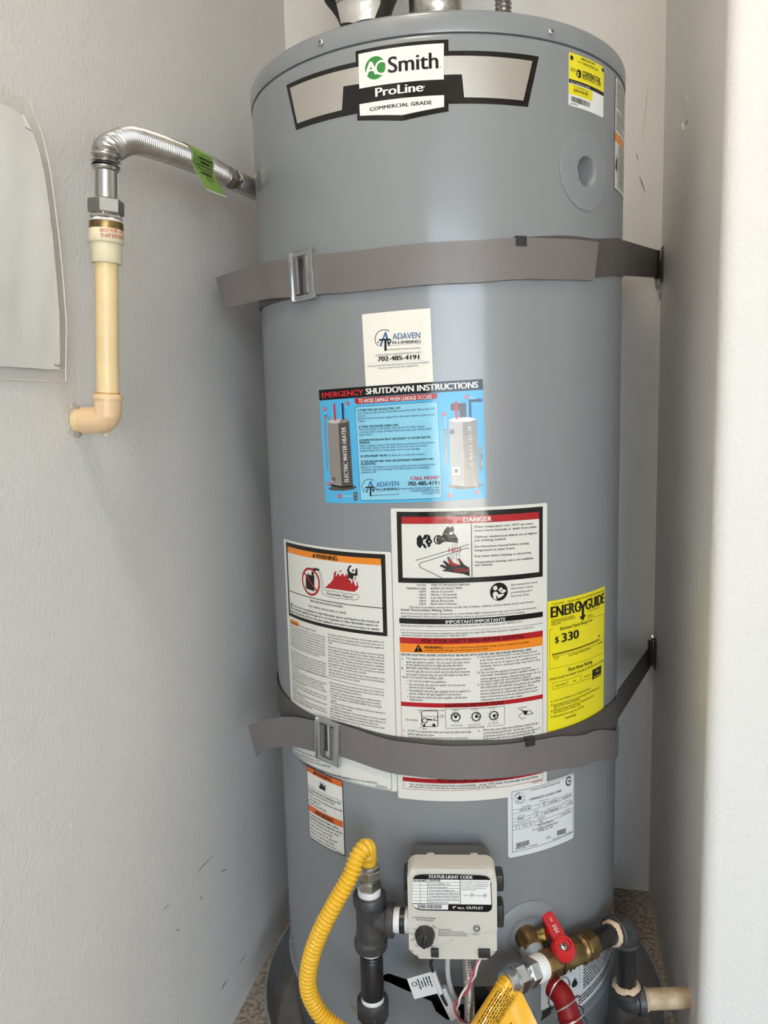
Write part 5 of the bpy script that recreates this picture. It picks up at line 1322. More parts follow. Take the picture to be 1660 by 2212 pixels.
PRINT['gas'] = [
    ('p',[(-49.4,44.4),(-48.3,48.6),(-45.3,51.9),(-39.3,53.5),(-0.9,54.0),(30.5,53.0),(39.3,52.0),(43.7,48.8),(45.3,43.0),(46.0,12.0),(44.8,8.3),(41.3,5.8),(35.9,5.5),(-9.5,6.6),(-41.3,7.1),(-46.2,9.0),(-49.3,12.7),(-50.2,15.9)],'black','plate',1),
    ('p',[(-49.1,47.6),(44.2,47.2),(45.0,15.2),(-6.6,15.4),(-50.2,15.9)],'white','panel',2),
    ('p',[(-49.8,15.2),(-6.7,14.9),(-7.0,8.3),(-40.7,8.5),(-45.7,10.0),(-48.6,12.7)],'white','panel',2),
    ('t', -29.5, 49.3, 22.8, 48.7, 4.04, 'STATUS LIGHT CODE', 'white', 0.05),
    ('t', -48.1, 44.7, -32.4, 44.8, 2.56, 'FLASHES', 'black', 0.04),
    ('t', -29.1, 44.8, -15.8, 44.8, 2.56, 'STATUS', 'black', 0.04),
    ('t', -40.7, 40.8, -39.4, 40.8, 1.92, '0', 'black', 0),
    ('t', -29.4, 40.5, -3.5, 40.5, 2.03, 'Control Off/Pilot Out', 'black', 0),
    ('t', -40.7, 36.8, -39.5, 36.9, 1.93, '1', 'black', 0),
    ('t', -29.5, 36.5, -7.1, 36.5, 2.03, 'Normal Operation', 'black', 0),
    ('t', -40.8, 32.9, -39.5, 32.9, 1.93, '2', 'black', 0),
    ('t', -29.5, 32.6, 1.1, 32.6, 2.03, 'Thermopile Voltage Low', 'black', 0),
    ('t', -40.9, 29.0, -39.6, 29.0, 1.93, '4', 'black', 0),
    ('t', -29.6, 28.7, 6.6, 28.8, 2.03, 'High Temperature Shutdown', 'black', 0),
    ('t', -41.0, 25.1, -39.7, 25.1, 1.93, '5', 'black', 0),
    ('t', -29.7, 24.7, 5.9, 24.8, 2.04, 'Temperature Sensor Failure', 'black', 0),
    ('t', -41.1, 21.1, -39.8, 21.1, 1.94, '7', 'black', 0),
    ('t', -29.8, 20.7, 6.2, 20.9, 2.04, 'Gas Control or Valve Failure', 'black', 0),
    ('t', -41.2, 17.3, -39.9, 17.3, 1.94, '8', 'black', 0),
    ('t', -29.8, 17.0, -6.1, 17.0, 2.04, 'Flame Sense Error', 'black', 0),
    ('l',[(-49.4,43.7),(8.0,43.6)],0.35,'black','rule_line',3),
    ('l',[(-49.5,39.8),(8.0,39.7)],0.35,'black','rule_line',3),
    ('l',[(-49.6,35.8),(7.9,35.8)],0.35,'black','rule_line',3),
    ('l',[(-49.7,31.8),(7.9,31.8)],0.35,'black','rule_line',3),
    ('l',[(-49.8,27.9),(7.8,27.8)],0.35,'black','rule_line',3),
    ('l',[(-49.8,23.9),(7.7,23.9)],0.35,'black','rule_line',3),
    ('l',[(-49.9,19.9),(7.7,19.9)],0.35,'black','rule_line',3),
    ('l',[(-50.0,16.0),(7.6,16.1)],0.35,'black','rule_line',3),
    ('l',[(-30.8,47.7),(-31.5,15.8)],0.4,'black','rule_line',3),
    ('l',[(7.9,47.5),(7.9,15.7)],0.6,'black','rule_line',3),
    ('p',[(-43.6,14.4),(-43.0,14.4),(-43.1,9.4),(-43.7,9.4)],'black','barcode',3),
    ('p',[(-42.6,14.4),(-41.7,14.4),(-41.9,9.4),(-42.7,9.4)],'black','barcode',3),
    ('p',[(-41.4,14.4),(-41.0,14.4),(-41.1,9.4),(-41.5,9.4)],'black','barcode',3),
    ('p',[(-40.4,14.4),(-39.8,14.4),(-39.9,9.4),(-40.5,9.4)],'black','barcode',3),
    ('p',[(-39.5,14.4),(-38.9,14.4),(-39.0,9.4),(-39.6,9.4)],'black','barcode',3),
    ('p',[(-38.5,14.4),(-37.9,14.4),(-38.0,9.4),(-38.6,9.4)],'black','barcode',3),
    ('p',[(-37.6,14.4),(-36.7,14.4),(-36.8,9.4),(-37.7,9.4)],'black','barcode',3),
    ('p',[(-36.1,14.4),(-35.2,14.4),(-35.3,9.4),(-36.2,9.4)],'black','barcode',3),
    ('p',[(-34.8,14.4),(-34.2,14.4),(-34.3,9.4),(-34.9,9.4)],'black','barcode',3),
    ('p',[(-33.6,14.4),(-33.3,14.4),(-33.4,9.4),(-33.7,9.4)],'black','barcode',3),
    ('p',[(-32.7,14.4),(-32.3,14.4),(-32.4,9.4),(-32.8,9.4)],'black','barcode',3),
    ('p',[(-32.0,14.4),(-31.4,14.4),(-31.5,9.4),(-32.1,9.4)],'black','barcode',3),
    ('p',[(-30.8,14.4),(-29.9,14.4),(-30.0,9.4),(-30.9,9.4)],'black','barcode',3),
    ('p',[(-29.3,14.4),(-28.4,14.4),(-28.5,9.4),(-29.4,9.4)],'black','barcode',3),
    ('p',[(-27.8,14.4),(-27.2,14.4),(-27.3,9.4),(-27.9,9.4)],'black','barcode',3),
    ('p',[(-26.9,14.4),(-26.0,14.4),(-26.1,9.4),(-27.0,9.4)],'black','barcode',3),
    ('p',[(-25.4,14.4),(-24.8,14.4),(-24.9,9.4),(-25.5,9.4)],'black','barcode',3),
    ('p',[(-24.2,14.4),(-23.6,14.4),(-23.7,9.4),(-24.3,9.4)],'black','barcode',3),
    ('p',[(-23.2,14.4),(-22.6,14.4),(-22.7,9.4),(-23.3,9.4)],'black','barcode',3),
    ('p',[(-22.3,14.4),(-21.9,14.4),(-22.0,9.4),(-22.4,9.4)],'black','barcode',3),
    ('p',[(-21.3,14.4),(-20.4,14.4),(-20.5,9.4),(-21.4,9.4)],'black','barcode',3),
    ('p',[(-20.1,14.3),(-19.5,14.3),(-19.6,9.4),(-20.2,9.4)],'black','barcode',3),
    ('p',[(-19.1,14.3),(-18.8,14.3),(-18.9,9.4),(-19.2,9.4)],'black','barcode',3),
    ('p',[(-18.2,14.3),(-17.3,14.3),(-17.4,9.4),(-18.3,9.4)],'black','barcode',3),
    ('p',[(-16.7,14.3),(-15.8,14.3),(-15.9,9.4),(-16.8,9.4)],'black','barcode',3),
    ('p',[(-15.2,14.3),(-14.6,14.3),(-14.7,9.4),(-15.3,9.4)],'black','barcode',3),
    ('t', -2.0, 9.6, 35.2, 9.2, 3.44, '4" w.c. OUTLET', 'white', 0.04),
    ('t', 9.1, 44.8, 41.2, 43.8, 1.28, 'If the Status Light is not blinking, relight the', 'black', 0.005),
    ('t', 9.1, 42.1, 41.7, 41.1, 1.28, 'Pilot. To light Pilot, see Lighting Instructions', 'black', 0.005),
    ('t', 9.0, 39.4, 41.1, 38.5, 1.28, 'on water heater. If Status Light blinks more', 'black', 0.005),
    ('t', 9.0, 36.7, 38.4, 35.9, 1.28, 'than one flash every three seconds, see', 'black', 0.005),
    ('t', 9.2, 34.2, 27.2, 33.6, 1.28, 'Installation Instructions.', 'black', 0.005),
    ('t', 12.0, 26.9, 18.4, 26.9, 1.28, 'Example:', 'black', 0.005),
    ('t', 25.1, 26.8, 34.2, 26.7, 1.28, '3 sec. pause', 'black', 0.005),
    ('c',21.9,27.6,1.39,0.86,'black','pictogram',3),
    ('l',[(23.6,27.7),(24.7,27.7)],0.35,'black','pictogram',3),
    ('l',[(23.0,26.4),(23.9,25.5)],0.35,'black','pictogram',3),
    ('l',[(21.9,25.8),(21.8,24.5)],0.35,'black','pictogram',3),
    ('l',[(20.7,26.4),(19.8,25.4)],0.35,'black','pictogram',3),
    ('l',[(20.2,27.6),(19.0,27.6)],0.35,'black','pictogram',3),
    ('l',[(20.7,28.9),(19.9,29.8)],0.35,'black','pictogram',3),
    ('l',[(21.9,29.5),(21.9,30.7)],0.35,'black','pictogram',3),
    ('l',[(23.1,28.9),(23.9,29.9)],0.35,'black','pictogram',3),
    ('c',37.4,27.3,1.39,0.85,'black','pictogram',3),
    ('l',[(39.1,27.3),(40.3,27.3)],0.35,'black','pictogram',3),
    ('l',[(38.6,26.0),(39.4,25.1)],0.35,'black','pictogram',3),
    ('l',[(37.4,25.4),(37.4,24.2)],0.35,'black','pictogram',3),
    ('l',[(36.2,26.0),(35.4,25.0)],0.35,'black','pictogram',3),
    ('l',[(35.7,27.2),(34.6,27.2)],0.35,'black','pictogram',3),
    ('l',[(36.2,28.5),(35.4,29.4)],0.35,'black','pictogram',3),
    ('l',[(37.4,29.1),(37.4,30.3)],0.35,'black','pictogram',3),
    ('l',[(38.6,28.5),(39.4,29.5)],0.35,'black','pictogram',3),
    ('t', -50.1, -3.0, -22.4, -4.3, 1.84, 'SCALDING RISK INCREASES', 'black', 0.005),
    ('t', -46.7, -6.2, -25.3, -7.1, 1.84, 'WITH HOTTER WATER', 'black', 0.005),
    ('t', -48.2, -18.5, -46.4, -17.6, 1.85, 'A', 'black', 0.005),
    ('t', -42.2, -14.6, -40.5, -14.1, 1.85, 'B', 'black', 0.005),
    ('t', -34.9, -13.6, -33.1, -13.8, 1.85, 'C', 'black', 0.005),
    ('t', -29.3, -14.7, -25.1, -19.0, 1.63, 'VERY', 'black', 0.005),
    ('t', -26.9, -12.5, -22.8, -16.8, 1.63, 'HOT', 'black', 0.005),
    ('t', -55.9, -24.8, -51.1, -25.0, 1.85, 'HOT', 'black', 0.005),
    ('t', -53.8, -33.5, -48.9, -33.4, 1.86, 'LOW', 'black', 0.005),
    ('t', -48.0, -40.8, -43.1, -41.2, 1.86, 'VAC', 'black', 0.005),
    ('t', -39.0, -42.6, -32.3, -42.8, 1.86, 'PILOT', 'black', 0.005),
    ('t', -28.8, -41.9, -24.3, -42.1, 1.86, 'OFF', 'black', 0.005),
    ('t', -19.4, -18.7, -3.7, -19.0, 1.74, 'TO LIGHT PILOT:', 'black', 0.005),
    ('t', -19.4, -21.4, 11.7, -21.8, 1.41, 'PRESS + HOLD KNOB IN PILOT POSITION', 'black', 0.005),
    ('t', -19.5, -23.9, 15.5, -24.3, 1.41, 'PRESS IGNITOR BUTTON UNTIL PILOT LIGHTS', 'black', 0.005),
    ('t', -19.5, -26.2, 15.5, -26.7, 1.41, 'RELEASE KNOB WHEN STATUS LIGHT BLINKS', 'black', 0.005),
    ('t', 22.8, -24.5, 30.2, -24.7, 1.74, 'STATUS', 'black', 0.005),
    ('l',[(-49.9,-24.5),(-48.1,-24.5)],0.7,'black','dial_mark',1),
    ('l',[(-48.9,-31.4),(-47.0,-30.1)],0.7,'black','dial_mark',1),
    ('l',[(-43.2,-37.9),(-42.2,-36.1)],0.7,'black','dial_mark',1),
    ('l',[(-36.1,-39.8),(-36.0,-38.2)],0.7,'black','dial_mark',1),
    ('l',[(-29.4,-38.1),(-30.4,-36.7)],0.7,'black','dial_mark',1),
]
PRINT['burner_label'] = [
    ('l',[(208.0,235.4),(238.2,226.1),(238.3,186.6)],0.4,'black','rule_line',1),
    ('p',[(217.3,231.7),(221.5,227.7),(222.8,232.7),(225.0,227.0),(230.7,228.9),(228.6,223.2),(230.8,221.1),(227.2,219.3),(223.6,222.1),(218.1,218.0),(219.4,221.0),(215.8,220.7),(218.7,223.9)],'black','pictogram',1),
    ('p',[(221.7,199.9),(225.9,204.5),(229.4,207.3),(228.7,203.0),(232.4,203.2),(231.7,199.5),(234.7,196.9),(232.5,192.3),(225.3,192.6),(222.1,196.0)],'black','pictogram',1),
]
PRINT_KNOB = (-35.7, -26.5)
PRINT_LED = (27.1, -15.9)

# ================================================================== the place
def quad_wall(name, pts, thick, n, m='wall_paint'):
    """a flat wall: its visible face is the outline, thickness goes along n"""
    bm = new()
    n = Vector(n) * thick
    a = [bm.verts.new(Vector(p)) for p in pts]
    b = [bm.verts.new(Vector(p) + n) for p in pts]
    bm.faces.new(a)
    bm.faces.new(b[::-1])
    for i in range(len(pts)):
        j = (i + 1) % len(pts)
        bm.faces.new((a[i], b[i], b[j], a[j]))
    return struct(name, bm, m)

FRONT = -4.3
GX = 3.2
quad_wall('wall_back', [(XL, YB, 0), (XR, YB, 0), (XR, YB, CEIL), (XL, YB, CEIL)], 0.1, (0, 1, 0))
quad_wall('wall_left', [(XL, FRONT, 0), (XL, YB + 0.1, 0), (XL, YB + 0.1, CEIL), (XL, FRONT, CEIL)], 0.1, (-1, 0, 0))
# wall right of the alcove: inner face, rounded corner, outer garage face
bm = new()
rb = 0.02
prof = [(XR, YB + 0.1), (XR, Y_OUT + rb)]
for k in range(1, 9):
    a = radians(180 + 90 * k / 8)
    prof.append((XR + rb + rb * cos(a), Y_OUT + rb + rb * sin(a)))
prof += [(GX, Y_OUT), (GX, YB + 0.1)]
lo = [bm.verts.new((x, y, 0)) for x, y in prof]
hi = [bm.verts.new((x, y, CEIL)) for x, y in prof]
for i in range(len(prof)):
    j = (i + 1) % len(prof)
    bm.faces.new((lo[i], lo[j], hi[j], hi[i]))
bm.faces.new(hi)
bm.faces.new(lo[::-1])
struct('wall_right', bm, 'wall_paint', 30)
quad_wall('wall_side', [(GX, FRONT, 0), (GX, Y_OUT, 0), (GX, Y_OUT, CEIL), (GX, FRONT, CEIL)], 0.1, (1, 0, 0), 'bare_drywall')
bm = new()
prism(bm, [(XL - 0.1, 0), (DOOR_X0, 0), (DOOR_X0, DOOR_Z), (DOOR_X1, DOOR_Z), (DOOR_X1, 0), (GX + 0.1, 0), (GX + 0.1, CEIL), (XL - 0.1, CEIL)], (0, FRONT, 0), (1, 0, 0), (0, 0, 1), 0.12)
struct('wall_front', bm, 'bare_drywall')
bm = new()
box(bm, ((XL + GX) / 2, (FRONT + YB) / 2, -0.05), (GX - XL + 0.4, YB - FRONT + 0.3, 0.1))
struct('floor', bm, 'concrete')
bm = new()
box(bm, ((XL + GX) / 2, (FRONT + YB) / 2, CEIL + 0.05), (GX - XL + 0.4, YB - FRONT + 0.3, 0.1))
struct('ceiling', bm, 'ceiling_paint')
bm = new()
box(bm, (3.45, FRONT - 10.13, -0.065), (4.3, 20.0, 0.1))
struct('driveway', bm, 'driveway_concrete')
bm = new()
box(bm, (1.5, FRONT - 10.13, -0.09), (40, 20.0, 0.1))
struct('added_dark_ground', bm, 'added_ground_tone')  # unseen dark ground beside the driveway, added to narrow the jacket's highlight
# scuffs and paint drips on the alcove walls
WL, WB, WR = (bpy.data.objects[n] for n in ('wall_left', 'wall_back', 'wall_right'))
for (y0, z0), (y1, z1), r_ in (((-0.2118, 0.3272), (-0.1495, 0.3216), 0.0005), ((-0.1274, 0.2774), (-0.1061, 0.2695), 0.0007), ((-0.2012, 0.2837), (-0.197, 0.2774), 0.0008), ((-0.0803, 0.0797), (-0.0544, 0.0779), 0.0007),
                               ((-0.1523, 0.0904), (-0.13, 0.0895), 0.0009), ((-0.278, 0.2831), (-0.2707, 0.2802), 0.0007), ((-0.3106, 0.337), (-0.2929, 0.3343), 0.0004)):
    bm = new()
    tube(bm, [(XL, y0, z0), (XL, y0 * 0.6 + y1 * 0.4, z0 * 0.6 + z1 * 0.4 + 0.001), (XL, y1, z1)], [r_ * 0.3, r_, r_ * 0.4], 6)
    obj('scuff_mark', bm, 'black_paint', WL)
for (x0, z0), (x1, z1), r_ in (((0.3165, 1.4552), (0.3208, 1.4387), 0.0006), ((0.3228, 1.4143), (0.3339, 1.3825), 0.0008), ((0.3361, 1.5802), (0.3282, 1.4782), 0.0003)):
    bm = new()
    tube(bm, [(x0, YB, z0), (x0 * 0.6 + x1 * 0.4, YB, z0 * 0.6 + z1 * 0.4 + 0.001), (x1, YB, z1)], [r_ * 0.3, r_, r_ * 0.4], 6)
    obj('scuff_mark', bm, 'black_paint', WB)
for (y0, z0), (y1, z1), r_ in (((0.1064, 1.4556), (0.1131, 1.4449), 0.003), ((0.0964, 1.4177), (0.1086, 1.4152), 0.0022), ((0.1455, 1.4293), (0.1389, 1.4157), 0.0026)):
    bm = new()
    tube(bm, [(XR, y0, z0), (XR, (y0 + y1) / 2, (z0 + z1) / 2), (XR, y1, z1)], [r_ * 0.4, r_, r_ * 0.5], 8)
    obj('paint_drip', bm, 'wall_paint', WR)

# ================================================================== water heater
heater = thing('water_heater', 'tall grey gas water heater covered in stickers, standing in the alcove', 'water heater', (0, 0, 0))
HOLE = (241.0, 1286.0)
OPEN = [(-64, 236), (-46, 247), (-10, 243), (24, 241.8), (65, 240), (105, 238), (128, 232), (120, 212), (100, 196), (53, 190.6), (32, 192), (18, 203), (12.5, 217), (-9, 224.5), (-46, 233.5), (-63, 233.5)]
pr = Print()
w = pi * R * 1000
hole = [(HOLE[0] + 18.5 * cos(2 * pi * k / 40), HOLE[1] + 18.5 * sin(2 * pi * k / 40)) for k in range(40)]
pr.poly(R4(-w, 142, w, 1417), 'jacket', 'jacket', 0, [hole, OPEN])
pr.build(heater, cyl_mapper, True, base=0.0)
# rolled shoulder under the lid, lid, bottom bead and base skirt
bm = new()
lathe(bm, [(1.417, R), (1.4200, R - 0.0001), (1.4216, R - 0.0005), (1.4226, R - 0.0012), (1.4230, R - 0.0024), (1.4230, R - 0.010)], (0, 0, 0), (0, 0, 1), 144, caps=False)
obj('shoulder', bm, 'jacket', heater, 60)
bm = new()
Rc = R + 0.0011
lathe(bm, [(1.4237, R - 0.010), (1.4235, Rc - 0.0009), (1.4238, Rc - 0.0002), (1.4245, Rc), (1.4435, Rc), (1.4458, Rc - 0.0007), (1.4470, Rc - 0.0022), (1.4474, Rc - 0.0045), (1.4440, Rc - 0.008), (1.4430, Rc - 0.012), (1.4430, 0.03)], (0, 0, 0), (0, 0, 1), 144)
obj('lid', bm, 'jacket', heater, 50)
bm = new()
lathe(bm, [(0.132, R - 0.001), (0.134, R + 0.0022), (0.138, R + 0.0032), (0.142, R + 0.0022), (0.144, R)], (0, 0, 0), (0, 0, 1), 144, caps=False)
obj('bottom_bead', bm, 'jacket', heater, 60)
bm = new()
lathe(bm, [(0.045, R - 0.012), (0.05, R - 0.006), (0.134, R - 0.004)], (0, 0, 0), (0, 0, 1), 120)
obj('base_skirt', bm, 'jacket', heater, 50)
for k in range(3):
    a = radians(-60 + 120 * k)
    bm = new()
    box(bm, (0.2 * sin(a), -0.2 * cos(a), 0.0275), (0.03, 0.03, 0.047), bevel=0.002)
    obj('foot', bm, 'black_paint', heater)
# dark chamber behind the burner opening
bm = new()
seg = [(-100 + 26 * k) / 1000 for k in range(11)]
a = [bm.verts.new(cyl(u, 0.17, -0.04)) for u in seg]
b = [bm.verts.new(cyl(u, 0.27, -0.04)) for u in seg]
c2 = [bm.verts.new(cyl(u, 0.27, -0.0005)) for u in seg]
d2 = [bm.verts.new(cyl(u, 0.17, -0.0005)) for u in seg]
for i in range(10):
    bm.faces.new((a[i], a[i + 1], b[i + 1], b[i]))
    bm.faces.new((b[i], b[i + 1], c2[i + 1], c2[i]))
    bm.faces.new((d2[i], d2[i + 1], a[i + 1], a[i]))
obj('burner_chamber', bm, 'dark_recess', heater)
bm = new()
tube(bm, [cyl(0.085, 0.238, -0.015), cyl(0.105, 0.215, -0.012), cyl(0.112, 0.195, -0.012)], 0.006, 10)
obj('burner_pipe', bm, 'chamber_rust', heater)
# plug plate with its recessed hole
pr = Print()
N = 72
o_ = [(HOLE[0] - 2 + 46 * cos(2 * pi * k / N), HOLE[1] + 46 * sin(2 * pi * k / N)) for k in range(N)]
i_ = [(HOLE[0] + 18.0 * cos(2 * pi * k / N), HOLE[1] + 18.0 * sin(2 * pi * k / N)) for k in range(N)]
bm = new()
rings = []
for lst, f, off in ((o_, 1, 0.0000), (o_, 1, 0.0010), (o_, 0.985, 0.0015), (o_, 0.96, 0.0015), (o_, 0.8, 0.0015), (o_, 0.65, 0.0015), (o_, 0.52, 0.0015), (i_, 1.10, 0.0015), (i_, 1.04, 0.0014), (i_, 1.0, 0.0006), (i_, 0.98, -0.022)):
    cx_ = HOLE[0] - 2 if lst is o_ else HOLE[0]
    rings.append([bm.verts.new(cyl((cx_ + (p[0] - cx_) * f) / 1000, (HOLE[1] + (p[1] - HOLE[1]) * f) / 1000, off)) for p in lst])
for p, q in zip(rings, rings[1:]):
    for k in range(N):
        bm.faces.new((p[k], p[(k + 1) % N], q[(k + 1) % N], q[k]))
bm.faces.new(rings[-1])
obj('plug_plate', bm, 'jacket_plastic', heater, 50, 'round grey plug plate with a recessed hole')
# lower escutcheon round the drain valve
bm = new()
rings = []
C = (0.145, 0.302)
for r_, off in ((0.049, 0.0), (0.049, 0.0010), (0.0475, 0.0018), (0.034, 0.0040), (0.026, 0.0020), (0.023, -0.004), (0.019, -0.012)):
    rings.append([bm.verts.new(cyl(C[0] + r_ * cos(2 * pi * k / N), C[1] + r_ * sin(2 * pi * k / N), off)) for k in range(N)])
for p, q in zip(rings, rings[1:]):
    for k in range(N):
        bm.faces.new((p[k], p[(k + 1) % N], q[(k + 1) % N], q[k]))
bm.faces.new(rings[-1])
obj('drain_escutcheon', bm, 'jacket_plastic', heater, 60)
# screws on the lid edge and the bottom bead
def screw(parent, pos, nrm, r=0.0042, m='steel', name='screw'):
    bm = new()
    p, n = Vector(pos), Vector(nrm).normalized()
    lathe(bm, [(-0.002, r), (0.0006, r), (0.0016, r * 0.8), (0.0022, r * 0.45), (0.0023, r * 0.1)], p, n, 20)
    s = obj(name, bm, m, parent)
    x, y = perp(n)
    bm = new()
    box(bm, p + n * 0.00225, (r * 0.9, r * 0.2, 0.0004), x, y, n)
    box(bm, p + n * 0.00226, (r * 0.2, r * 0.9, 0.0004), x, y, n)
    obj('cross_recess', bm, 'black_paint', s)
    return s
for u, z in ((-0.1005, 1.4354), (0.1788, 1.4322)):
    screw(heater, cyl(u, z, 0.002), Vector((sin(u / R), -cos(u / R), 0)))
screw(heater, cyl(-0.318, 0.147, 0.0), Vector((sin(-0.318 / R), -cos(-0.318 / R), 0)), 0.004)
# brown gasket showing at a small port, seams of the burner door, black cut-out
q = Print()
q.poly([(-113, 178), (-110, 180.5), (-103, 177.5), (-96, 176), (-90, 171), (-88, 163), (-93, 157), (-99, 158), (-101, 166), (-108, 170)], 'tan_gasket', 'port_gasket', 0)
q.line([(-84, 142), (-84, 168), (-81, 176), (-86, 180)], 1.0, 'black_paint', 'port_wire', 1)
q.poly([(168, 181), (183, 183.5), (189, 182), (187.5, 177), (181, 172), (165, 168), (168, 174)], 'black_paint', 'port_notch', 2)
q.line([(155, 143), (155, 190)], 0.7, 'black_paint', 'door_seam', 1)
q.build(heater, cyl_mapper, True, base=0.0002)

# ---------------------------------------------------------------- stickers on the jacket
sheet(heater, 'danger_label', rounded(R4(-26, 503, 175, 883), 2.5), 'paper', 'tall off-white label headed DANGER with red and orange bands', PRINT['danger_label'], 0.0002)
s = sheet(heater, 'flammable_vapor_label', rounded(R4(-226, 511, -27, 828), 3), 'paper', 'off-white label with orange WARNING bar and red flame pictogram', PRINT['flammable_vapor_label'])
s = sheet(heater, 'gas_warning_label', rounded(R4(-184.5, 399.5, -109.3, 509.5), 4), 'black', 'narrow black-edged label with two orange WARNING bars')
q = Print()
q.poly(rounded(R4(-183.3, 400.7, -110.5, 508.3), 3.2), 'paper', 'panel', 0)
rows = [list(e) for e in PRINT['gas_warning_label']]
for e in rows:
    if e[0] == 'p' and e[2] == 'orange':
        e[2] = 'orange2'
        e[1] = [(min(max(x, -183.3), -110.5), min(z, 508.2)) for x, z in e[1]]
q.table(rows)
q.build(s, cyl_mapper, True, base=0.0005)
sheet(heater, 'energy_label', R4(176, 555, 298.5, 756), 'yellow', 'bright yellow energy cost label reading $ 330', PRINT['energy_label'], 0.0001)
sheet(heater, 'rating_plate', rounded(R4(117.2, 418.5, 223.6, 512.8), 4.5), 'plate_white', 'white rating plate with star seal and barcodes', PRINT['rating_plate'], 0.0004)
sheet(heater, 'plumber_card', [(-56.7, 1118.8), (27.9, 1121.2), (30.0, 1031), (-54.2, 1029)], 'card', 'cream business sticker of the plumber with phone number', PRINT['plumber_card'])
sheet(heater, 'shutdown_sticker', [(-125.5, 1030.6), (89.1, 1037.1), (92.6, 893.7), (-121, 886.6)], 'sky', 'sky blue sticker headed EMERGENCY SHUTDOWN INSTRUCTIONS', PRINT['shutdown_sticker'], 0.0003)
sheet(heater, 'rewards_sticker', rounded(R4(207.3, 1357, 278.5, 1416), 3), 'white', 'small yellow and white rewards sticker with barcode', PRINT['rewards_sticker'])
# brand plate
bp_ = sheet(heater, 'brand_plate', [(-165, 1406), (-149, 1349), (-55, 1347.8), (-55, 1340), (0, 1332.5), (53, 1339.2), (53, 1347.3), (148, 1347), (163, 1403.5), (54, 1403.5), (54, 1415.6), (-54.8, 1415.8), (-54.8, 1404.2)], 'black', 'winged black, white and silver brand plate below the lid')
q = Print()
q.poly([(-157.5, 1400.5), (-146, 1356), (-75, 1355.2), (-72, 1380.8), (-51, 1379.5), (-51, 1398.5)], 'brushed', 'silver_panel', 1)
q.poly([(154, 1397.3), (142, 1353.3), (71, 1353.7), (68.7, 1378.3), (48.5, 1378.3), (48.7, 1398.3)], 'brushed', 'silver_panel', 2)
q.poly([(-51, 1411.8), (48.8, 1411.6), (48.2, 1373.4), (-51.2, 1374.2)], 'white', 'panel', 3)
q.poly([(-51.6, 1357.2), (48.2, 1356.6), (48.0, 1344), (0, 1338.5), (-51.3, 1344.6)], 'white', 'panel', 3)
q.table(PRINT['brand'])
q.build(bp_, cyl_mapper, True, base=0.0004)
# label turning round the right flank, and the burner label low on the right: print too small to read
def fine_print(q, u0, u1, z_top, n, dz, h, seed, ink='black'):
    rnd = random.Random(seed)
    for k in range(n):
        u = u0
        end = u1 if rnd.random() > 0.2 else u0 + (u1 - u0) * rnd.uniform(0.4, 0.8)
        while u < end - 1:
            w_ = min(rnd.uniform(1.5, 7), end - u)
            z = z_top - k * dz
            q.poly(R4(u, z - h, u + w_, z), ink, 'fine_print', 7)
            u += w_ + 0.9
s = sheet(heater, 'flank_label', R4(316, 1280, 402, 1417.5), 'black', 'tall white label wrapping out of sight round the right flank')
q = Print()
q.poly(R4(317, 1281, 401, 1416.5), 'paper', 'panel', 0)
q.poly(R4(317, 1339.3, 401, 1350.5), 'orange', 'band', 1)
q.line([(331, 1282), (331, 1338)], 0.6, 'black', 'rule_line', 2)
fine_print(q, 320, 396, 1413, 10, 3.4, 1.2, 3)
fine_print(q, 320, 396, 1376, 7, 3.4, 1.2, 4)
fine_print(q, 333, 396, 1336, 15, 3.4, 1.2, 5)
q.poly([(320, 1312), (323, 1318), (324, 1326), (325.5, 1317), (329, 1322), (327.5, 1312), (329, 1302), (325.5, 1307), (323.5, 1299), (323, 1307), (319, 1304)], 'black', 'pictogram', 3)
q.build(s, cyl_mapper, True, base=0.0004)
s = sheet(heater, 'burner_label', [(166, 246), (370, 246), (370, 150), (204, 155), (204, 184), (166, 184)], 'plate_white', 'white label low on the right flank behind the ball valve')
q = Print()
q.table(PRINT['burner_label'])
q.poly(R4(300, 235, 370, 246), 'red', 'band', 1)
fine_print(q, 247, 366, 232, 12, 4.6, 1.5, 6)
fine_print(q, 236, 366, 172, 3, 4.6, 1.7, 8)
q.build(s, cyl_mapper, True, base=0.0004)

# ================================================================== things on top of the heater
pt_ = thing('vent_pipe', 'round galvanized flue collar on top of the grey heater', 'vent pipe', (0.003, 0, 1.447))
bm = new()
lathe(bm, [(1.4475, 0.060), (1.452, 0.060), (1.453, 0.055), (1.53, 0.050), (1.552, 0.0335), (1.558, 0.0362), (1.563, 0.0378), (1.569, 0.0384), (1.573, 0.0378), (1.578, 0.0384), (1.62, 0.0388), (2.59, 0.0388)], (0.003, 0, 0), (0, 0, 1), 48)
obj('collar', bm, 'galvanized', pt_)
bm = new()
box(bm, (0.006, -0.0388, 1.65), (0.0015, 0.0012, 0.15))
obj('seam', bm, 'galvanized', pt_)
bm = new()
corrugated(bm, [Vector((0.0995, 0, 1.4475)), Vector((0.0995, 0, 1.9)), Vector((0.12, 0.1, 2.1)), Vector((0.14, 0.3, 2.2))], 0.0106, 0.0015, 0.0062, 20)
fl = thing('water_connector', 'corrugated stainless water connector rising from the heater lid', 'pipe', (0.0995, 0, 1.447))
obj('corrugated_tube', bm, 'stainless', fl)
ins = thing('insulated_duct', 'dark insulated duct end patched with silver foil tape, left of the flue', 'duct', (-0.104, 0, 1.447))
IC = [(1.448, 0.030, -0.098), (1.52, 0.030, -0.098), (1.55, 0.0335, -0.0995), (1.575, 0.0395, -0.1025), (1.60, 0.0535, -0.1065), (1.63, 0.061, -0.110), (1.68, 0.065, -0.112), (1.80, 0.066, -0.114), (2.0, 0.066, -0.116)]
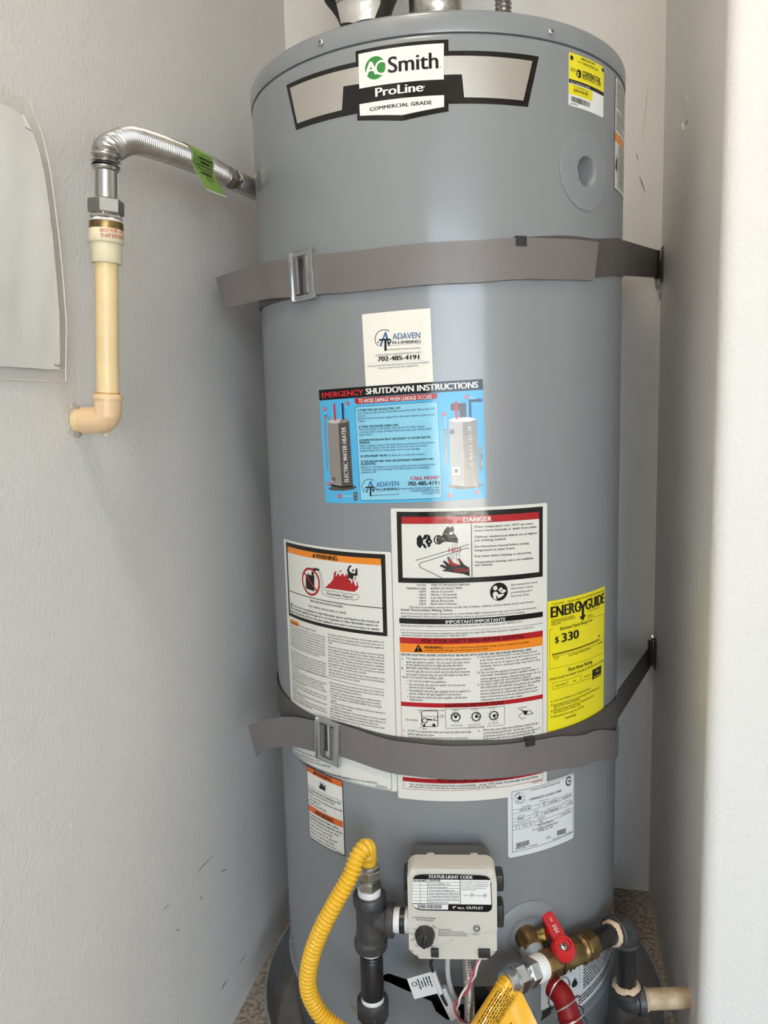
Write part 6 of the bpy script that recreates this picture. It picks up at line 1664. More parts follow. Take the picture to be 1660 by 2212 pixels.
def duct_r(z):
    for (z0, r0, x0), (z1, r1, x1) in zip(IC, IC[1:]):
        if z <= z1:
            t = (z - z0) / (z1 - z0)
            return r0 + (r1 - r0) * t, x0 + (x1 - x0) * t
    return IC[-1][1:]
bm = new()
zz = [1.448 + 0.008 * k for k in range(70)]
rings = []
for k, z in enumerate(zz):
    r_, xc_ = duct_r(z)
    r_ *= 1 + 0.010 * sin(k * 1.7)
    rings.append([bm.verts.new((xc_ + r_ * cos(2 * pi * j / 48), r_ * sin(2 * pi * j / 48), z)) for j in range(48)])
for p, q in zip(rings, rings[1:]):
    for j in range(48):
        bm.faces.new((p[j], p[(j + 1) % 48], q[(j + 1) % 48], q[j]))
bm.faces.new(rings[0][::-1])
bm.faces.new(rings[-1])
dj = obj('sleeve', bm, 'insulation', ins, 60)
def duct_mapper(x, y, off):
    z = y / 1000
    r, xc = duct_r(z)
    r += 0.0016 + off
    dx = max(-r * 0.98, min(r * 0.98, x / 1000 - xc))
    return Vector((xc + dx, -sqrt(max(1e-8, r * r - dx * dx)), z))
def duct_patch(parent, name, pts, ink, lay, nsub=10):
    q = Print()
    q.poly(pts, ink, name, lay)
    (part, k_, l_, n_), (v_, f_) = list(q.parts.items())[0]
    bm = new()
    bv = [bm.verts.new((a, b, 0)) for a, b in v_]
    for f in f_:
        bm.faces.new([bv[i] for i in f])
    x0, x1 = min(a for a, b in v_), max(a for a, b in v_)
    y0, y1 = min(b for a, b in v_), max(b for a, b in v_)
    for k in range(1, nsub):
        bmesh.ops.bisect_plane(bm, geom=bm.verts[:] + bm.edges[:] + bm.faces[:], plane_co=(x0 + (x1 - x0) * k / nsub, 0, 0), plane_no=(1, 0, 0))
        bmesh.ops.bisect_plane(bm, geom=bm.verts[:] + bm.edges[:] + bm.faces[:], plane_co=(0, y0 + (y1 - y0) * k / nsub, 0), plane_no=(0, 1, 0))
    for v in bm.verts:
        v.co = duct_mapper(v.co.x, v.co.y, 0.0002 + lay * 0.0003)
    return obj(name, bm, ink, parent, 60)
f1 = duct_patch(ins, 'foil_tape', [(-133, 1560), (-136, 1585), (-128, 1612), (-118, 1630), (-60, 1630), (-66, 1600), (-72, 1575), (-80, 1556), (-110, 1552)], 'foil', 0)
f2 = duct_patch(ins, 'foil_tape', [(-118, 1560), (-113, 1580), (-100, 1610), (-94, 1630), (-66, 1630), (-58, 1600), (-72, 1585), (-82, 1572), (-100, 1562)], 'foil', 1)
q = Print()
q.text(-95, 1583.5, -71, 1579, 4.2, 'FOR CLASS 1 DUCT', 'black', 0.03)
q.text(-78, 1597, -69, 1595, 3.4, 'LISTED', 'black', 0.02)
q.text(-78, 1591, -69, 1589, 3.4, '92P4', 'black', 0.02)
q.text(-84.5, 1592, -80.5, 1592, 5.5, 'UL', 'black', 0.01)
q.circle(-82.5, 1595, 6.2, 5.3, 'black', 'emblem', 7)
q.text(-136, 1581, -120, 1580.5, 4.0, 'CLASS 1 DUCT', 'black', 0.02)
q.build(f2, duct_mapper, False, base=0.0008)

# ================================================================== tie-down straps
def ribbon(bm, pts, width, thick, skew0=0.0, skew1=0.0):
    pts = [Vector(p) for p in pts]
    uvl = bm.loops.layers.uv.verify()
    n = len(pts)
    rows, s = [], 0.0
    for i in range(n):
        a, b = pts[max(0, i - 1)], pts[min(n - 1, i + 1)]
        t = b - a
        t.z = 0
        t.normalize()
        nn = Vector((t.y, -t.x, 0))
        if i:
            s += (pts[i] - pts[i - 1]).length
        d1 = sum((pts[j + 1] - pts[j]).length for j in range(i, n - 1))
        sk = skew1 * max(0.0, 1 - d1 / (2.5 * abs(skew1))) if skew1 else 0.0
        U = Vector((0, 0, width / 2))
        row = [bm.verts.new(pts[i] + U - t * 0 + nn * thick / 2), bm.verts.new(pts[i] - U + t * sk + nn * thick / 2),
               bm.verts.new(pts[i] - U + t * sk - nn * thick / 2), bm.verts.new(pts[i] + U - nn * thick / 2)]
        rows.append((row, s))
    for (r0, s0), (r1, s1) in zip(rows, rows[1:]):
        for k in range(4):
            f = bm.faces.new((r0[k], r0[(k + 1) % 4], r1[(k + 1) % 4], r1[k]))
            vv = [(s0, width if k in (0, 3) else 0), (s0, 0 if k in (0, 1) else width), (s1, 0 if k in (0, 1) else width), (s1, width if k in (0, 3) else 0)]
            if k in (1, 3):
                vv = [(s0, 0), (s0, thick), (s1, thick), (s1, 0)]
            for lp, uv in zip(f.loops, vv):
                lp[uvl].uv = uv
    bm.faces.new(rows[0][0][::-1])
    bm.faces.new(rows[-1][0])

def arc_path(zs, u0, u1, off, du=0.010):
    """zs: [(u, z)] centre-line heights"""
    n = max(2, int(abs(u1 - u0) / du))
    out = []
    for i in range(n + 1):
        u = u0 + (u1 - u0) * i / n
        for (a, za), (b, zb) in zip(zs, zs[1:]):
            if a <= u <= b:
                t = (u - a) / (b - a)
                t = t * t * (3 - 2 * t)
                z = za + (zb - za) * t
                break
        else:
            z = zs[0][1] if u < zs[0][0] else zs[-1][1]
        out.append(cyl(u, z, off))
    return out

def buckle(parent, u, z, tilt, w, h):
    a = u / R
    n = Vector((sin(a), -cos(a), 0))
    x = Vector((cos(a), sin(a), 0))
    zv = Vector((0, 0, 1))
    X = x * cos(tilt) + zv * sin(tilt)
    Y = -x * sin(tilt) + zv * cos(tilt)
    O = cyl(u, z, 0.0065)
    bm = new()
    prism(bm, rrect(w, h, 0.0025), O - X.cross(Y) * 0.001, X, Y, 0.0022, 0.0007, 2, [rrect(w * 0.55, h * 0.76, 0.0015, 3, -w * 0.04, 0)])
    for sx in (-1, 1):
        box(bm, O + X * (sx * (w / 2 - 0.001)) + n * 0.0008, (0.0026, h * 0.97, 0.0058), X, Y, X.cross(Y), 0.0011)
    b = obj('buckle', bm, 'zinc', parent, 40, 'zinc slide buckle')
    for sx in (-0.25, 0.17):
        bm = new()
        pts = [O + X * (sx * w) + Y * (h * t) - n * 0.0005 for t in (-0.365, -0.2, 0, 0.2, 0.365)]
        tube(bm, pts, 0.0037, 10)
        obj('webbing_loop', bm, 'webbing', parent)
    return O, X, Y, n

def strap(name, label, zs_under, zs_over, over_end, width, bk_u, bk_z, tilt, tail_pts, tail_skew, wall_r, wall_l, keeper_u, keeper_z, over_skew):
    e = thing(name, label, 'strap', (0, 0, zs_under[0][1]), 'webbing straps tying the heater to the walls')
    # webbing from the left wall round the tank to the right wall bracket
    uL, uR = zs_under[0][0], zs_under[-1][0]
    bm = new()
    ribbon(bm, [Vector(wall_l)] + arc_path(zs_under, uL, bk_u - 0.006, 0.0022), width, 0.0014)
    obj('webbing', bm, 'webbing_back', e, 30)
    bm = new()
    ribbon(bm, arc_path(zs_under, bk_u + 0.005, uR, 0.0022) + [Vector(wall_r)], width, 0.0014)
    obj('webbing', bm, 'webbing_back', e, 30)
    # the doubled end running back from the buckle
    bm = new()
    ribbon(bm, arc_path(zs_over, bk_u + 0.012, over_end, 0.0052), width, 0.0014, 0, over_skew)
    obj('doubled_end', bm, 'webbing', e, 30)
    bm = new()
    ribbon(bm, tail_pts, width, 0.0014, 0, tail_skew)
    obj('loose_tail', bm, 'webbing', e, 30)
    buckle(e, bk_u, bk_z, tilt, 0.043, 0.062)
    bm = new()
    ribbon(bm, arc_path([(keeper_u - 0.02, keeper_z), (keeper_u + 0.02, keeper_z)], keeper_u - 0.0066, keeper_u + 0.0066, 0.0068, 0.003), 0.0108, 0.0014)
    box(bm, cyl(keeper_u, keeper_z + 0.005, 0.0035), (0.0132, 0.0075, 0.0016), (cos(keeper_u / R), sin(keeper_u / R), 0), (sin(keeper_u / R), -cos(keeper_u / R), 0), (0, 0, 1))
    obj('keeper_clip', bm, 'black_paint', e, 0)
    return e

strap('tie_down_strap', 'upper grey webbing strap round the tank, above the plumber card',
      [(-0.400, 1.178), (-0.16, 1.1725), (-0.06, 1.1695), (0.07, 1.1725), (0.235, 1.184), (0.36, 1.198), (0.385, 1.203)],
      [(-0.13, 1.1715), (-0.06, 1.1690), (0.07, 1.1720), (0.15, 1.1765), (0.262, 1.1805)], 0.260, 0.0475, -0.1405, 1.1735, 0.03,
      catmull([(-0.148, -0.2264, 1.1717), (-0.1885, -0.1985, 1.1765), (-0.2215, -0.166, 1.1795), (-0.2665, -0.131, 1.1794), (-0.3108, -0.105, 1.1766)], 4), -0.015, (0.3565, 0.346, 1.2515), (-0.338, 0.346, 1.19), 0.1357, 1.1955, -0.009)
strap('tie_down_strap', 'lower grey webbing strap crossing the printed labels',
      [(-0.400, 0.571), (-0.303, 0.571), (-0.15, 0.5675), (-0.1, 0.570), (-0.02, 0.5650), (0.06, 0.5635), (0.12, 0.5600), (0.17, 0.5590), (0.30, 0.5590), (0.37, 0.5515), (0.40, 0.549)],
      [(-0.13, 0.571), (-0.1, 0.5690), (-0.02, 0.5605), (0.05, 0.5575), (0.139, 0.5550), (0.176, 0.5530), (0.25, 0.540), (0.363, 0.5085)], 0.363, 0.0450, -0.1275, 0.5625, -0.05,
      catmull([(-0.1407, -0.2310, 0.5635), (-0.1849, -0.2000, 0.5545), (-0.2212, -0.178, 0.5425), (-0.2546, -0.158, 0.5275), (-0.2818, -0.142, 0.5117)], 4), -0.017, (0.3535, 0.335, 0.513), (-0.338, 0.346, 0.575), 0.146, 0.5765, 0.0)

def wall_bracket(label, c, side):
    e = thing('strap_bracket', label, 'bracket', c, 'strap brackets on the right wall')
    c = Vector(c)
    bm = new()
    box(bm, c + Vector((-0.0015, 0, 0)), (0.003, 0.022, 0.060), bevel=0.0008)
    obj('plate', bm, 'iron', e)
    bm = new()
    box(bm, c + Vector((-0.0095, 0.004, 0.0)), (0.009, 0.012, 0.050), bevel=0.002)
    obj('webbing_fold', bm, 'black_paint', e)
    bm = new()
    hexnut(bm, c + Vector((-0.003, -0.002, side * 0.034)), (-1, 0, 0), 0.006, 0.006)
    obj('lag_screw', bm, 'zinc', e)
    return e
wall_bracket('dark bracket in the corner holding the upper strap', (XR - 0.0002, 0.346, 1.2515), -1)
wall_bracket('dark bracket on the right wall holding the lower strap', (XR - 0.0002, 0.333, 0.520), 1)

# ================================================================== relief drain on the left wall
EX, EY, EZ = -0.3072, -0.421, 1.0020
dr = thing('drain_pipe', 'cream plastic drain pipe with elbow entering the left wall', 'pipe', (EX, EY, EZ))
TOPV = Vector((-0.2923, EY, 1.2063))
AX = (TOPV - Vector((EX, EY, EZ))).normalized()
E0 = Vector((EX, EY, EZ))
def along(z):
    return E0 + AX * ((z - EZ) / AX.z)
bm = new()
lathe(bm, [(0, 0.0120), ((along(1.17) - along(1.02)).length, 0.0120)], along(1.02), AX, 32)
obj('pipe', bm, 'cpvc', dr)
bm = new()
lathe(bm, [(0.0262, 0.0128), (0.0292, 0.0126)], E0, AX, 32)
obj('cement_ring', bm, 'cpvc_cement', dr)
bm = new()
q_ = 0.0148
bend = [E0 + AX * 0.0275, E0 + AX * 0.010]
for k in range(0, 9):
    a = radians(90 * k / 8)
    c = E0 + Vector((-0.009, 0, 0.009))
    bend.append(Vector((c.x + 0.009 * cos(a), EY, c.z - 0.009 * sin(a))))
bend += [E0 + Vector((-0.016, 0, -0.0005)), E0 + Vector((-0.0300, 0, -0.0005))]
tube(bm, bend, q_, 32)
lathe(bm, [(0.0, 0.0158), (0.004, 0.0158), (0.0055, 0.0150)], E0 + AX * 0.022, AX, 32)
el = obj('elbow', bm, 'cpvc_peach', dr, 50)
bm = new()
lathe(bm, [(0, 0.0028), (0.0025, 0.0024)], E0 + Vector((-0.003, 0, -0.0152)), (0, 0, -1), 12)
obj('mould_nub', bm, 'cpvc_peach', el)
bm = new()
tube(bm, [E0 + Vector((-0.028, 0, -0.0005)), Vector((XL - 0.02, EY, EZ - 0.0005))], 0.0128, 28)
obj('wall_stub', bm, 'cpvc', dr)
bm = new()
rr_ = random.Random(3)
lathe(bm, [(0, 0.0178), (0.0010, 0.0165), (0.0016, 0.0130)], Vector((XL, EY, EZ - 0.0005)), (1, 0, 0), 28)
for v in bm.verts:
    d = v.co - Vector((XL, EY, EZ))
    f = 1 + rr_.uniform(-0.12, 0.18)
    v.co.y = EY + d.y * f
    v.co.z = EZ + d.z * f
obj('plaster_collar', bm, 'plaster_crumb', dr)
ad = thing('threaded_adapter', 'pale plastic adapter printed NOT FOR U, above the cream pipe', 'pipe fitting', along(1.166))
bm = new()
lathe(bm, [(0, 0.0150), (0.001, 0.0155), (0.0195, 0.0160), (0.0205, 0.0176), (0.0215, 0.0180), (0.0335, 0.0180), (0.0345, 0.0172)], along(1.1665), AX, 40)
ab = obj('body', bm, 'cpvc_pale', ad)
bm = new()
lathe(bm, [(0, 0.0174), (0.0075, 0.0174), (0.008, 0.0165)], along(1.2005), AX, 40)
obj('brass_ring', bm, 'brass', ad)
def adapter_mapper(x, y, off):
    # x: arc millimetres to the right of the point facing the camera, y: height above the adapter foot
    r = 0.0180 + off + 0.0002
    a = x / 18.0
    c = along(1.1665) + AX * (y / 1000)
    f = (Vector((0.1715, -1.196, c.z)) - c).normalized()
    s_ = Vector((-f.y, f.x, 0))
    return c + f * (r * cos(a)) + s_ * (r * sin(a))
q = Print()
q.text(-5.5, 28.6, 19.0, 28.6, 3.6, 'NOT FOR USE', 'red_print', 0.02)
q.text(-5.5, 23.3, 19.5, 23.3, 3.6, 'THAT EXCEED', 'red_print', 0.02)
q.build(ab, adapter_mapper, False, base=0.0001)
# flexible metal hose
hs = thing('flexible_drain_hose', 'bent corrugated metal hose above the cream pipe, passing behind the tank', 'hose', along(1.208))
bm = new()
z0_ = along(1.2075)
lathe(bm, [(0, 0.0150), (0.0045, 0.0150)], z0_, AX, 36)
obj('thread_tape', bm, 'teflon', hs)
bm = new()
hexnut(bm, z0_ + AX * 0.0035, AX, 0.0050, 0.0178, 0.4)
hexnut(bm, z0_ + AX * 0.0085, AX, 0.0155, 0.0185, 0.2)
obj('nut', bm, 'steel', hs, 25)
bm = new()
lathe(bm, [(0, 0.0112), (0.030, 0.0112), (0.031, 0.0132), (0.033, 0.0140), (0.035, 0.0132)], z0_ + AX * 0.022, AX, 32)
obj('cuff', bm, 'stainless', hs)
hp = catmull([z0_ + AX * 0.057, z0_ + AX * 0.072 + Vector((0, 0.002, 0)), Vector((-0.2895, -0.400, 1.2905)), Vector((-0.2900, -0.362, 1.3085)), Vector((-0.2905, -0.300, 1.3205)), Vector((-0.2915, -0.200, 1.334)), Vector((-0.2935, -0.120, 1.3415)), Vector((-0.295, -0.098, 1.343))], 10)
bm = new()
corrugated(bm, hp, 0.0130, 0.0021, 0.0048, 28, 8, 0.7)
hb = obj('corrugated_hose', bm, 'stainless', hs, 70)
hd = (Vector((-0.299, 0.045, 1.358)) - hp[-1]).normalized()
bm = new()
hexnut(bm, hp[-1], hd, 0.020, 0.0165, 0.3)
lathe(bm, [(0.020, 0.0125), (0.024, 0.0125)], hp[-1], hd, 24)
hexnut(bm, hp[-1] + hd * 0.034, hd, 0.012, 0.0160, 0.1)
obj('union_nut', bm, 'steel', hs, 25)
bm = new()
lathe(bm, [(0.022, 0.0138), (0.034, 0.0138)], hp[-1], hd, 24)
obj('brass_union', bm, 'rust_brass', hs)
bm = new()
corrugated(bm, [hp[-1] + hd * 0.045, hp[-1] + hd * 0.09, hp[-1] + hd * 0.15, Vector((-0.27, 0.14, 1.36)), Vector((-0.15, 0.19, 1.36))], 0.0126, 0.0021, 0.0048, 24, 8, 0.7)
obj('hose_end', bm, 'stainless', hs, 70)
# green tag wrapped over the hose: over the top, down the front, then a loose flap
ax_ = (Vector((-0.2930, -0.140, 1.3400)) - Vector((-0.2908, -0.236, 1.3295))).normalized()
sx_ = Vector((1, 0, 0))
sz_ = ax_.cross(sx_)
if sz_.z < 0:
    sz_ = -sz_
cn = Vector((-0.2908, -0.236, 1.3295))
rt_ = 0.0158
WT = 0.066
prof = []
for k in range(0, 15):
    a = radians(160 - 190 * k / 14)
    prof.append((rt_ * cos(a), rt_ * sin(a), 0.0))
prof += [(0.0150, -0.0125, 0.000), (0.0170, -0.0185, 0.000), (0.0205, -0.0260, 0.002), (0.0245, -0.0345, 0.004), (0.0270, -0.0400, 0.005)]
def tag_rows(bm, e0, e1, dx, pr_):
    rows = []
    NX = 6
    for k in range(NX + 1):
        rows.append([bm.verts.new(cn + ax_ * (-e0 + (WT + e0 + e1) * k / NX + p[2]) + sx_ * (p[0] + dx) + sz_ * p[1]) for p in pr_])
    for k in range(NX):
        for j in range(len(pr_) - 1):
            bm.faces.new((rows[k][j], rows[k + 1][j], rows[k + 1][j + 1], rows[k][j + 1]))
bm = new()
tag_rows(bm, 0, 0, 0, prof)
gt = obj('paper_tag', bm, 'tag_green', hs, 60, 'green paper tag folded over the hose')
bm = new()
tag_rows(bm, 0.0014, 0.0014, -0.0005, prof + [(0.0283, -0.0428, 0.0056)])
obj('tag_edge', bm, 'tag_cream', gt, 60)
q = Print()
def tag_mapper(x, y, off):
    # x along the hose (mm), y: 0 at hose front down to the loose end (mm)
    s_ = y / 1000
    pts = [(rt_ * 0.9, 0.007, 0.0)] + [p for p in prof if p[1] < 0.005 and p[0] > 0]
    acc = 0
    for a, b in zip(pts, pts[1:]):
        d = hypot(b[0] - a[0], b[1] - a[1])
        if acc + d >= s_ or b is pts[-1]:
            t = (s_ - acc) / d
            px_, pz_, py_ = a[0] + (b[0] - a[0]) * t, a[1] + (b[1] - a[1]) * t, a[2] + (b[2] - a[2]) * t
            break
        acc += d
    return cn + ax_ * (x / 1000 * 1.2 + 0.006 + py_) + sx_ * (px_ + 0.0006 + off) + sz_ * pz_
for k, (a, b, h) in enumerate([(16, 44, .5), (8, 44, 2.0), (14, 36, 2.0), (4, 46, 1.4), (3, 44, 1.6), (8, 38, 2.6), (18, 40, 1.0), (12, 34, 1.0)]):
    rnd = random.Random(k)
    x = a
    while x < b:
        w_ = rnd.uniform(2, 5) if k else 28
        q.poly(R4(x, 2 + k * 4.6, min(b, x + w_), 2 + k * 4.6 + h), 'black', 'fine_print', 1)
        x += w_ + 1
q.build(gt, tag_mapper, False, base=0.0002)

# ================================================================== paper in a clear sleeve, left wall
pp = thing('wall_document', 'folded white paper in a clear plastic sleeve on the left wall', 'document', (XL, -0.55, 1.04))
def wavy(name, y0, y1, z0, z1, off, m, amp, seed, cut=0.0, thick=0.0004):
    bm = new()
    NY, NZ = 24, 30
    rnd = random.Random(seed)
    ph = [rnd.uniform(0, 6) for _ in range(6)]
    g = []
    for j in range(NZ + 1):
        row = []
        for i in range(NY + 1):
            s_, t_ = i / NY, j / NZ
            y = y0 + (y1 - y0) * s_
            z = z0 + (z1 - z0) * t_
            if cut and t_ > 0.9:
                y = min(y, y1 - cut * (t_ - 0.9) / 0.1 * 0.9)
            y -= 0.010 * t_ * s_
            bulge = off + amp * (0.5 + 0.5 * sin(8 * s_ + 2 * t_ - 1.5)) + amp * 0.35 * (0.5 + 0.5 * sin(26 * s_ - 7 * t_ + ph[1]))
            bulge *= min(1, 0.15 + 4 * min(s_, t_, 1 - t_))
            row.append(bm.verts.new((XL + 0.0012 + max(off * 0.3, bulge) + 0.011 * s_ ** 1.5 * (0.4 + 0.6 * sin(pi * min(1, 0.15 + t_ * 0.8))), y, z)))
        g.append(row)
    for j in range(NZ):
        for i in range(NY):
            bm.faces.new((g[j][i], g[j][i + 1], g[j + 1][i + 1], g[j + 1][i]))
    if thick:
        h = [[bm.verts.new(v.co - Vector((thick, 0, 0))) for v in row] for row in g]
        for j in range(NZ):
            for i in range(NY):
                bm.faces.new((h[j][i], h[j + 1][i], h[j + 1][i + 1], h[j][i + 1]))
        rim = [(0, i) for i in range(NY)] + [(j, NY) for j in range(NZ)] + [(NZ, NY - i) for i in range(NY)] + [(NZ - j, 0) for j in range(NZ)]
        for k in range(len(rim)):
            (j0, i0), (j1, i1) = rim[k], rim[(k + 1) % len(rim)]
            bm.faces.new((g[j0][i0], h[j0][i0], h[j1][i1], g[j1][i1]))
    return obj(name, bm, m, pp, 60)
ps = wavy('paper', -0.66, -0.4545, 1.0555, 1.302, 0.0012, 'paper_sheet', 0.0030, 2, 0.012)
sl = wavy('sleeve', -0.675, -0.4475, 1.043, 1.318, 0.0050, 'clear_sleeve', 0.0016, 5, 0.012, 0.0)
ve = sl.data.vertices
for ids in ([j * 25 + 24 for j in range(31)], list(range(25))):
    bm = new()
    tube(bm, [ve[k].co.copy() for k in ids], 0.0007, 8)
    obj('sleeve_seam', bm, 'sleeve_seam', sl)
for a, b in (((-0.4830, 1.2880), (-0.4750, 1.2870)), ((-0.468, 1.0600), (-0.4590, 1.0585)), ((-0.4590, 1.0585), (-0.4590, 1.0615))):
    bm = new()
    tube(bm, [(XL + 0.0125, *a), (XL + 0.0125, *b)], 0.00035, 6)
    obj('pen_mark', bm, 'black_paint', ps)

# ================================================================== drain pan
pn = thing('drain_pan', 'round dark drain pan under the heater', 'drain pan', (0.02, -0.015, 0))
bm = new()
lathe(bm, [(0.001, 0.290), (0.0018, 0.310), (0.008, 0.3145), (0.072, 0.3225), (0.0745, 0.3245), (0.0765, 0.3245), (0.0775, 0.3225), (0.0765, 0.3205), (0.070, 0.3195), (0.010, 0.3120), (0.0035, 0.306), (0.0030, 0.2)], (0.02, -0.015, 0), (0, 0, 1), 120)
obj('pan', bm, 'pan', pn, 40)

# ================================================================== gas control valve
PHI = radians(9.2)
GN = Vector((sin(PHI), -cos(PHI), 0))
GX_ = Vector((cos(PHI), sin(PHI), 0))
GZ_ = Vector((0, 0, 1))
GC = GN * 0.338 + Vector((0, 0, 0.395))
gv = thing('gas_control_valve', 'cream gas control box with black dial and STATUS LIGHT CODE table', 'gas valve', GN * R + Vector((0, 0, 0.34)))
def gp(x, y, o=0.0):
    return GC + GX_ * (x / 1000) + GZ_ * (y / 1000) + GN * o
W2, H2 = 106, 114
bm = new()
prism(bm, rrect(0.107, 0.119, 0.012), gp(-2.0, 1.0, -0.030), GX_, GZ_, 0.0295, 0.0065, 4)
gb = obj('cover', bm, 'valve_cream', gv, 40)
# raised front panel: label field above, round lobe for the dial below
bm = new()
pan_ = [(-49, 48), (49, 48), (52, 44), (52, -20)]
pan_ += [(8, -22), (1, -24), (-4, -28)]
for k in range(0, 9):
    a = radians(-38 - 112 * k / 8)
    pan_.append((-23 + 26 * cos(a), -19.5 + 21 * sin(a)))
pan_ += [(-51.5, -25), (-52, 44)]
prism(bm, [(x / 1000, y / 1000) for x, y in pan_], gp(0, 0, -0.0012), GX_, GZ_, 0.0022, 0.0008, 2)
obj('front_panel', bm, 'valve_cream', gb, 30)
bm = new()
prism(bm, [(-0.047, -0.048), (0.047, -0.048), (0.050, 0.02), (0.047, 0.050), (0.042, 0.055), (-0.046, 0.055), (-0.051, 0.050), (-0.052, 0.02)], gp(0, 0, -0.060), GX_, GZ_, 0.030, 0.003, 2)
obj('rear_housing', bm, 'valve_grey', gv, 30)
for x, y, w_, h_ in ((-56, 39, 10, 20), (-56.5, 14, 10, 22), (57, 34, 11, 22), (57.5, -10, 10, 30)):
    bm = new()
    box(bm, gp(x * 0.985, y, -0.022), (w_ / 1000, h_ / 1000, 0.022), GX_, GZ_, GN, 0.003)
    obj('side_lug', bm, 'valve_black', gv)
for x in (-27, 27):
    bm = new()
    box(bm, gp(x, 55, -0.033), (0.009, 0.010, 0.006), GX_, GZ_, GN, 0.001)
    obj('top_clip', bm, 'valve_cream', gv)
bm = new()
lathe(bm, [(-0.09, 0.016), (-0.03, 0.016)], gp(0, -8, 0), GN, 24)
obj('tank_shank', bm, 'iron', gv)
# dial
KX, KY = PRINT_KNOB[0], PRINT_KNOB[1] + 1.5
bm = new()
lathe(bm, [(0, 0.0122), (0.002, 0.0122), (0.003, 0.0112), (0.0105, 0.0105), (0.0115, 0.0098)], gp(KX, KY, 0.0008), GN, 40)
kn = obj('dial', bm, 'valve_black', gv)
bm = new()
dx_ = GX_ * cos(radians(80)) + GZ_ * sin(radians(80))
dy_ = GN.cross(dx_)
box(bm, gp(KX, KY, 0.0128), (0.0185, 0.0046, 0.005), dx_, dy_, GN, 0.0012)
obj('grip', bm, 'valve_black', kn)
# status lens
SX_, SY_ = PRINT_LED
bm = new()
lathe(bm, [(0, 0.0044), (0.0012, 0.0044), (0.0016, 0.0038)], gp(SX_, SY_, 0.0004), GN, 28)
ld = obj('status_lens', bm, 'lens_grey', gv)
bm = new()
lathe(bm, [(0.0014, 0.0016), (0.0024, 0.0012)], gp(SX_, SY_, 0.0004), GN, 16)
obj('lamp', bm, 'white_plastic', ld)
# latches below
for x, w_ in ((-24, 9.5), (36, 14.5)):
    bm = new()
    box(bm, gp(x, -49, 0.0010), (w_ / 1000, 0.011, 0.004), GX_, GZ_, GN, 0.0008)
    box(bm, gp(x, -55, -0.006), (w_ * 0.75 / 1000, 0.009, 0.010), GX_, GZ_, GN, 0.0008)
    obj('wire_plug', bm, 'valve_black', gv)
lab_rows = PRINT['gas']
gm = plane_mapper(GC, GX_, GZ_)
q = Print()
q.table(lab_rows)
q.build(gb, gm, False, base=0.0011, dl=0.00006)

# ================================================================== wiring and tubes under the control
ig = thing('igniter_lead', 'black igniter lead with a white flag tag below the gas control', 'cable', gp(-24, -60, -0.01))
bm = new()
lead = catmull([gp(-24, -58, -0.006), (0.0225, -0.323, 0.318), (0.029, -0.316, 0.288), (0.0345, -0.309, 0.262), (0.040, -0.296, 0.240), (0.046, -0.270, 0.222), (0.05, -0.245, 0.21)], 8)
tube(bm, lead, 0.0021, 10)
obj('lead', bm, 'valve_black', ig)
bm = new()
fo = Vector((0.0245, -0.3195, 0.3055))
fx = (Vector((0.0325, -0.3125, 0.2715)) - fo)
fl_ = fx.length
fx.normalize()
fy = Vector((-0.90, -0.15, -0.40))
fy = (fy - fx * fy.dot(fx)).normalized()
prism(bm, [(0, -0.003), (fl_, -0.003), (fl_, 0.0345), (0.002, 0.0345)], fo, fx, fy, 0.0005)
tube(bm, [fo - fx * 0.0005, fo + fx * (fl_ + 0.0005)], 0.0030, 12)
fg = obj('flag_tag', bm, 'white_plastic', ig, 40, 'white flag tag')
fn = fx.cross(fy)
q = Print()
for k, (a, b) in enumerate([(5, 22), (5, 25), (5, 20), (9, 19), (5, 22)]):
    fine_print(q, a, b, 7.9 + k * 3.6, 1, 1, 1.3, 20 + k)
q.circle(12, 28, 3.4, 2.6, 'black', 'emblem', 3)
q.line([(6, 24.2), (20, 24.2)], 0.5, 'green', 'rule_line', 3)
def flag_mapper(x, y, off):
    p_ = fo + fx * (x / 1000) + fy * (y / 1000)
    for_cam = fn if fn.dot(Vector((0.17, -1.2, 1.0)) - fo) > 0 else -fn
    return p_ + for_cam * (off + (0.0006 if for_cam == fn else 0.0001))
q.build(fg, flag_mapper, False, base=0.0001)
tbt = thing('pilot_tube', 'thin grey pilot tube running down from the gas control', 'pipe', gp(-8, -58, -0.03))
bm = new()
tube(bm, catmull([gp(-7, -52, -0.028), (0.0415, -0.309, 0.300), (0.0445, -0.300, 0.268), (0.050, -0.285, 0.240), (0.056, -0.262, 0.222)], 8), 0.0033, 12)
obj('tube', bm, 'clear_tube', tbt)
bm = new()
box(bm, (0.040, -0.297, 0.2465), (0.013, 0.010, 0.044), Vector((0.9, 0.1, 0.42)).normalized(), Vector((0, -1, 0)), Vector((-0.42, 0, 0.9)).normalized(), 0.0015)
obj('boot', bm, 'white_plastic', tbt)
sf = thing('burner_feed_tube', 'flexible steel burner feed tube below the gas control', 'pipe', gp(14, -58, -0.025))
bm = new()
lathe(bm, [(0, 0.0056), (0.02, 0.0056)], gp(14, -50, -0.026), (0, 0, -1), 20)
obj('cuff', bm, 'stainless', sf)
bm = new()
corrugated(bm, [gp(14, -69, -0.026), Vector((0.0672, -0.308, 0.295)), Vector((0.068, -0.304, 0.26)), Vector((0.067, -0.296, 0.226)), Vector((0.066, -0.27, 0.20))], 0.0062, 0.0008, 0.0034, 18)
obj('corrugated_tube', bm, 'stainless', sf, 70)
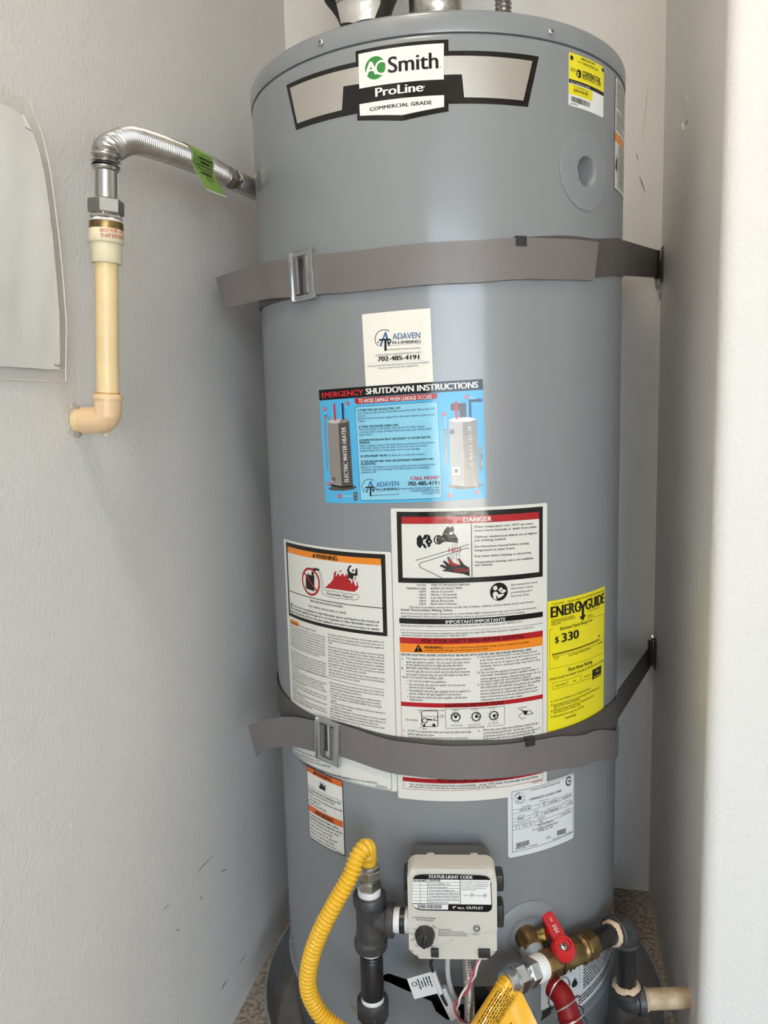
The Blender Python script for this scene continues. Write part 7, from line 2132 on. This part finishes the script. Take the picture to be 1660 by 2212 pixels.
for nm, m_, ph, lab_ in (('sensor_wire', 'wire_red', 0.0, 'red sensor wire twisted with a white one below the gas control'), ('sensor_wire', 'wire_white', pi, 'white sensor wire twisted with a red one below the gas control')):
    base_ = catmull([gp(28 if ph == 0 else 33, -58, -0.004), (0.078, -0.333, 0.322), (0.070, -0.331, 0.300), (0.0585, -0.327, 0.278), (0.0525, -0.320, 0.258), (0.0565, -0.312, 0.236), (0.066, -0.300, 0.222)], 10)
    bm = new()
    pts = []
    for k, p_ in enumerate(base_):
        th = k * 0.26 + ph
        am = 0.0022 * min(1, k / 12)
        pts.append(p_ + Vector((cos(th) * am, sin(th) * am, 0)))
    tube(bm, pts, 0.0014, 8)
    o = obj(nm, bm, m_)
    tag(o, lab_, 'wire')

# ================================================================== gas supply: tee, drip leg, yellow connector
TX, TY = -0.0565, -0.312
tz = 0.3625
tee = thing('pipe_tee', 'dark iron pipe tee left of the gas control', 'pipe fitting', (TX, TY, tz - 0.03))
bm = new()
lathe(bm, [(-0.040, 0.0150), (-0.040, 0.0205), (-0.038, 0.0213), (-0.029, 0.0213), (-0.026, 0.0188), (-0.010, 0.0178), (0.010, 0.0178), (0.020, 0.0188), (0.023, 0.0213), (0.032, 0.0213), (0.034, 0.0205), (0.034, 0.0150)], (TX, TY, tz), (0, 0, 1), 36)
obj('run', bm, 'iron', tee, 35)
bdir = (gp(-44, -32.5, -0.034) - Vector((TX, TY, tz))).normalized()
bm = new()
lathe(bm, [(0.0, 0.0165), (0.016, 0.0168), (0.0205, 0.0180), (0.0215, 0.0208), (0.0225, 0.0213), (0.030, 0.0213), (0.031, 0.0205), (0.031, 0.013)], (TX, TY, tz), bdir, 36)
obj('branch', bm, 'iron', tee, 35)
q = Print()
q.circle(0, 6, 3.2, 2.4, 'iron', 'cast_mark', 0)
q.text(-1.5, 4.8, 1.5, 4.8, 2.4, 'K', 'iron', 0.01)
tcam = (Vector((0.1715, -1.196, 0)) - Vector((TX, TY, 0))).normalized()
tside = Vector((-tcam.y, tcam.x, 0))
q.build(tee, plane_mapper(Vector((TX, TY, tz)) + tcam * 0.0182, tside, (0, 0, 1)), False)
nb = thing('gas_inlet_nipple', 'short nipple with white thread tape between tee and gas control', 'pipe', Vector((TX, TY, tz)) + bdir * 0.03)
bm = new()
lathe(bm, [(0.0295, 0.0145), (0.0385, 0.0150)], (TX, TY, tz), bdir, 32)
obj('thread_tape', bm, 'teflon', nb)
bm = new()
lathe(bm, [(0.0385, 0.0152), (0.0455, 0.0152)], (TX, TY, tz), bdir, 32)
obj('nipple', bm, 'iron_black', nb)
bm = new()
lathe(bm, [(0.0455, 0.0150), (0.0545, 0.0145)], (TX, TY, tz), bdir, 32)
obj('thread_tape', bm, 'teflon', nb)
bm = new()
lathe(bm, [(0.0540, 0.0168), (0.074, 0.0168)], (TX, TY, tz), bdir, 8)
obj('inlet_boss', bm, 'valve_grey', nb, 20)
dl_ = thing('drip_leg', 'black capped drip leg hanging below the pipe tee', 'pipe', (TX, TY, 0.215))
bm = new()
lathe(bm, [(-0.040, 0.0145), (-0.046, 0.0145)], (TX, TY, tz), (0, 0, 1), 28)
obj('thread_tape', bm, 'teflon', dl_)
bm = new()
lathe(bm, [(-0.045, 0.0136), (-0.047, 0.0146), (-0.049, 0.0138), (-0.051, 0.0146), (-0.053, 0.0138), (-0.055, 0.0148), (-0.108, 0.0148)], (TX, TY, tz), (0, 0, 1), 28)
obj('nipple', bm, 'iron_black', dl_)
bm = new()
lathe(bm, [(-0.108, 0.0146), (-0.117, 0.0148)], (TX, TY, tz), (0, 0, 1), 28)
obj('thread_tape', bm, 'teflon', dl_)
bm = new()
lathe(bm, [(-0.1145, 0.0150), (-0.113, 0.0200), (-0.115, 0.0206), (-0.126, 0.0206), (-0.129, 0.0192), (-0.1385, 0.0188), (-0.1415, 0.0165), (-0.1420, 0.004)], (TX, TY, tz), (0, 0, 1), 32)
for k in range(4):
    a = radians(20 + 90 * k)
    box(bm, Vector((TX, TY, tz - 0.1335)) + Vector((cos(a), sin(a), 0)) * 0.0185, (0.0035, 0.0045, 0.013), (cos(a), sin(a), 0), (-sin(a), cos(a), 0), (0, 0, 1), 0.001)
obj('cap', bm, 'iron', dl_, 35)

yh = thing('gas_connector_hose', 'yellow corrugated gas hose looping beside the pipe tee', 'hose', (TX, TY, 0.42))
bm = new()
lathe(bm, [(0.033, 0.0146), (0.0425, 0.0150)], (TX, TY, tz), (0, 0, 1), 28)
obj('thread_tape', bm, 'teflon', yh)
bm = new()
hexnut(bm, (TX, TY, tz + 0.0425), (0, 0, 1), 0.0115, 0.0158, 0.5)
obj('nut', bm, 'galvanized', yh, 25)
bm = new()
lathe(bm, [(0, 0.0120), (0.003, 0.0120)], (TX, TY, tz + 0.0535), (0, 0, 1), 28)
hexnut(bm, (TX, TY, tz + 0.0565), (0, 0, 1), 0.0125, 0.0160, 0.2)
lathe(bm, [(0.0125, 0.0138), (0.0155, 0.0138), (0.0160, 0.0130), (0.0175, 0.0138), (0.0185, 0.0130)], (TX, TY, tz + 0.0565), (0, 0, 1), 28)
obj('flare_nut', bm, 'zinc', yh, 25)
VL = Vector((0.157, -0.262, 0.286))
VR = Vector((0.2715, -0.130, 0.262))
VD = (VL - VR).normalized()
VLEN = (VL - VR).length
hstart = VL + VD * 0.067
ypath = catmull([(TX, TY, 0.436), (TX, TY - 0.001, 0.452), (TX + 0.001, TY - 0.014, 0.4675), (TX - 0.006, TY - 0.028, 0.463), (-0.0705, -0.352, 0.442), (-0.0865, -0.362, 0.414), (-0.104, -0.368, 0.380), (-0.1165, -0.370, 0.347), (-0.1230, -0.370, 0.315), (-0.1215, -0.368, 0.289),
                 (-0.1080, -0.366, 0.262), (-0.084, -0.366, 0.246), (-0.045, -0.37, 0.231), (0.0, -0.378, 0.217), (0.035, -0.382, 0.222), (0.0700, -0.3735, 0.2435), (0.0785, -0.362, 0.2520), (0.095, -0.339, 0.2690), (0.108, -0.3205, 0.2870), hstart], 10)
bm = new()
corrugated(bm, ypath, 0.0098, 0.0013, 0.0055, 26, 8, 0.7)
obj('corrugated_hose', bm, 'yellow_hose', yh, 70)
bm = new()
lathe(bm, [(0.067, 0.0135), (0.066, 0.0150), (0.054, 0.0150), (0.0535, 0.0168), (0.0525, 0.0172)], VL, VD, 32)
hexnut(bm, VL + VD * 0.038, VD, 0.0145, 0.0182, 0.35)
obj('flare_nut', bm, 'zinc', yh, 25)
bm = new()
lathe(bm, [(0.0385, 0.0125), (0.030, 0.0125)], VL, VD, 28)
hexnut(bm, VL + VD * 0.0155, VD, 0.0155, 0.0178, 0.1)
obj('nut', bm, 'zinc', yh, 25)
bm = new()
lathe(bm, [(0.0165, 0.0155), (0.014, 0.0165), (0.004, 0.0172), (-0.001, 0.0165)], VL, VD, 32)
obj('thread_tape', bm, 'teflon', yh)
# orange tag wrapped round that hose
i1 = len(ypath) - 1
to_ = thing('warning_tag', 'orange plastic tag wrapped round the yellow hose, lower right', 'tag', hstart)
TA = hstart - VD * 0.010
TB = Vector((0.0700, -0.3735, 0.2435))
TD = (TB - TA).normalized()
TL = (TB - TA).length
ty = Vector((0.0480, -0.006, -0.0330))
ty = (ty - TD * ty.dot(TD)).normalized()
tn = TD.cross(ty)
if tn.dot(Vector((0.17, -1.2, 1)) - TA) < 0:
    tn = -tn
RW = 0.0138
def tag_point(x, s_, off=0.0):
    """x: metres along the hose, s_: arc across, 0 on the crest facing the viewer, growing towards the loose edge"""
    lim = 1.25
    a = s_ / RW
    wv = 0.0008 * sin(110 * x + 40 * s_) + 0.0005 * sin(260 * x - 90 * s_)
    if a < lim:
        c_, h_ = sin(a) * RW, cos(a) * RW
    else:
        d = s_ - RW * lim
        c_, h_ = sin(lim) * RW + d * 0.985, cos(lim) * RW - d * 0.06
    sl = max(0.0, s_ - RW * lim) * 0.42
    return TA + TD * (x + sl * max(0.0, 1 - x / 0.10)) + ty * c_ + tn * (h_ + wv + off)
bm = new()
NX, NS = 20, 26
S0, S1 = -RW * 2.3, RW * 1.25 + 0.040
g = []
for k in range(NX + 1):
    g.append([bm.verts.new(tag_point((TL + 0.02) * k / NX, S0 + (S1 - S0) * j / NS)) for j in range(NS + 1)])
for k in range(NX):
    for j in range(NS):
        bm.faces.new((g[k][j], g[k][j + 1], g[k + 1][j + 1], g[k + 1][j]))
tw = obj('wrap', bm, 'tag_orange', to_, 60)
q = Print()
rnd = random.Random(5)
def tag2_mapper(x, y, off):
    return tag_point(x / 1000, y / 1000, 0.0003 + off)
for k in range(18):
    y = -11 + k * 3.0
    if 13 < y < 20:
        continue
    x = rnd.uniform(28, 44) if y > 20 else rnd.uniform(8, 24)
    end = rnd.uniform(70, 86)
    while x < end:
        w_ = rnd.uniform(2, 6)
        q.poly(R4(x, y, x + w_, y + 1.0), 'black', 'fine_print', 1)
        x += w_ + 1.1
q.build(tw, tag2_mapper, False, base=0.0006)

# ================================================================== ball valve and black pipe to the right wall
bv = thing('ball_valve', 'brass ball valve with a red lever handle, lower right', 'ball valve', VL)
def vpt(t):
    return VR + VD * (VLEN * t)
def vseg(t0, prof_):
    pass
L0 = VLEN
a0, a1 = 0.43 * L0, 1.0 * L0
bm = new()
n6 = 8
lathe(bm, [(a0 - 0.001, 0.0150), (a0, 0.0185), (a0 + 0.002, 0.0195), (a0 + 0.020, 0.0195), (a0 + 0.022, 0.0182)], VR, VD, n6, 0.2)
lathe(bm, [(a1 - 0.026, 0.0180), (a1 - 0.024, 0.0192), (a1 - 0.002, 0.0192), (a1, 0.0182), (a1 + 0.0005, 0.0150)], VR, VD, n6, 0.2)
lathe(bm, [(a0 + 0.021, 0.0182), (a0 + 0.026, 0.0196), (a0 + 0.030, 0.0170), (a0 + 0.040, 0.0175), (a0 + 0.050, 0.0172), (a1 - 0.040, 0.0168), (a1 - 0.034, 0.0172), (a1 - 0.030, 0.0196), (a1 - 0.026, 0.0190)], VR, VD, 36)
obj('body', bm, 'brass', bv, 30)
HB = vpt(0.78)
stem = Vector((0.1, -0.45, 0.89)).normalized()
lev = Vector((-0.43, 0.646, 0.372))
lev = (lev - stem * lev.dot(stem)).normalized()
HT = HB + stem * 0.030
bm = new()
lathe(bm, [(0.010, 0.0100), (0.020, 0.0100), (0.022, 0.0070)], HB, stem, 24)
obj('stem', bm, 'brass', bv)
bm = new()
lathe(bm, [(0.0165, 0.0095), (0.0175, 0.0150), (0.020, 0.0165), (0.026, 0.0160), (0.032, 0.0132), (0.0345, 0.0115), (0.0345, 0.0092), (0.030, 0.0085), (0.029, 0.001)], HB, stem, 36)
side = stem.cross(lev)
prism(bm, [(0.004, -0.0085), (0.020, -0.0090), (0.043, -0.0078), (0.045, -0.0060), (0.045, 0.0060), (0.043, 0.0078), (0.020, 0.0090), (0.004, 0.0085)], HB + stem * 0.0235, lev, side, 0.0085 if lev.cross(side).dot(stem) > 0 else -0.0085, 0.0)
hd_ = obj('lever_handle', bm, 'red_plastic', bv, 35, 'red lever handle')
screw(bv, HB + stem * 0.029, stem, 0.0055, 'zinc', 'handle_screw')
q = Print()
q.text(27, -3.4, 37, -3.4, 6.0, 'IVM', 'white', 0.02)
q.text(16, -2, 22, -2, 3.0, '1100', 'white', 0.0)
lv_n = stem
q.build(hd_, lambda x, y, off: HB + stem * (0.0323 + off) + lev * ((54 - x) / 1000) + side * (y / 1000), False)
bp2 = thing('gas_pipe_run', 'black iron pipe and elbows joining the ball valve to the right wall', 'pipe', (0.2755, -0.13, 0.148))
bm = new()
lathe(bm, [(0.018, 0.0135), (0.0185, 0.0142), (a0 - 0.012, 0.0142), (a0 - 0.011, 0.0150), (a0, 0.0150)], VR, VD, 32)
obj('nipple', bm, 'iron_black', bp2)
LE = Vector((0.2755, -0.130, 0.148))
UPV = (VR - LE).normalized()
bm = new()
rr2 = 0.0178
pts = [VR + VD * 0.020]
for k in range(0, 9):
    t = k / 8
    p_ = (VR + VD * 0.012) * (1 - t) ** 2 + (VR + UPV * 0.004) * 2 * t * (1 - t) + (VR - UPV * 0.012) * t * t
    pts.append(p_)
pts.append(VR - UPV * 0.022)
tube(bm, pts, rr2, 32)
lathe(bm, [(0.0155, 0.0180), (0.0165, 0.0218), (0.0265, 0.0222), (0.0275, 0.0212), (0.0275, 0.0150)], VR, VD, 36)
lathe(bm, [(0.0165, 0.0180), (0.0175, 0.0200), (0.023, 0.0200), (0.0235, 0.0150)], VR, -UPV, 36)
obj('elbow', bm, 'iron', bp2, 40)
bm = new()
rnd = random.Random(2)
lathe(bm, [(0.0272, 0.0165), (0.0285, 0.0185), (0.031, 0.0168), (0.034, 0.0146)], VR, VD, 36)
for v in bm.verts:
    v.co += Vector((rnd.uniform(-1, 1), rnd.uniform(-1, 1), rnd.uniform(-1.4, 0.6))) * 0.0011
obj('pipe_dope', bm, 'pipe_dope', bp2, 60)
bm = new()
lathe(bm, [(0.015, 0.0140), (0.105, 0.0140)], LE, UPV, 32)
obj('riser', bm, 'iron_black', bp2)
bm = new()
WP = Vector((XR + 0.02, -0.106, 0.1495))
WD = (WP - LE).normalized()
pts = [LE + UPV * 0.020]
for k in range(0, 9):
    t = k / 8
    pts.append((LE + UPV * 0.012) * (1 - t) ** 2 + (LE - UPV * 0.001) * 2 * t * (1 - t) + (LE + WD * 0.012) * t * t)
pts.append(LE + WD * 0.018)
tube(bm, pts, rr2, 32)
lathe(bm, [(0.0135, 0.0180), (0.0145, 0.0212), (0.023, 0.0216), (0.024, 0.0205), (0.024, 0.0150)], LE, WD, 36)
lathe(bm, [(0.0125, 0.0180), (0.0145, 0.0208), (0.020, 0.0208), (0.021, 0.0150)], LE, UPV, 36)
obj('elbow', bm, 'iron', bp2, 40)
bm = new()
lathe(bm, [(0.0200, 0.0170), (0.0225, 0.0200), (0.0255, 0.0186), (0.028, 0.0146)], LE, UPV, 36)
for v in bm.verts:
    v.co += Vector((rnd.uniform(-1, 1), rnd.uniform(-1, 1), rnd.uniform(-1, 1))) * 0.0013
obj('pipe_dope', bm, 'pipe_dope', bp2, 60)
bm = new()
lathe(bm, [(0.0235, 0.0160), (0.0250, 0.0182), (0.027, 0.0168), (0.029, 0.0146)], LE, WD, 36)
for v in bm.verts:
    v.co += Vector((rnd.uniform(-1, 1), rnd.uniform(-1, 1), rnd.uniform(-1, 1))) * 0.0009
obj('pipe_dope', bm, 'pipe_dope', bp2, 60)
bm = new()
lathe(bm, [(0.026, 0.0142), ((WP - LE).length, 0.0142)], LE, WD, 32)
obj('wall_stub', bm, 'tan_pipe', bp2)

# ================================================================== tank drain valve and red hose behind the ball valve
dv = thing('drain_valve', 'brass drain valve in the round plate, behind the red lever', 'drain valve', cyl(0.145, 0.302, 0.0))
u_ = 0.1415
dn = Vector((sin(u_ / R), -cos(u_ / R), 0))
dx2 = Vector((cos(u_ / R), sin(u_ / R), 0))
D0 = cyl(u_, 0.303, -0.012)
bm = new()
lathe(bm, [(0, 0.0150), (0.028, 0.0150), (0.030, 0.0135), (0.036, 0.0125)], D0, dn, 28)
obj('body', bm, 'brass', dv)
bm = new()
sd = (dx2 * 0.85 + Vector((0, 0, 0.35)) + dn * 0.55).normalized()
lathe(bm, [(0.004, 0.0075), (0.020, 0.0075), (0.021, 0.0092), (0.0265, 0.0092), (0.027, 0.0070), (0.0272, 0.004)], D0 + dn * 0.018, sd, 20)
obj('stem', bm, 'brass_bright', dv)
hd2 = Vector((0.35, -0.55, -0.55)).normalized()
bm = new()
lathe(bm, [(0.006, 0.0135), (0.008, 0.0158), (0.012, 0.0162), (0.020, 0.0158), (0.022, 0.0145), (0.036, 0.0150)], D0 + dn * 0.018, hd2, 28)
obj('hose_adapter', bm, 'grey_plastic', dv)
rh = thing('red_hose', 'dark red hose inside a wire spring, beneath the ball valve', 'hose', (0.195, -0.292, 0.2))
rp = catmull([(0.173, -0.266, 0.262), (0.1815, -0.2765, 0.262), (0.187, -0.2845, 0.256), (0.1925, -0.2905, 0.240), (0.1985, -0.2945, 0.222), (0.2035, -0.297, 0.200), (0.207, -0.299, 0.17), (0.212, -0.300, 0.13), (0.214, -0.300, 0.10)], 8)
bm = new()
tube(bm, rp, 0.0140, 24)
obj('hose', bm, 'red_hose', rh)
bm = new()
tube(bm, helix(rp[4:], 0.0195, 0.0140), 0.0011, 8)
obj('spring_guard', bm, 'zinc', rh)

# the lettering helper is not part of the place
bpy.data.objects.remove(_to, do_unlink=True)
